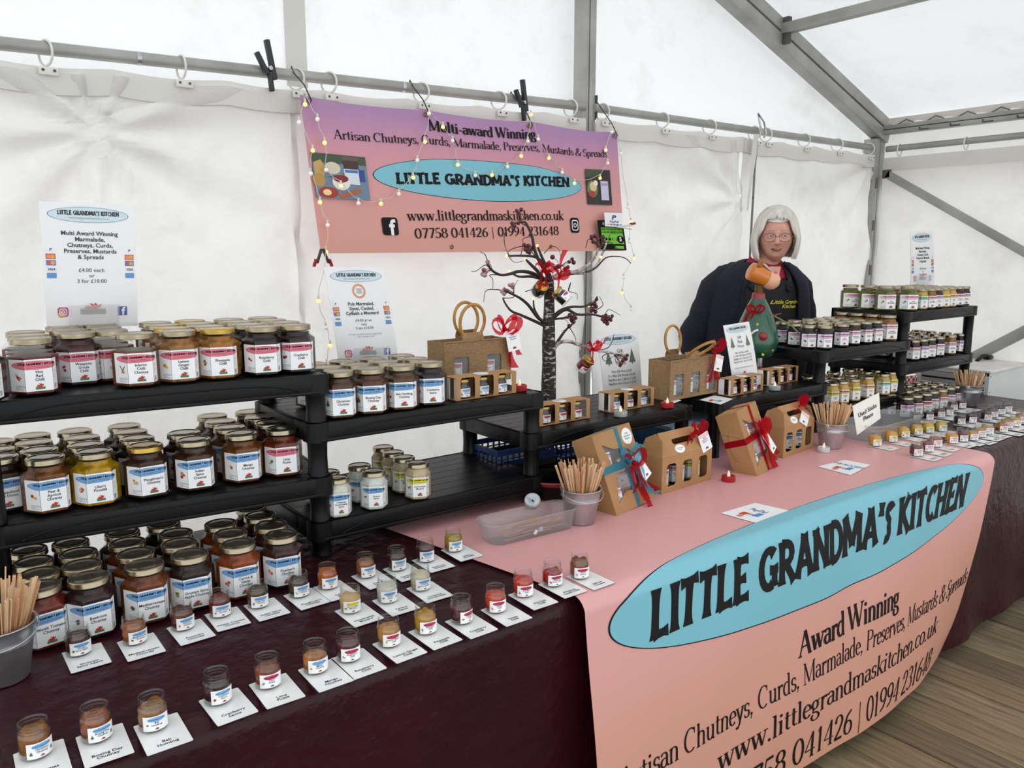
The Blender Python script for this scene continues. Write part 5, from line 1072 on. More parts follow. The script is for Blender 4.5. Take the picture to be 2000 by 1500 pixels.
def tub(x, y, z, rz, W_, D_, H_, label):
    t = thing('plastic_tub', label, 'tub', (x, y, z), rz, 'clear plastic tubs'); m = MB()
    def ringp(k, zz, n=10): return [(a, b_, zz) for a, b_ in rrect(W_*k, D_*(k if k > .9 else k*.98), D_*.36*k, n)]
    Rg = [ringp(.90, 0), ringp(.91, .003), ringp(.985, H_-.006), ringp(1.03, H_-.004), ringp(1.03, H_), ringp(1.0, H_+.001), ringp(.975, H_-.004), ringp(.90, .004)]
    N = len(Rg[0]); vs = [p for r_ in Rg for p in r_]
    fs = [(j*N+i, j*N+(i+1) % N, (j+1)*N+(i+1) % N, (j+1)*N+i) for j in range(len(Rg)-1) for i in range(N)]+[tuple(range(N))[::-1], tuple(range(7*N, 8*N))]
    m.add(vs, fs, TUBP, True); m.obj('tub_body', t); return t
tub(1.185, 1.475, T+.0045, -.06, .270, .088, .052, 'long clear plastic tub of used sticks left of the bucket')
tub(2.945, 1.500, T+.0045, .02, .40, .16, .062, 'long clear plastic tub holding the used-stick sign')
rg = random.Random(3)
for (cx, cy, w_, n_, lb) in ((1.19, 1.47, .10, 14, 'used wooden stick lying in the left clear tub'), (2.93, 1.48, .15, 12, 'used wooden stick lying in the right clear tub')):
    b_ = MB(); b_.box((0, 0, 0), (.135, .006, .0014), STW[1], bev=.0006); sm = b_.mesh('wooden_stick')
    for k in range(n_): put('wooden_stick', sm, None, (cx+rg.uniform(-.3, .4)*w_, cy+rg.uniform(-.022, .022), T+.010+k*.0016), (rg.uniform(-.05, .05), rg.uniform(-.06, .06), rg.uniform(-.18, .22)), lb, 'stick', lb.replace('stick', 'sticks'))
GLR = mat('red_glitter', '#a3141c', .35, metal=.3, noise_s=400, noise_c='#d0303a', bump=.6, bump_s=500); GLS = mat('silver_glitter', '#d4d6d6', .4, metal=.2, noise_s=400, noise_c='#8d9090', bump=.6, bump_s=500)
FLM = mat('flame_plastic', '#f6e3c0', .4, emit=.25)
def tealight(x, y, z, ma, label, rot=None):
    t = thing('tea_light', label, 'tea light', (x, y, z), 0, 'battery tea lights')
    if rot: t.rotation_euler = rot
    m = MB(); m.lathe([(.001, 0), (.0195, 0), (.0205, .0012), (.0205, .015), (.0195, .0165), (.017, .0165), (.0165, .015), (.001, .0145)], ma, 28, n='open'); m.obj('cup', t)
    m = MB(); m.lathe([(.0045, .0145), (.0052, .018), (.0042, .023), (.002, .029), (.0002, .033)], FLM, 12); m.obj('flame', t)
    return t
p = (1.333, 1.700); tealight(*p, T+.3153, GLR, 'red glitter tea light at the right end of the upper second shelf')
tealight(1.690, 1.662, T+.2042, GLS, 'silver glitter tea light in front of the mini jars under the tree')
tealight(1.905, 1.668, T+.2042, GLR, 'red glitter tea light at the right end of the tree shelf')
tealight(2.490, 1.675, T+.1972, GLS, 'silver glitter tea light between the two mini packs near the reindeer')
tealight(1.950, 1.455, T+.0045, GLR, 'red glitter tea light on the pink cloth left of the red-ribboned box')
tealight(2.508, 1.478, T+.0045, mat('white_candle_cup', '#cfd3d2', .4), 'small white tea light on the pink cloth beside the right gable box')
tl = tealight(1.222, 1.505, T+.074, GLS, 'silver glitter tea light lying tilted on the rim of the clear tub', Vector((0, 0, -1)).rotation_difference(Vector((-.45, -.5, .74)).normalized()).to_euler())
m = MB(); m.lathe([(.001, -.0004), (.0178, -.0004)], mat('battery_cover', '#e9edf2', .4), 20); m.box((.004, .002, -.002), (.006, .003, .002), INK); m.obj('battery_cover', tl)
for i, (dx, dy) in enumerate(((-.02, -.03), (.004, -.02))):
    m = MB(); m.box((0, 0, 0), (.011, .0015, .012), mat('sticker_scrap', '#dfe6f2', .4), bev=.0006); m.obj('tape_scrap', loc=(1.19+dx, 1.445+dy+.012, T+.022), rot=(.3, .4+i, .2), label='scrap of clear tape on the left tub, %s piece' % ('left', 'right')[i], cat='scrap')
m = MB(); m.lathe([(.026, 0), (.027, .002), (.036, .046), (.0372, .047), (.0365, .048), (.034, .046), (.025, .003), (.001, .003)], GLASS, 28, n='bottom'); m.obj('plastic_cup', loc=(XA, YA-.002, T+.0005), label='clear plastic cup round the foot of the left shelving leg', cat='cup')

# ---------------------------------------------------------------- paper signs
def dragon(m, fn, cx, cy, w_, h_):
    m.flat(poly([(cx-w_/2, cy-h_/2), (cx+w_/2, cy-h_/2), (cx+w_/2, cy), (cx-w_/2, cy)]), GREEN, lambda a, b_: fn(a, b_, .0006))
    dg = [(-.42, .0), (-.45, .25), (-.3, .3), (-.36, .5), (-.2, .38), (-.05, .42), (-.18, .75), (.08, .55), (.1, .8), (.25, .45), (.42, .6), (.36, .2), (.2, .12), (.3, -.2), (.1, -.02), (.02, -.22), (-.1, .0), (-.2, -.22), (-.26, .05)]
    m.flat(curve2d([[(cx+a*w_*.8, cy+b_*h_*.8) for a, b_ in dg]]), RED, lambda a, b_: fn(a, b_, .0012))
PALEB = mat('pale_blue_print', '#cfe3ea', .45); PBE = mat('blue_grey_edge', '#6f8794', .5)
CARDC = [('#f2f2f5', None), ('#d2402c', '#e88a2a'), ('#2a70b5', '#c23b44'), ('#f2f2f5', 'VISA'), ('#4d8cc7', None)]
def sign(name, corners, label, kind, holder=True, thick=.0018):
    TL, TR, BL, BR = [Vector(c) for c in corners]; n = (TR-TL).cross(BL-TL).normalized()
    if n.y > 0: n = -n
    Wd = ((TR-TL).length+(BR-BL).length)/2; Hd = ((BL-TL).length+(BR-TR).length)/2
    def fn(x, y, o=0):   # x centred, y from the top downwards (negative)
        u = x/Wd+.5; v = -y/Hd; return (TL*(1-u)+TR*u)*(1-v)+(BL*(1-u)+BR*u)*v+n*(o+.0012)+n*.004*math.sin(PI*v)
    t = thing(name, label, 'sign')
    m = MB(); m.grid(lambda u, v: fn((u-.5)*Wd, -v*Hd), 4, 10, WHITE); m.grid(lambda u, v: fn((u-.5)*Wd, -v*Hd, -.0012), 4, 10, WHITE); m.obj('sheet', t)
    q = Wd/.21; m = MB(); tx = lambda s, sz, x, y, b_=0, mm=INK, ln=1.0: m.flat(xf(text(s, b_, line=ln), sz*q, x*q, y*q), mm, lambda a, c: fn(a, c, .0012))
    if kind in ('en', 'cy', 'gift', 'en_small'):
        m.grid(lambda u, v: fn(-.090*q*math.cos(PI*u), (-.028+(2*v-1)*.019*math.sin(PI*u))*q, .0004), 24, 2, PBE); m.grid(lambda u, v: fn(-.088*q*math.cos(PI*u), (-.028+(2*v-1)*.0178*math.sin(PI*u))*q, .0008), 24, 2, PALEB)
        m.flat(fit("LITTLE GRANDMA'S KITCHEN", -.068*q, .068*q, 0, .0105*q, 1, True, 1), INK, lambda a, c: fn(a, c-.029*q, .0012)); tx('www.littlegrandmaskitchen.co.uk', .0068, 0, -.038, 0, GREY)
    if kind in ('en', 'en_small'):
        tx('Multi Award Winning\nMarmalade,\nChutneys, Curds,\nPreserves, Mustards\n& Spreads', .0145, .0, -.078, .018); tx('£4.00 each\nor\n3 for £10.00', .0135, .0, -.168)
        tx('St Clears, Carmarthen\n01994 231648', .0065, .0, -.262, 0, GREY)
    if kind == 'cy':
        m.flat(curve2d([circ(0, -.075*q, .023*q, n=28), circ(0, -.075*q, .0165*q, n=28)]), mat('orange_print', '#e0925a', .5), lambda a, c: fn(a, c, .0006))
        tx('Food &\nDrink\nAwards', .0065, 0, -.070, .02, mat('brown_ink', '#7a4a2c', .5), .9)
        tx('Pob Marmaled,\nSiytni, Ceuled,\nCyffaith a Mwstard', .0150, 0, -.120, .018); tx('£4.00 yr un\nneu\n3 am £10.00', .0125, 0, -.172); tx("Yn casi eu parato mewn amgylchedd\nsy'n cynnwys cnau", .0078, 0, -.215, 0, GREY)
    if kind in ('en', 'cy', 'en_small'):
        for sx in (-1, 1):
            for i, (c, d) in enumerate(CARDC):
                y = -.115-.0155*i
                m.flat(poly([((sx*.088-.0105)*q, (y-.0065)*q), ((sx*.088+.0105)*q, (y-.0065)*q), ((sx*.088+.0105)*q, (y+.0065)*q), ((sx*.088-.0105)*q, (y+.0065)*q)]), mat('print_'+c[1:], c, .45), lambda a, b_: fn(a, b_, .0005))
                if d == 'VISA': m.flat(xf(text('VISA', .03, shear=.2), .0085*q, sx*.088*q, (y-.003)*q), mat('visa_ink', '#1c2a6b', .5), lambda a, b_: fn(a, b_, .001))
                elif d: m.flat(poly(circ((sx*.088-.004)*q, y*q, .005*q, n=10)), mat('print_'+d[1:], d, .45), lambda a, b_: fn(a, b_, .0008)); m.flat(poly(circ((sx*.088+.004)*q, y*q, .005*q, n=10)), mat('print_d9a12c', '#d9a12c', .45), lambda a, b_: fn(a, b_, .001))
                elif i == 0: m.flat(xf(text('P', .04, shear=.2), .009*q, sx*.088*q, (y-.002)*q), mat('visa_ink', '#1c2a6b', .5), lambda a, b_: fn(a, b_, .001))
        yb = -Hd+.040*q
        m.flat(curve2d([rrect(.024*q, .024*q, .006*q, cx=-.068*q, cy=yb)]), mat('magenta_print', '#c2367a', .45), lambda a, b_: fn(a, b_, .0006)); m.flat(poly(circ(-.072*q, yb-.006*q, .008*q, n=12)), mat('orange_print', '#e0925a', .5), lambda a, b_: fn(a, b_, .0008))
        m.flat(curve2d([rrect(.017*q, .017*q, .005*q, cx=-.068*q, cy=yb), rrect(.0135*q, .0135*q, .004*q, cx=-.068*q, cy=yb), circ(-.068*q, yb, .0045*q, n=12), circ(-.068*q, yb, .0028*q, n=12)]), WHITE, lambda a, b_: fn(a, b_, .0012))
        m.flat(curve2d([rrect(.023*q, .023*q, .002*q, cx=.068*q, cy=yb)]), mat('social_blue', '#33569b', .45), lambda a, b_: fn(a, b_, .0006)); m.flat(xf(text('f', .03), .028*q, .070*q, yb-.010*q), WHITE, lambda a, b_: fn(a, b_, .0012))
        dragon(m, fn, 0, yb+.006*q, .058*q, .026*q)
    if kind == 'gift':
        tx('Gift\nPack\nPrices', .021, 0, -.078, .0, INK, 1.1)
        for sx in (-1, 1):
            for c, pl in PICS['tree']: m.flat(poly([((sx*.062-.022+x*.044)*q, (-.125+y*.062)*q) for x, y in pl]), mat('print_'+c[1:], c, .45), lambda a, b_: fn(a, b_, .0006))
        tx('Mini Gift Box £4.00\n3 x Mini Gift Boxes £10.00\nBag/Box (inc 2 Jars) £11.00\nBag/Box (inc 3 Jars) £15.00', .0135, 0, -.155, 0, INK, 1.15); tx('All Boxes are gift wrapped while you wait', .0088, 0, -.232)
        m.flat(poly([(-.014*q, -.262*q), (.014*q, -.262*q), (.006*q, -.25*q), (-.006*q, -.25*q)]), RED, lambda a, b_: fn(a, b_, .0006))
    m.obj('print', t)
    if holder:
        m = MB(); m.grid(lambda u, v: fn((u-.5)*Wd*1.03, -v*Hd*1.005+.002, .0022), 2, 8, mat('acrylic_front', '#eef1f4', .08, alpha=.07))
        m.grid(lambda u, v: fn((u-.5)*Wd*.55, -Hd+.002+v*.055*q, .006+.01*(v)), 2, 3, mat('acrylic_pocket', '#e8e4ea', .2, alpha=.45))
        bl, br_ = fn(-Wd*.5, -Hd), fn(Wd*.5, -Hd); zb = min(bl.z, br_.z); m.obj('acrylic_holder', t)
    return t
sign('price_sign', (aty(75, 393, 2.0), aty(262, 402, 2.0), aty(92, 642, 2.0), aty(269, 636, 2.0)), 'white price sign in English standing behind the top left jars', 'en')
sign('price_sign', (aty(632, 522, 1.96), aty(750, 522, 1.96), aty(662, 716, 1.96), aty(778, 708, 1.96)), 'white price sign in Welsh standing under the left end of the wall banner', 'cy')
sign('price_sign', (aty(1165, 652, 1.95), aty(1245, 646, 1.95), aty(1181, 806, 1.95), aty(1254, 797, 1.95)), 'white gift pack price sign half behind the twig tree branches', 'gift')
sign('price_sign', (aty(1412, 636, 1.80), aty(1462, 628, 1.80), aty(1432, 762, 1.78), aty(1482, 752, 1.78)), 'white gift pack price sign leaning before the reindeer', 'gift')
sign('price_sign', (aty(1777, 453, 1.97), aty(1821, 450, 1.97), aty(1777, 562, 1.97), aty(1824, 560, 1.97)), 'small-looking white price sign behind the top right jars', 'en_small')
t = thing('stick_sign', 'white card reading Used Sticks Please standing in the right tub', 'sign')
c4_ = [aty(1665, 793, 1.49), aty(1717, 767, 1.49), aty(1674, 850, 1.46), aty(1720, 817, 1.46)]
m = MB(); m.add(c4_, [(0, 2, 3, 1)], mat('cream_card', '#efece2', .6)); m.add([v+Vector((.0, .0015, 0)) for v in c4_], [(0, 1, 3, 2)], mat('cream_card', '#efece2', .6)); m.obj('card', t)
m = MB(); Wd = (c4_[1]-c4_[0]).length; fnb = lambda x, y: (c4_[0]*(.5-x)+c4_[1]*(.5+x))*(1-y)+(c4_[2]*(.5-x)+c4_[3]*(.5+x))*y+Vector((-.0015, -.0025, 0))
m.flat(xf(text('Used Sticks\nPlease', .012), .155, 0, .47, sy=-.22), INK, fnb); m.obj('print', t)
# leaflets lying flat
def leaflet(c, label, big, z=.0055, stack=False):
    P = [atz(u, v, T+z) for u, v in c]; t = thing('leaflet', label, 'leaflet')
    fn = lambda x, y, o=0: (P[3]*(1-x)+P[2]*x)*(1-y)+(P[0]*(1-x)+P[1]*x)*y+Vector((0, 0, o))
    m = MB(); m.grid(lambda u, v: fn(u, v), 2, 2, WHITE); m.obj('sheet', t)
    m = MB()
    if big: m.flat(xf(text(big, .01), .19, .5, .55), mat('paypal_ink', '#2b3e7d', .5), lambda a, b_: fn(a, b_, .0004))
    for x0, x1, y0, y1, c_ in ((.30, .46, .20, .38, '#d2402c'), (.48, .62, .24, .42, '#f0ece4'), (.62, .78, .28, .50, '#3f8fd0'), (.36, .5, .08, .18, '#c98a5a')):
        m.flat(poly([(x0, y0), (x1, y0), (x1, y1), (x0, y1)]), mat('print_'+c_[1:], c_, .45), lambda a, b_: fn(a, b_, .0004))
    m.flat(xf(text('VISA', .02), .10, .55, .29), mat('visa_ink', '#1c2a6b', .5), lambda a, b_: fn(a, b_, .0007)); m.obj('print', t)
leaflet([(1475, 982), (1541, 997), (1475, 1021), (1407, 1002)], 'white payment leaflet lying on the pink cloth at the edge of the blue oval', 'PayPal')
leaflet([(1650, 898), (1701, 908), (1661, 928), (1597, 911)], 'white welcome leaflet lying on the pink cloth by the used-stick tub', 'WE ACCEPT')
leaflet([(1395, 772), (1432, 779), (1408, 790), (1366, 781)], 'white leaflet lying on the shelf left of the leaning gift sign', '', z=.1985)
leaflet([(1312, 776), (1331, 782), (1310, 790), (1290, 786)], 'white sheet lying behind the red tea light on the tree shelf', '', z=.2055)
# cards clipped to the wall banner
def hang(name, c, y, base, label, draw):
    P = [aty(u, v, y) for u, v in c]; t = thing(name, label, 'sign')
    fn = lambda a, b_, o=0: (P[0]*(1-a)+P[1]*a)*(1-b_)+(P[3]*(1-a)+P[2]*a)*b_+Vector((0, -o, 0))
    m = MB(); m.grid(lambda u, v: fn(u, v), 1, 1, base); m.grid(lambda u, v: fn(u, v, -.0015), 1, 1, base); m.obj('card', t); m = MB(); draw(m, fn); m.obj('print', t)
def d1(m, fn):
    G = mat('lime_print', '#6fc22b', .45); f = lambda a, b_: fn(a, b_, .001); g = lambda a, b_: fn(a, 1-b_, .002)
    m.flat(poly([(.08, .25), (.93, .25), (.93, .80), (.08, .80)]), G, f); m.flat(poly(circ(.80, .64, .14, .13, 16)), INK, lambda a, b_: fn(a, b_, .0016)); m.flat(poly([(.55, .86), (.9, .86), (.9, .95), (.55, .95)]), G, f)
    m.flat(xf(text('SGÔR HYLENDID BWYD\nFOOD HYGIENE RATING', .02, res=1), .085, .5, .66, sy=.10), INK, g); m.flat(xf(text('5', .03), .2, .80, .30), WHITE, g)
    for k in range(5): m.flat(poly(circ(.12+.13*k, .64, .045, .05, 10)), mat('print_57a324', '#57a324', .5), f)
    m.flat(poly(circ(.22, .12, .06, .06, 10)), GREY, f)
hang('hygiene_rating_card', [(1167, 430), (1216, 430), (1224, 489), (1174, 487)], 2.478, INK, 'black and lime green hygiene rating card at the banner corner', d1)
def d2(m, fn):
    g = lambda a, b_: fn(a, 1-b_, .001); B2 = mat('paypal_ink', '#2b3e7d', .5)
    m.flat(xf(text('P', .04, shear=.2), .42, .48, .52), B2, g); m.flat(xf(text('PayPal', .02), .2, .5, .30), B2, g)
    for k, c in enumerate(('#c9cdd6', '#d2402c', '#2a70b5', '#4d4f7c', '#4d8cc7')): m.flat(poly([(.1+.17*k, .10), (.22+.17*k, .10), (.22+.17*k, .2), (.1+.17*k, .2)]), mat('print_'+c[1:], c, .45), g)
hang('payment_card', [(1180, 415), (1215, 416), (1218, 444), (1182, 442)], 2.472, WHITE, 'small white payment card above the hygiene rating card', d2)
q = aty(1222, 441, 2.462)
t = thing('clothes_peg', 'white and red clothes peg clipping the cards to the banner edge', 'peg', q, -.1)
m = MB(); m.box((-.005, 0, 0), (.085, .008, .008), WPL, Matrix.Rotation(-.12, 4, 'Y'), bev=.002); m.box((.0, 0, -.010), (.07, .008, .006), WPL, Matrix.Rotation(.1, 4, 'Y'), bev=.002); m.obj('arm', t)
m = MB(); m.box((.040, 0, .005), (.030, .010, .010), mat('dark_red_grip', '#8d1f26', .4), Matrix.Rotation(-.12, 4, 'Y'), bev=.003); m.obj('grip', t)
q = aty(630, 500, 2.47)
t = thing('spring_clip', 'black spring clip with red tips under the lower left banner corner', 'clip', q)
for sx in (-1, 1):
    m = MB(); m.box((sx*.011, 0, -.004), (.007, .012, .05), mat('black_steel', '#232425', .4), Matrix.Rotation(-sx*.35, 4, 'Y'), bev=.002); m.obj('handle', t)
    m = MB(); m.box((sx*.018, 0, -.030), (.008, .013, .026), GLR, Matrix.Rotation(-sx*.35, 4, 'Y'), bev=.002); m.obj('tip', t)

# ---------------------------------------------------------------- fairy lights
LW = mat('bulb_lit', '#f7df86', .3, emit=.7); LO = mat('bulb_white', '#efeae0', .3, emit=.15); WIREM = mat('clear_wire', '#d6cfc2', .4)
ORD1 = ['first', 'second', 'third', 'fourth', 'fifth', 'sixth', 'seventh', 'eighth', 'ninth', 'tenth', 'eleventh', 'twelfth']
def bulb(parent_pos, lit, label, grp):
    t = thing('fairy_light', label, 'light', parent_pos, 0, grp)
    m = MB(); m.ball((0, 0, 0), .0072, LW if lit else LO, 10, 8); m.obj('globe', t)
    m = MB(); m.lathe([(.004, .006), (.0035, .016), (.002, .018)], WIREM, 8); m.obj('socket', t)
def lights(pts, y, lab, wl):
    pts3 = [aty(u, v, y) for u, v, _ in pts]; m = MB(); sm_ = []
    for i in range(len(pts3)-1):
        a, c = pts3[i], pts3[i+1]
        for k in range(5):
            q = k/5; sm_.append(a.lerp(c, q)+Vector((.004*math.sin(i*3+k), 0, .016-.012*math.sin(PI*q))))
    sm_.append(pts3[-1]+Vector((0, 0, .016))); m.tube(sm_, .0011, WIREM, 5); m.obj('light_wire', label=wl, cat='wire')
    n = 0
    for (u, v, l), q in zip(pts, pts3):
        if l is None: continue
        n += 1; bulb(q, l, '%s %s%s' % (ORD1[n-1], 'yellow ' if l else 'white ', lab.replace('round ', '').replace('pink ', '')), wl.replace('clear wire', 'bulbs'))
lights([(590, 182, None), (596, 204, 1), (584, 239, 0), (611, 294, 1), (607, 339, 0), (625, 395, 1), (640, 440, 0), (637, 492, 1)], 2.482, 'round fairy light hanging down the left edge of the pink banner', 'clear wire of fairy lights down the left edge of the banner')
lights([(594, 190, None), (620, 233, 0), (634, 279, 1), (637, 332, 0), (666, 363, 1), (700, 397, 0), (744, 398, 1), (779, 379, 0), (807, 347, 1), (815, 313, 0), (830, 277, 1), (838, 222, 0)], 2.48, 'round fairy light on the swag over the left half of the pink banner', 'clear wire of fairy lights in the left swag of the banner')
lights([(838, 222, None), (865, 248, 1), (884, 275, 0), (894, 322, 1), (928, 343, 0), (961, 342, 1), (991, 326, 0), (1018, 305, 1), (1031, 276, 0), (1037, 224, 1)], 2.48, 'round fairy light on the swag over the middle of the pink banner', 'clear wire of fairy lights in the middle swag of the banner')
lights([(1037, 224, None), (1051, 272, 0), (1072, 309, 1), (1098, 337, 0), (1122, 358, 1), (1172, 348, 1), (1187, 319, 0), (1183, 293, 1), (1195, 258, 0)], 2.48, 'round fairy light on the swag over the right end of the pink banner', 'clear wire of fairy lights in the right swag of the banner')
lights([(1205, 262, None), (1212, 300, 0), (1226, 405, 0), (1232, 433, 1), (1229, 472, 0), (1238, 504, 1), (1218, 542, 0), (1215, 572, 1), (1232, 604, 0)], 2.50, 'round fairy light dangling beside the right edge of the pink banner', 'clear wire of fairy lights dangling right of the banner')
lights([(637, 492, None), (622, 588, 1), (636, 640, 0), (645, 675, 1), (638, 712, 0)], 2.45, 'round fairy light dangling behind the Welsh price sign', 'clear wire of fairy lights dangling behind the Welsh sign')

# ---------------------------------------------------------------- twig tree
BARK = mat('black_bark', '#2a211f', .7, noise_s=60, noise_c='#e6e0dc', bump=.6, bump_s=80, stretch=(1, 1, 2.2), fac=(.55, .72)); TWIG = mat('dark_twig', '#2c2220', .6); SNOW = mat('snowy_twig', '#cfc6c2', .7, noise_s=60, noise_c='#5c4a46'); BERRY = mat('frosted_berry', '#4d0f1a', .35, noise_s=60, noise_c='#8f5a62', coat=.2, fac=(.6, .95)); BERRYW = mat('snow_berry', '#c9aeb0', .5, noise_s=40, noise_c='#7d3440')
def tp(cx, cy, y=1.90): return aty(920+cx/3.571, 400+cy/3.571, y)
tr = thing('twig_tree', 'dark snow-dusted twig tree with red berries on the low middle shelf', 'decoration', tp(540, 1380)*1)
tr.location = (1.625, 1.885, T+.2042)
TO = Vector(tr.location)
def tpl(cx, cy, y): return tp(cx, cy, y)-TO
YT = 1.885
m = MB(); m.lathe([(.001, 0), (.05, 0), (.052, .006), (.04, .010), (.018, .014)], TWIG, 24, n='open'); m.obj('base', tr)
m = MB(); m.tube([tpl(541, 1360, YT)*1+Vector((0, 0, -.03)), tpl(541, 1250, YT), tpl(545, 1100, YT), tpl(541, 950, YT), tpl(543, 830, YT), tpl(545, 700, YT), tpl(545, 600, YT), tpl(548, 540, YT), tpl(540, 480, YT)], [.0245, .0235, .022, .021, .019, .0165, .016, .013, .008], BARK, 12)
for k in range(26):
    zz = .03+k*.0165; m.tube([(.023*math.cos(a)*(1-k*.012)+tpl(543, 900, YT).x*.9, .023*math.sin(a)*(1-k*.012), zz+.003*math.sin(a*2+k)) for a in [2*PI*i/10 for i in range(8)]], .0012, BARK, 4)
m.obj('trunk', tr)
BR = [  # branch points in the picture at chosen depths, start radius, material
 ([(512, 545), (470, 500), (400, 470), (330, 465), (280, 480), (210, 490), (150, 460), (115, 415)], 1.86, .007, TWIG), ([(505, 520), (420, 500), (330, 500), (260, 460)], 1.92, .006, TWIG), ([(520, 545), (470, 470), (420, 420), (385, 385)], 1.80, .007, TWIG),
 ([(545, 500), (500, 410), (450, 365), (360, 355), (250, 357)], 1.95, .006, TWIG), ([(548, 470), (510, 400), (480, 330), (462, 285)], 1.90, .006, TWIG), ([(540, 500), (490, 420), (445, 320), (425, 220), (395, 150), (370, 120), (300, 130)], 1.90, .006, TWIG), ([(395, 150), (345, 120), (330, 60)], 1.90, .0025, TWIG),
 ([(560, 520), (640, 475), (740, 465), (800, 430), (860, 370), (890, 300)], 1.88, .008, SNOW), ([(600, 500), (700, 480), (800, 475), (870, 430), (920, 330), (950, 250)], 1.93, .006, SNOW), ([(800, 470), (870, 440), (940, 370), (1020, 360), (1080, 375), (1115, 410)], 1.90, .003, TWIG), ([(880, 420), (905, 365), (945, 290), (968, 205)], 1.94, .0022, TWIG), ([(905, 300), (940, 260), (985, 270), (1022, 305)], 1.9, .0018, TWIG),
 ([(560, 800), (620, 740), (700, 712), (780, 710), (860, 680), (880, 640)], 1.86, .006, TWIG), ([(570, 790), (660, 730), (740, 765), (850, 765), (930, 785), (985, 790)], 1.92, .006, TWIG), ([(560, 800), (640, 790), (700, 780), (720, 800)], 1.84, .004, TWIG), ([(540, 830), (470, 790), (400, 700), (340, 650), (280, 620), (240, 600)], 1.86, .006, TWIG), ([(510, 835), (470, 780), (440, 720), (435, 655)], 1.90, .005, TWIG), ([(515, 845), (440, 810), (350, 770), (280, 740), (240, 690), (222, 650)], 1.93, .006, TWIG),
 ([(580, 1000), (620, 960), (690, 955), (780, 985), (870, 1015), (960, 1030), (1090, 1060)], 1.84, .007, SNOW), ([(690, 955), (760, 985), (840, 970)], 1.86, .003, SNOW), ([(585, 985), (640, 900), (680, 855), (725, 820)], 1.88, .005, TWIG), ([(240, 600), (150, 590), (100, 605), (88, 680)], 1.88, .0018, TWIG), ([(150, 460), (100, 420), (40, 460), (0, 465)], 1.86, .0016, TWIG), ([(210, 490), (130, 490), (152, 520), (152, 585)], 1.86, .0016, TWIG), ([(115, 415), (100, 350), (60, 328)], 1.86, .0016, TWIG),
 ([(450, 365), (380, 290), (260, 325), (300, 400), (385, 385)], 1.92, .0016, TWIG), ([(300, 130), (235, 200), (240, 300), (280, 370)], 1.9, .0016, TWIG), ([(425, 220), (360, 240), (380, 310)], 1.9, .0016, TWIG), ([(510, 340), (560, 290), (610, 310), (628, 370)], 1.9, .0014, TWIG), ([(800, 300), (820, 240), (870, 270), (880, 320)], 1.9, .0016, TWIG), ([(680, 600), (695, 545), (680, 600), (735, 620), (742, 660)], 1.88, .0018, TWIG), ([(380, 605), (440, 590), (500, 600)], 1.86, .0016, TWIG), ([(222, 650), (270, 650), (300, 640), (295, 590), (325, 525)], 1.9, .0016, TWIG), ([(860, 740), (920, 700), (895, 640)], 1.88, .0018, TWIG), ([(930, 785), (960, 730), (1040, 770)], 1.9, .0016, TWIG),
 ([(690, 860), (725, 920), (732, 950)], 1.88, .0016, TWIG), ([(960, 1030), (915, 1060), (940, 1090), (1000, 1050)], 1.86, .0016, TWIG), ([(1000, 1045), (1030, 1090), (1045, 1120)], 1.84, .0016, TWIG), ([(1000, 1045), (1010, 1100)], 1.84, .0016, TWIG), ([(870, 1015), (950, 1000), (985, 950), (998, 900)], 1.86, .0018, TWIG), ([(630, 800), (680, 790), (700, 850), (630, 880)], 1.86, .0016, TWIG), ([(345, 360), (370, 270), (400, 300)], 1.9, .0014, TWIG)]
def smooth_path(P, n=4):
    out = []
    for i in range(len(P)-1):
        p0, p1, p2, p3 = P[max(i-1, 0)], P[i], P[i+1], P[min(i+2, len(P)-1)]
        for k in range(n):
            t_ = k/n; out.append(.5*((2*p1)+(p2-p0)*t_+(2*p0-5*p1+4*p2-p3)*t_*t_+(3*p1-p0-3*p2+p3)*t_**3))
    out.append(P[-1]); return out
for pts, yy, r, ma in BR:
    n = len(pts); ys_ = YT; P = []
    for i, (a, c) in enumerate(pts):
        k = i/(n-1); dep = YT+(yy-YT)*k*1.6 if r > .0035 else yy+.01*math.sin(i*2)
        P.append(tpl(a, c, dep))
    P = smooth_path(P); m = MB(); N = len(P); m.tube(P, [r*(1-.6*i/N) for i in range(N)], ma, 6); m.obj('branch', tr)
def cluster(pts, yy, ma, hub):
    m = MB(); h = tpl(*hub, yy)
    for a, c in pts:
        p_ = tpl(a, c, yy-.01+.02*R.random()); m.ball(p_, .0068*R.uniform(.85, 1.15), ma, 8, 6); m.tube([h, h.lerp(p_, .5)+Vector((0, -.004, .004)), p_], .0009, mat('rust_stalk', '#6b3427', .6), 4)
    m.obj('berry_cluster', tr)
cluster([(318, 40), (350, 33), (332, 58), (378, 85), (285, 128), (300, 145), (330, 128)], 1.90, BERRY, (350, 110))
cluster([(370, 280), (390, 300), (400, 285), (395, 325), (380, 310), (408, 335), (420, 310)], 1.90, BERRY, (430, 300)); cluster([(115, 400), (120, 420), (90, 455), (98, 470), (80, 485), (95, 490)], 1.86, BERRYW, (150, 455))
cluster([(270, 560), (288, 570), (215, 605), (232, 590), (230, 620), (250, 600), (290, 555)], 1.87, BERRYW, (300, 620)); cluster([(705, 378), (715, 402), (685, 398), (675, 435), (655, 445), (568, 365), (590, 440), (530, 420), (610, 430)], 1.88, BERRY, (620, 430))
cluster([(840, 235), (865, 218), (885, 240), (850, 260), (870, 265), (885, 285), (920, 225), (925, 252), (840, 222)], 1.9, BERRY, (890, 320)); cluster([(875, 660), (860, 690), (870, 710), (850, 725), (868, 745), (840, 740), (835, 695)], 1.88, BERRY, (800, 705))
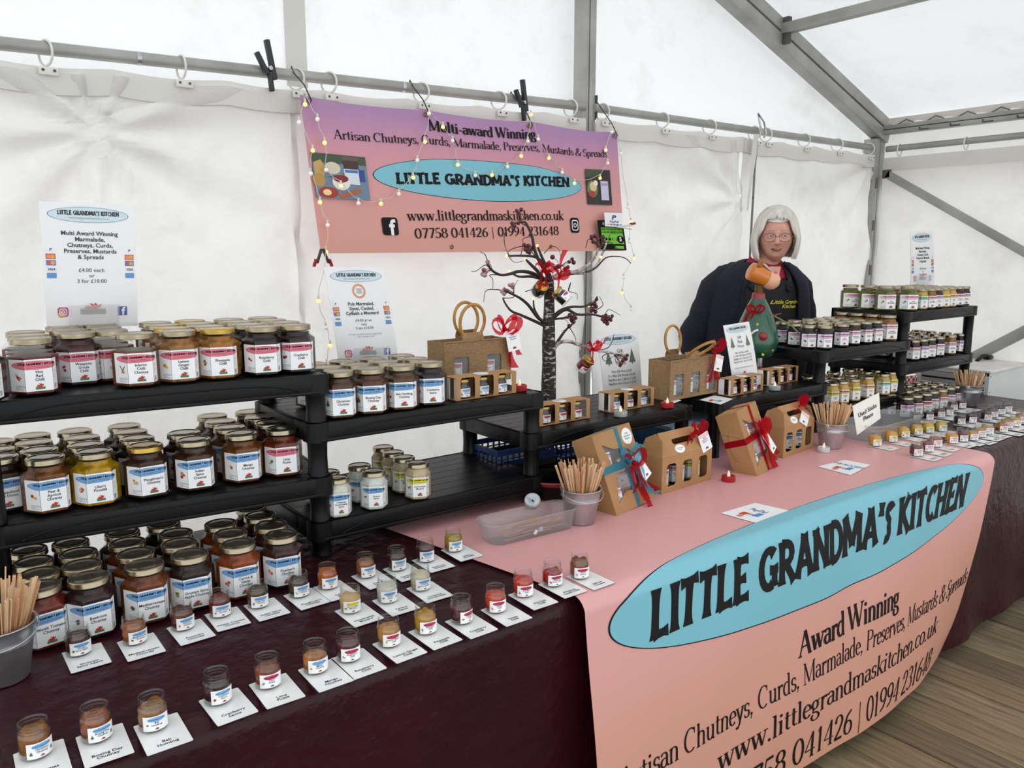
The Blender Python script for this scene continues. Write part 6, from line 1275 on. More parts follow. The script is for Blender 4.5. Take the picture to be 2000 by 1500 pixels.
cluster([(690, 770), (705, 790), (720, 775), (700, 805), (685, 845), (715, 815), (730, 790)], 1.86, BERRY, (640, 790)); cluster([(940, 770), (960, 785), (925, 790), (950, 800), (985, 775), (975, 805), (930, 815), (950, 828), (915, 800)], 1.92, BERRY, (900, 775)); cluster([(1090, 1050), (1075, 1065), (1060, 1085), (1045, 1105), (1040, 1120), (1080, 1075)], 1.80, BERRY, (1000, 1045))
m = MB()
for a, c in ((462, 285), (380, 383), (248, 357), (435, 655), (290, 625), (905, 365), (535, 445), (268, 465), (820, 705)): m.ball(tpl(a, c, YT-.01), .0045, LW, 8, 6)
m.obj('tree_lights', tr)
def hanging_jar(cx, cy, y, tilt, label, ma, ell='crimson', rz=0, lidded=True):
    q = tp(cx, cy, y)
    t = put('hanging_jar', None, None, q, (tilt[0], tilt[1], rz), label, 'jar', 'mini jars hung on the twig tree')
    g = put('glass', MG, t, (0, 0, -.05)); put('contents', mini_cont(ma, .040), t, (0, 0, -.05)); put('label', label_mesh('mini', 'Chilli', ell, 'chilli'), t, (0, 0, -.05))
    if lidded: put('lid', lid_mesh('mini', 'gold'), t, (0, 0, -.05))
    return q
q = hanging_jar(826, 1075, 1.84, (.75, .25), 'tilted gold-lidded mini jar hanging on a red bow from the lowest right branch', '#7a0f14'); bow(tr, tpl(835, 1000, 1.835), .034, ORG_R, 2, tails=((2.4, .9), (.1, -1.6), (.9, -.2)))
q = hanging_jar(590, 600, 1.845, (-.75, -.45), 'dark mini jar hanging upside-down-tilted just right of the tree trunk', '#16090c', rz=.3); bow(tr, tpl(605, 500, 1.85), .036, ORG_R, 12, tails=((1.0, .1), (-.3, -1.9), (.7, 2.2)))
q = hanging_jar(500, 560, 1.86, (.9, -.6), 'dark mini jar hanging just left of the tree trunk', '#1c1113', rz=.2); bow(tr, tpl(490, 455, 1.86), .036, ORG_R, 13, tails=((-.4, -1.6), (.8, -1.6)))

# ---------------------------------------------------------------- metal reindeer ornament
RG2 = mat('green_enamel', '#1f5a42', .28, noise_s=8, noise_c='#174a38', coat=.5, bump=.15, bump_s=25); ORN = mat('orange_enamel', '#d8862a', .32, noise_s=5, noise_c='#c9701c', coat=.3); MUZ = mat('peach_enamel', '#e3ac8b', .35, coat=.3); RDE = mat('red_enamel', '#8d1f2a', .35, coat=.3); GOLDS = mat('gold_star', '#c9a94a', .3, metal=.8); SPR = mat('brass_spring', '#8f7644', .3, metal=.9)
gc = Vector((2.668, 1.890, T+.1967)); g = thing('reindeer_ornament', 'metal reindeer ornament with pear-shaped green body before the woman', 'ornament', gc, -.9)
m = MB(); m.lathe([(.001, .085), (.03, .083), (.060, .092), (.080, .118), (.085, .150), (.078, .195), (.060, .245), (.040, .290), (.026, .315)], RG2, 32, n='open'); m.obj('body', g)
m = MB(); m.lathe([(.0265, .313), (.024, .330), (.021, .338), (.001, .339)], RDE, 24, n='open'); m.obj('collar', g)
m = MB(); m.tube([(.014*math.cos(a), .014*math.sin(a)-.0, .336+a*.00065) for a in [i*.5 for i in range(96)]], .0016, SPR, 5); m.obj('neck_spring', g)
for k, (a, zz) in enumerate(((-1.9, .13), (-1.2, .16), (-1.6, .22), (-.8, .12), (-2.3, .19), (-1.3, .105), (-.5, .20), (-1.75, .175))):
    rr = .086 if zz < .16 else (.079 if zz < .2 else .069); c = Vector((rr*math.cos(a), rr*math.sin(a), zz)); m = MB()
    st = [((.007 if i % 2 else .003)*math.cos(i*PI/5), (.007 if i % 2 else .003)*math.sin(i*PI/5)) for i in range(10)]
    plate(m, [st], .0012, GOLDS, Matrix.Translation(c) @ Matrix.Rotation(a+PI/2, 4, 'Z') @ Matrix.Rotation(PI/2-.25, 4, 'X')); m.obj('star', g)
m = MB(); c = Vector((.02, -.078, .175)); m.ball(c, (.018, .012, .018), RDE, 12, 8); m.tube([(-.04, -.068, .165), (-.03, -.088, .178), (-.012, -.092, .196), (.0, -.088, .200)], .0042, mat('white_enamel', '#e8e6e2', .3), 8); m.obj('pocket_motif', g)
bow(g, (-.012, -.052, .272), .034, ORG_R, 21, tails=((-1.6, -1.6), (-2.3, -2.4), (-1.2, -2.2)), loops=2)
hd_ = MB(); HM = Matrix.Translation((.006, -.022, .430)) @ Matrix.Rotation(-.25, 4, 'Z') @ Matrix.Rotation(.12, 4, 'Y') @ Matrix.Rotation(PI/2+.2, 4, 'X')
# the head is a drum that points at the viewer's right
HM = Matrix.Translation((-.012, -.0, .412)) @ Matrix.Rotation(.35, 4, 'Z') @ Matrix.Rotation(PI/2+.42, 4, 'Y')
hd_.lathe([(.001, -.030), (.028, -.030), (.034, -.027), (.036, -.02), (.035, .02), (.032, .045)], ORN, 28, n='open', M=HM); hd_.obj('head', g)
m = MB(); m.ball((0, 0, .066), (.037, .037, .036), MUZ, 20, 14, M=HM); m.obj('muzzle', g)
m = MB(); m.tube([HM @ Vector((.005+.024*math.sin(a), -.030*math.cos(a)*1.0, .066+.034*math.cos((a)*.9))) for a in [math.radians(-50+i*12) for i in range(9)]], .0013, INK, 5); m.obj('smile', g)
m = MB(); m.ball(HM @ Vector((-.030, -.018, .062)), .008, mat('pink_cheek', '#d9565c', .4), 10, 8); m.obj('nose', g)
for sx, yy in ((-1, -.028), (1, .03)):
    m = MB(); Me = HM @ Matrix.Translation((-.036, yy, -.012 if sx < 0 else .028)) @ Matrix.Rotation(.5*sx, 4, 'X'); m.ball((0, 0, 0), (.020, .004, .016), mat('brown_ear', '#9a5d1f', .4), 14, 8, M=Me); m.obj('ear', g)
for sx in (-1, 1):
    m = MB(); Mh = HM @ Matrix.Translation((-.036, sx*.010, .022)) @ Matrix.Rotation(.3, 4, 'Y'); m.ball((0, 0, 0), (.006, .013, .030), STEEL, 12, 8, M=Mh); m.obj('antler', g)
m = MB(); m.tube([HM @ Vector((-.040, .012, .03)), HM @ Vector((-.050, .03, .05)), HM @ Vector((-.045, .07, .055))], .0016, mat('brown_ear', '#9a5d1f', .4), 5); m.obj('antler_twig', g)
for sx in (-1, 1):
    m = MB(); m.tube([(sx*.018, -.01, .09), (sx*.018, -.01, .045)], .009, STEEL, 12); m.obj('leg', g)
    m = MB(); m.lathe([(.001, 0), (.014, 0), (.0145, .003), (.0135, .048), (.001, .05)], RDE, 16, c=(sx*.018, -.012, .0)); m.obj('boot', g)
m = MB(); m.tube([(.045, -.05, .26), (.09, -.06, .235), (.125, -.065, .215), (.15, -.06, .19)], .0035, mat('olive_arm', '#6a7a4a', .4), 6); m.tube([(.06, -.055, .255), (.085, -.055, .262)], .003, RDE, 6); m.obj('arm', g)

# ---------------------------------------------------------------- things under and behind the shelves
BLC = mat('blue_crate_plastic', '#16356e', .4)
def crate(x, y, z, rz, W_, D_, H_, label, ma=BLC):
    t = thing('plastic_crate', label, 'crate', (x, y, z), rz, 'mesh plastic crates')
    m = MB()
    for sy in (-1, 1):
        m.box((0, sy*D_/2, H_-.008), (W_, .006, .016), ma); m.box((0, sy*D_/2, .008), (W_, .006, .016), ma)
        for k in range(int(W_/.022)): m.box((-W_/2+.011+k*.022, sy*D_/2, H_/2), (.005, .004, H_), ma)
        for k in range(1, int(H_/.022)): m.box((0, sy*D_/2, k*.022), (W_, .003, .004), ma)
    for sx in (-1, 1):
        m.box((sx*W_/2, 0, H_-.008), (.006, D_, .016), ma); m.box((sx*W_/2, 0, .008), (.006, D_, .016), ma)
        for k in range(int(D_/.022)): m.box((sx*W_/2, -D_/2+.011+k*.022, H_/2), (.004, .005, H_), ma)
        for k in range(1, int(H_/.022)): m.box((sx*W_/2, 0, k*.022), (.003, D_, .004), ma)
    m.box((0, 0, .002), (W_, D_, .003), ma); m.obj('crate_body', t)
crate(1.77, 1.93, T+.0045, .02, .30, .17, .125, 'blue mesh crate under the tree shelf behind the black tray')
crate(1.46, 1.90, T+.0045, .0, .22, .16, .06, 'black mesh crate on the counter behind the second shelf leg', mat('black_crate', '#191a1b', .5))
crate(1.46, 1.90, T+.066, .0, .22, .16, .05, 'blue mesh crate stacked on the black crate')
t = thing('black_tray', 'shallow black plastic tray on the pink cloth under the tree shelf', 'tray', (1.66, 1.73, T+.0045), .03)
m = MB(); Rg = [[(a, b_, zz) for a, b_ in rrect(.34*k, .20*k, .02, 4)] for k, zz in ((.86, 0), (.98, .045), (1.0, .046), (.97, .044), (.85, .003))]; N = len(Rg[0])
m.add([p for r_ in Rg for p in r_], [(j*N+i, j*N+(i+1) % N, (j+1)*N+(i+1) % N, (j+1)*N+i) for j in range(4) for i in range(N)]+[tuple(range(N))[::-1], tuple(range(4*N, 5*N))], BLACKP, True); m.obj('tray_body', t)
m = MB(); m.lathe([(.001, .0), (.07, 0), (.085, .012), (.095, .05), (.099, .055), (.096, .057), (.09, .05), (.08, .014), (.001, .006)], BLACKP, 32, n='open'); t = m.obj('bowl', loc=(1.445, 1.68, T+.0045), label='black round bowl with dark red rim half hidden by the second shelf leg', cat='bowl')
m = MB(); m.lathe([(.0935, .045), (.0985, .054), (.1005, .056), (.0965, .0585)], RDE, 32, n='open'); m.obj('rim', t)
t = thing('storage_box', 'pale blue plastic storage box on the counter behind the gable box', 'box', (2.13, 1.83, T+.0045), .0)
m = MB(); m.box((0, 0, .05), (.26, .20, .10), mat('blue_box', '#2f6f9f', .4), bev=.008); m.obj('box_body', t); m = MB(); m.box((0, 0, .105), (.275, .215, .014), mat('blue_lid', '#8fb5cc', .35), bev=.005); m.obj('lid', t)
m = MB(); m.tube([(-.03, .0, .113), (-.01, .02, .122), (.03, .01, .122), (.05, -.01, .113)], .006, BLACKP, 8); m.obj('handle', t)
m = MB(); m.grid(lambda u, v: (1.50+.11*u+.02*math.sin(v*5), 2.06+.008*math.sin(u*14+v*5), T+.005+.095*v*(1-.2*math.sin(u*7))), 20, 10, glassmat('cellophane', (.95, .93, .9), rough=.2, haze=.35, hazec=(.8, .74, .68))); m.obj('cellophane_bag', label='crumpled clear cellophane bag behind the second shelf', cat='bag')
GING = D.materials.new('red_gingham'); GING.use_nodes = True; nt = GING.node_tree; ck = nt.nodes.new('ShaderNodeTexChecker'); ck.inputs['Scale'].default_value = 55; ck.inputs[1].default_value = (*srgb('#c23340'), 1); ck.inputs[2].default_value = (*srgb('#f0dcd8'), 1); tcn = nt.nodes.new('ShaderNodeTexCoord'); nt.links.new(tcn.outputs['Object'], ck.inputs[0]); nt.links.new(ck.outputs[0], nt.nodes['Principled BSDF'].inputs['Base Color'])
a, c = aty(1762, 745, 2.02), aty(1828, 740, 2.02); m = MB(); m.grid(lambda u, v: (a.x+(c.x-a.x)*u*(1.0+.12*v), 2.02+.01*math.sin(u*9), a.z+.02-(.16)*v), 16, 8, GING); m.obj('gingham_cloth', label='red and white gingham cloth hanging behind the lower right jars', cat='cloth')
t = thing('bottle', 'small dark red bottle with silver cap standing behind the mini packs', 'bottle', (2.60, 1.86, T+.1969), 0)
m = MB(); m.lathe([(.001, 0), (.012, 0), (.0135, .002), (.0135, .05), (.011, .058), (.008, .060)], RDE, 18); m.obj('bottle_body', t); m = MB(); m.lathe([(.0085, .060), (.0085, .085), (.001, .086)], STEEL, 16); m.obj('cap', t)
t = thing('spectacles', 'clear and black folded spectacles on the shelf right of the jute bag', 'glasses', (2.33, 1.87, T+.1975), .3)
m = MB()
for sx in (-1, 1): m.tube([(sx*.03+.022*math.cos(a), 0, .022+.018*math.sin(a)) for a in [2*PI*i/16 for i in range(17)]], .0016, INK, 6)
m.tube([(-.008, 0, .024), (0, -.002, .028), (.008, 0, .024)], .0014, INK, 6); m.tube([(.052, 0, .024), (.055, .05, .02), (.02, .09, .004)], .0016, INK, 6); m.obj('frame', t)

# white metal heater cabinet
GRY = mat('grey_cabinet', '#d3d6d6', .4, noise_s=4, noise_c='#c6caca'); GRYT = mat('cabinet_top', '#e2dfda', .5, noise_s=9, noise_c='#cfc8bf')
hx, hy = 4.30, 1.665; hz = T+.092
t = thing('heater_cabinet', 'white metal heater cabinet with louvred side at the right edge', 'heater', (hx, hy, 0), 0)
W_, D_ = .48, .36
m = MB(); m.box((W_/2, .006, (hz+T-.16)/2), (W_, .012, hz-(T-.16)), GRY, bev=.002); m.box((W_/2, D_, hz/2), (W_, .012, hz), GRY); m.box((W_, D_/2, hz/2), (.012, D_, hz), GRY); m.box((W_/2, .012, (T-.16)/2), (W_, .012, T-.16), GRY); m.obj('panel', t)
m = MB(); m.box((W_/2-.003, D_/2, hz+.005), (W_+.02, D_+.02, .012), GRYT, bev=.003); m.obj('top', t)
m = MB(); m.box((W_/2, -.006, T-.155), (W_, .02, .018), GRYT, bev=.003); m.obj('ledge', t)
m = MB()
for yy in (.008, D_-.012): m.box((0, yy, hz/2), (.014, .02, hz), GRY)
m.box((0, D_/2, hz-.008), (.014, D_, .018), GRY); m.box((.03, D_/2, hz/2), (.004, D_-.02, hz-.02), mat('cabinet_dark', '#3a3c3d', .7)); m.obj('side_frame', t)
for k in range(20):
    m = MB(); m.box((.006, D_/2, hz-.035-k*.038), (.004, D_-.03, .030), GRY, Matrix.Identity(4)); o = m.obj('louvre', t, loc=(0, 0, 0)); 
    for v in o.data.vertices: v.co.x += (hz-.035-k*.038-v.co.z)*.55
for k, (xx, zz) in enumerate(((.012, hz-.02), (.012, hz-.1), (.45, hz-.09))):
    m = MB(); m.lathe([(.004, 0), (.003, .002), (.0001, .0025)], ALUD, 8, M=Matrix.Translation((xx, -.0005, zz)) @ Matrix.Rotation(PI/2, 4, 'X')); m.obj('screw', t)
q = aty(1990, 685, 1.9)
m = MB(); m.tube([(4.62, 1.86, hz+.014), (4.68, 1.86, hz+.035), (4.78, 1.86, hz+.03), (4.82, 1.86, hz+.013)], .010, BLACKP, 8); m.box((4.76, 1.86, hz+.022), (.05, .03, .02), BLACKP, bev=.004); m.obj('cable_plug', label='black cable plug lying on top of the heater cabinet', cat='plug')
# ================================================================ the woman behind the shelves
SKIN = mat('skin', '#dda794', .45, noise_s=22, noise_c='#cb8c7c', bump=.12, bump_s=90, fac=(.4, .75))
NAVY = mat('navy_fleece', '#0d101f', .85, noise_s=60, noise_c='#121628', bump=.5, bump_s=260); REDP = mat('red_polo', '#a3182c', .7, bump=.2, bump_s=300); APR = mat('black_apron', '#131314', .75, bump=.15, bump_s=60); HAIR = mat('silver_hair', '#e6e1d8', .5, noise_s=50, noise_c='#cbc5b8', stretch=(1, 1, .15))
LIP = mat('lips', '#a85a56', .4); YEL = mat('yellow_thread', '#e3d23a', .5); JEAN = mat('dark_trousers', '#1b1c22', .8); SHOE = mat('black_shoe', '#131313', .5)
TH = -.50; hc = Vector((3.222, 2.205, 1.486)); Rb = Matrix.Rotation(TH, 4, 'Z')
off = Rb @ Vector((.02, -.115, 0)); pb = Vector((hc.x-off.x, hc.y-off.y, 0))
pe = thing('person', 'white-haired woman in navy fleece, red polo and black apron standing behind the shelves', 'person', pb, TH)
Hc = Vector((.02, -.115, 1.484)); HR = Matrix.Rotation(-.40, 4, 'Z') @ Matrix.Rotation(.10, 4, 'X')
# head surface: ellipsoid with face forms; local face looks along -Y
def hd(th, ph):
    """th: 0 front, grows to image right; ph: -pi/2 chin .. pi/2 crown"""
    x = math.cos(ph)*math.sin(th); y = -math.cos(ph)*math.cos(th); z = math.sin(ph)
    f = max(0, -y)
    wz = z*.118
    jaw = 1-.30*max(0, -z-.15)**1.3
    X = x*.077*jaw; Y = y*(.092 if y < 0 else .098)*(1-.10*max(0, -z-.3)); Z = wz
    g = lambda cx, cz, sx, sz, a: a*math.exp(-((X-cx)/sx)**2-((Z-cz)/sz)**2)*(1 if y < 0 else 0)
    d = 0
    d += g(0, -.018, .011, .017, .027) + g(0, -.026, .017, .008, .012) + g(0, .006, .008, .02, .008)          # nose
    d += g(-.031, .008, .017, .011, -.012) + g(.031, .008, .017, .011, -.012)        # eye sockets
    d += g(-.031, .026, .022, .007, .005) + g(.031, .026, .022, .007, .005)          # brow
    d += g(-.040, -.020, .018, .016, .009) + g(.040, -.020, .018, .016, .009)        # cheeks
    d += g(0, -.046, .024, .005, .004) + g(0, -.060, .020, .005, .006) + g(0, -.053, .026, .003, -.005)
    d += g(0, -.087, .022, .013, .011) + g(-.027, -.046, .004, .018, -.003) + g(.027, -.046, .004, .018, -.003)
    d += g(-.04, -.075, .02, .02, .005) + g(.04, -.075, .02, .02, .005)
    return Vector((X, Y-d, Z))
HMx = Matrix.Translation(Hc) @ HR
b = MB()
b.grid(lambda u, v: hd(-PI+2*PI*u, -PI/2+PI*v), 72, 56, SKIN, cu=True, M=HMx)
# trunk, limbs and hands as one skin-modifier body, joined to the head by a voxel remesh
def capsule(P, rs, n=14): b.tube(P, rs, SKIN, n)
capsule([Hc+Vector((0, .035, -.03)), Hc+Vector((0, .05, -.09)), (0.01, -.03, 1.335), (0, .0, 1.27)], [.058, .056, .060, .09])
b.grid(lambda u, v: (lambda a, t: Vector(((.10+.075*math.sin(PI*min(1, t*1.15)))*math.cos(a)*(1 if t < .86 else 1-(t-.86)*3.4), -.015*t+.105*math.sin(a)*(1-.25*t), .82+.50*t)))(2*PI*u, v), 24, 18, SKIN, cu=True)
b.ball((0, .01, .86), (.165, .115, .12), SKIN, 20, 14)
for sx in (-1, 1):
    sh = Vector((sx*.165, .005, 1.262)); el = Vector((sx*.268, .045, 1.00)); wr = Vector((sx*.262, .0, .80))
    capsule([sh, sh.lerp(el, .5), el, el.lerp(wr, .5), wr], [.056, .050, .042, .038, .027]); b.ball(sh, .06, SKIN, 12, 8)
    hp = wr+Vector((-sx*.005, -.02, -.055)); b.ball(wr.lerp(hp, .75), (.040, .045, .022), SKIN, 12, 8)
    for k in range(4):
        o = Vector((sx*(-.027+.018*k), -.030, -.008)); r0 = hp+o; L = (.062, .070, .066, .052)[k]
        capsule([r0+Vector((0, .03, .01)), r0, r0+Vector((0, -L*.5, -.012)), r0+Vector((0, -L*.85, -.040))], [.0105, .0098, .0088, .0078], 8)
    tb_ = hp+Vector((-sx*.040, .015, -.004)); capsule([tb_+Vector((sx*.02, .01, 0)), tb_, tb_+Vector((-sx*.014, -.028, -.01)), tb_+Vector((-sx*.012, -.050, -.02))], [.013, .0115, .0105, .009], 8)
    capsule([(sx*.085, .01, .84), (sx*.09, 0, .62), (sx*.09, .01, .46), (sx*.09, .03, .25), (sx*.09, .03, .08)], [.088, .078, .058, .052, .038]); b.ball((sx*.09, -.03, .04), (.042, .11, .036), SKIN, 12, 8)
body = b.obj('body', pe)
rm_ = body.modifiers.new('join', 'REMESH'); rm_.mode = 'VOXEL'; rm_.voxel_size = .0048; rm_.use_smooth_shade = True
sm_ = body.modifiers.new('soft', 'SMOOTH'); sm_.factor = .5; sm_.iterations = 2
# eyes
for sx in (-1, 1):
    e = HMx @ Vector((sx*.030, -.0765, .006)); m = MB(); m.ball((0, 0, 0), .0115, mat('eye_white', '#d9d3cc', .2), 16, 12); o = m.obj('eye', pe, e); o['label'] = 'blue-grey eye'
    m = MB(); d = Vector((-.15, -.98, -.05)).normalized(); Mi = Vector((0, 0, 1)).rotation_difference(d).to_matrix().to_4x4()
    m.lathe([(.0001, .0119), (.0026, .0119)], INK, 12, M=Mi, n='open'); m.lathe([(.0022, .0118), (.0052, .0108)], mat('blue_grey_iris', '#5d6f7c', .25), 16, M=Mi, n='open'); m.obj('iris', o)
    m = MB()
    for a0, a1, zz in ((20, 160, .0), (200, 340, -.001)):
        pts = [HMx @ Vector((sx*.031+.0135*math.cos(math.radians(a)), -.0880+.005*abs(math.cos(math.radians(a)))**2, .006+zz+.0048*math.sin(math.radians(a)))) for a in range(a0, a1+1, 14)]
        m.tube(pts, .0030, SKIN, 6)
    m.obj('eyelid', pe)
    m = MB(); m.tube([HMx @ (hd(sx*a, .25+.035*math.sin((a-.1)*5.2))+Vector((0, -.002, 0))) for a in (.17, .27, .38, .5, .6)], [.001, .0022, .0024, .002, .001], mat('grey_brow', '#b9aa9c', .8), 5); m.obj('eyebrow', pe)
    m = MB(); m.ball(HMx @ Vector((sx*.079, .004, -.006)), (.009, .016, .028), SKIN, 12, 8); m.obj('ear', pe)
# mouth: slightly open smile
def face(x, z, o=0):
    best = None
    for i in range(-24, 25):
        th = i*.04
        for j in range(-30, 10):
            p_ = hd(th, j*.05)
            e_ = (p_.x-x)**2+(p_.z-z)**2
            if best is None or e_ < best[0]: best = (e_, p_)
    return HMx @ Vector((x, best[1].y-o, z))
m = MB(); pts = [face(x, -.055+.55*x*x*10*.1+.004*(abs(x)/.024)**2, .0015) for x in (-.024, -.016, -.008, 0, .008, .016, .024)]
m.tube(pts, [.001, .0032, .0042, .0045, .0042, .0032, .001], mat('mouth_dark', '#4a1c1a', .5), 8); mo = m.obj('mouth', pe)
m = MB(); m.tube([p_+Vector((0, -.0022, .0018)) for p_ in pts[1:-1]], [.0006, .002, .0022, .002, .0006], mat('teeth', '#d9cdb8', .3), 6); m.obj('teeth', mo)
m = MB(); m.tube([p_+Vector((0, -.0005, .0050)) for p_ in pts], [.0008, .0020, .0024, .0021, .0024, .0020, .0008], LIP, 6); m.tube([p_+Vector((0, -.0008, -.0050)) for p_ in pts], [.0008, .0022, .0030, .0032, .0030, .0022, .0008], LIP, 6); m.obj('lips', pe)
# spectacles
m = MB(); FRM = mat('rose_gold_wire', '#8d6656', .35, metal=.4)
for sx in (-1, 1):
    m.tube([HMx @ Vector((sx*.033+.0255*math.copysign(abs(math.cos(a))**.7, math.cos(a)), -.106+.006*abs(math.cos(a)), .000+.0175*math.copysign(abs(math.sin(a))**.8, math.sin(a)))) for a in [2*PI*i/24 for i in range(25)]], .0017, FRM, 5)
    m.tube([HMx @ Vector((sx*.0585, -.100, .004)), HMx @ Vector((sx*.076, -.085, .006)), HMx @ Vector((sx*.083, -.0, .004))], .0014, FRM, 5)
m.tube([HMx @ Vector((-.008, -.107, .003)), HMx @ Vector((0, -.110, .007)), HMx @ Vector((.008, -.107, .003))], .0012, FRM, 5); sp_ = m.obj('spectacles', pe)
m = MB()
for sx in (-1, 1): m.add([HMx @ Vector((sx*.033+.0245*math.cos(a), -.1035, .0165*math.sin(a))) for a in [2*PI*i/20 for i in range(20)]], [tuple(range(20))], glassmat('lens', (.98, .98, .98)) if 'lens' not in MC else MC['lens'])
m.obj('lens', sp_)
# hair: cap plus overlapping locks of a chin-length bob
hb = MB()
def hcap(th, ph, k=1.0):
    """cap of hair over the skull; th 0 = front"""
    x, y, z = math.cos(ph)*math.sin(th), -math.cos(ph)*math.cos(th), math.sin(ph)
    return Vector((x*.094*k, y*(.103 if y < 0 else .118)*k+.004, z*.136*k))
def hairsurf(u, v):
    th = -PI+2*PI*u; a = abs(th)
    lo = .64-.12*math.cos(th*1.5) if a < .80 else (.50-(.95)*min(1, (a-.80)/.30))
    ph = lo+(PI/2-lo)*v
    return hcap(th, ph, .965+.02*nz(th*6, ph*1.5))
hb.grid(hairsurf, 96, 24, HAIR, cu=True, M=HMx)
rg = random.Random(11); PX = .30                     # parting slightly to the image right of the middle
for k in range(330):
    th = -PI+2*PI*(k+.5*rg.random())/330; a = abs(th); j1, j2 = rg.uniform(-.05, .05), rg.random()
    if a < .82:                                # fringe swept away from the parting
        s_ = max(-1, min(1, (th-PX*.5)/.16)); P = []
        for i in range(6):
            t_ = i/5; P.append(hcap(PX*.35*(1-t_)+(th+s_*.22*t_)*(.35+.65*t_)+j1*t_, 1.35-(1.35-(.60+.12*j2-.20*a))*t_, 1.0+.05*math.sin(PI*t_*.8)))
    else:
        end = -.088-.018*j2 if a < 2.2 else -.098-.010*j2
        P = []
        for i in range(8):
            t_ = i/7
            if t_ < .5: P.append(hcap(th*(.55+.9*t_) if a < 1.5 else th, 1.40-(1.40-.05)*(t_/.5), 1.0+.05*math.sin(PI*t_)))
            else:
                q = (t_-.5)/.5; w_ = 1.06+.05*math.sin(q*2.6)-.17*q*q+.02*math.sin(k*1.7+q*5); t2 = max(a, 1.02)*(1 if th > 0 else -1)+(-.06 if th > 0 else .06)*q
                P.append(Vector((math.sin(t2)*.096*w_, -math.cos(t2)*(.098 if a < PI/2 else .118)*w_*(1-.15*q*(a > 1.6)), .006+(end-.006)*q)))
    P = smooth_path(P, 3); n = len(P); r_ = rg.uniform(.0042, .0068)
    hb.tube(P, [r_*(.5+.6*math.sin(PI*min(.85, i/(n-1)+.12))) if i < n-1 else .0006 for i in range(n)], HAIR, 5, M=HMx)
hb.obj('hair', pe)
# clothes
def torso(a, t, k=1.0, dx=0):     # a: angle, 0 = +x, t 0 hip .. 1 shoulder
    w_ = .195+.035*math.sin(PI*min(1, t*1.1))-.0*t; dpt = .150-.02*t
    s_ = 1 if t < .80 else math.sqrt(max(.02, 1-((t-.80)/.235)**2)); s2 = 1 if t < .84 else math.sqrt(max(.16, 1-((t-.84)/.22)**2))
    c, q = math.cos(a), math.sin(a)
    return Vector((w_*k*s_*math.copysign(abs(c)**.85, c), .01-.02*t+dpt*k*s2*math.copysign(abs(q)**.9, q), .74+.63*t))
m = MB(); m.grid(lambda u, v: torso(2*PI*u, v*.985, .93), 48, 22, REDP, cu=True)
for sx in (-1, 1):
    P = [Vector((sx*(.012+.075*u_), -.125+.02*u_+.05*u_*u_, 1.285+.085*u_)) for u_ in [i/6 for i in range(7)]]
    m.ribbon(P, [Vector((sx*.016, -.006, -.022))]*7, REDP)
m.obj('polo_shirt', pe)
m = MB(); m.add([HMx.to_translation()*0+Vector(q) for q in ((-.045, -.132, 1.345), (.045, -.132, 1.345), (.03, -.142, 1.29), (0, -.147, 1.262), (-.03, -.142, 1.29))], [(0, 1, 2, 3, 4)], SKIN); m.obj('neckline', pe)
m = MB(); m.grid(lambda u, v: (lambda q: Vector((q.x, q.y-.006, q.z)))(torso(-PI/2+(u-.5)*(1.9-.55*v), .0+v*.86, 1.0)), 16, 16, APR)
ap = m.obj('apron', pe)
for sx in (-1, 1):
    m = MB(); m.ribbon([torso(-PI/2+sx*.42, .80, 1.02)+Vector((0, -.005, 0)), torso(-PI/2+sx*.40, .88, 1.03)+Vector((0, -.006, 0)), torso(-PI/2+sx*.5, .97, 1.06)], Vector((.010, 0, 0)), APR); m.obj('neck_strap', ap)
m = MB(); fa = lambda x, z: (lambda q: Vector((q.x, q.y-.0085, q.z)))(torso(-PI/2+x/.21, (z-.74)/.63, 1.0))
m.flat(xf(text("Little Grandma's\nKitchen", .012, shear=.35, line=.85), .0245, .076, 1.175), YEL, fa); m.obj('embroidery', ap)
m = MB()
def coat(u, v):
    g = .50+.06*v-.10*(v > .8)*(v-.8)*5; a = -PI/2+g+(2*PI-2*g)*u
    q = torso(a, v*.99, 1.16+.04*math.sin(v*7+u*9)*(1-v)); q.z -= .0; q += Vector((0, .0, 0))
    return q+Vector((.006*nz(u*12, v*5), .008*nz(u*9+5, v*6), 0))
m.grid(coat, 70, 30, NAVY)
for e0 in (0, 1): m.tube([coat(e0, i/20) for i in range(21)], .008, NAVY, 8)
m.obj('fleece_coat', pe)
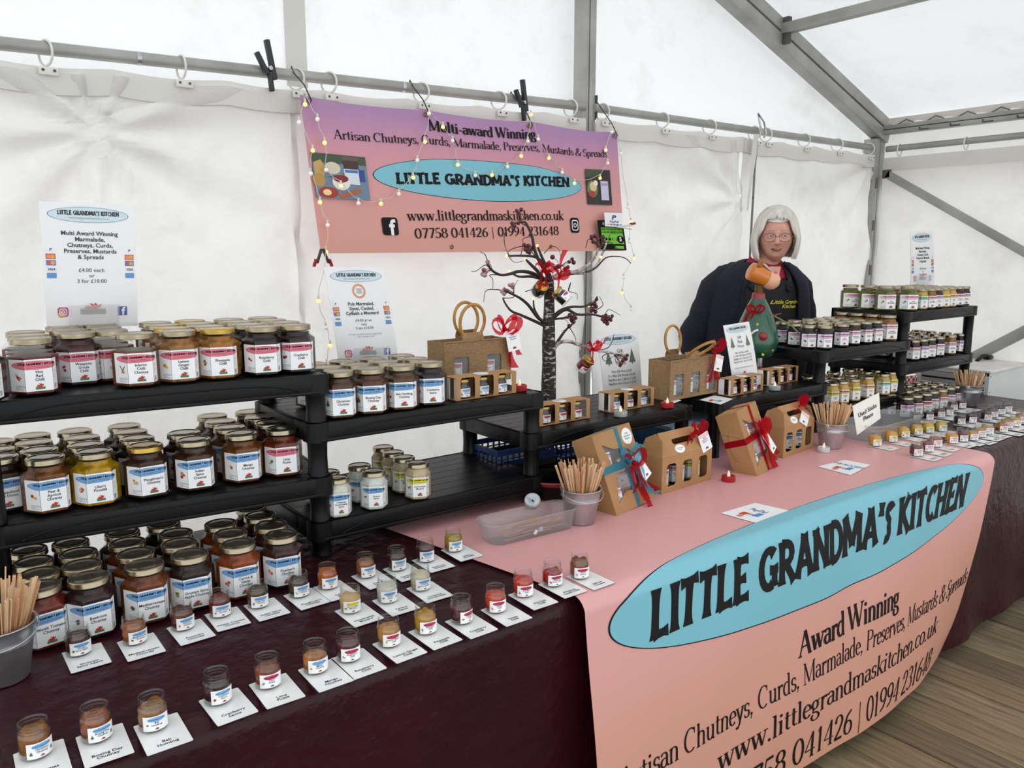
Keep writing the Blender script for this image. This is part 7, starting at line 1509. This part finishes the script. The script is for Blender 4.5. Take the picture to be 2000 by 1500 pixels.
for sx in (-1, 1):
    sh = Vector((sx*.140, .012, 1.285)); el = Vector((sx*.290, .05, 1.00)); wr = Vector((sx*.268, -.004, .815))
    P = smooth_path([sh, Vector((sx*.205, .018, 1.235)), sh.lerp(el, .62)+Vector((sx*.012, 0, 0)), el, el.lerp(wr, .5), wr], 4); n = len(P)
    m = MB(); m.tube(P, [(.074+.004*math.sin(i*1.9)) if i < n*.55 else (.074-.028*(i/n-.55)/.45+.004*math.sin(i*2.3)) for i in range(n)], NAVY, 18); m.ball(P[0], .072, NAVY, 14, 10)
    m.obj('sleeve', pe)
# stand-up collar opened flat over the shoulders
m = MB()
def cl(u, v):
    a = (u-.5)*2*2.55; e = abs(a)/2.55; rr = .074+.072*v*(1-.25*e)
    return Vector((math.sin(a)*rr*1.12, -.012+math.cos(a)*rr*1.0-.035*e*e, 1.378-.088*e**2.2+.020*math.sin(PI*v)-.052*v))
m.grid(cl, 44, 8, NAVY); m.grid(lambda u, v: cl(u, v)+Vector((0, 0, -.010)), 44, 8, NAVY, flip=True)
m.tube([cl(i/44, 1)+Vector((0, 0, -.005)) for i in range(45)], .007, NAVY, 8); m.tube([cl(i/44, 0)+Vector((0, 0, -.005)) for i in range(45)], .006, NAVY, 8)
m.tube([cl(0, i/8)+Vector((0, 0, -.005)) for i in range(9)], .006, NAVY, 8); m.tube([cl(1, i/8)+Vector((0, 0, -.005)) for i in range(9)], .006, NAVY, 8)
m.obj('collar', pe)
m = MB(); m.grid(lambda u, v: (.20*math.cos(2*PI*u)*(1-.05*v), .005+.145*math.sin(2*PI*u), .72+.16*v), 30, 4, JEAN, cu=True)
for sx in (-1, 1): m.tube([(sx*.09, .01, .84), (sx*.09, 0, .6), (sx*.09, .01, .44), (sx*.09, .03, .10)], [.104, .094, .078, .066], JEAN, 16)
m.obj('trousers', pe)
for sx in (-1, 1):
    m = MB(); m.ball((sx*.09, -.03, .046), (.050, .128, .046), SHOE, 16, 10); m.box((sx*.09, -.03, .009), (.085, .235, .016), SHOE, bev=.007); m.obj('shoe', pe)
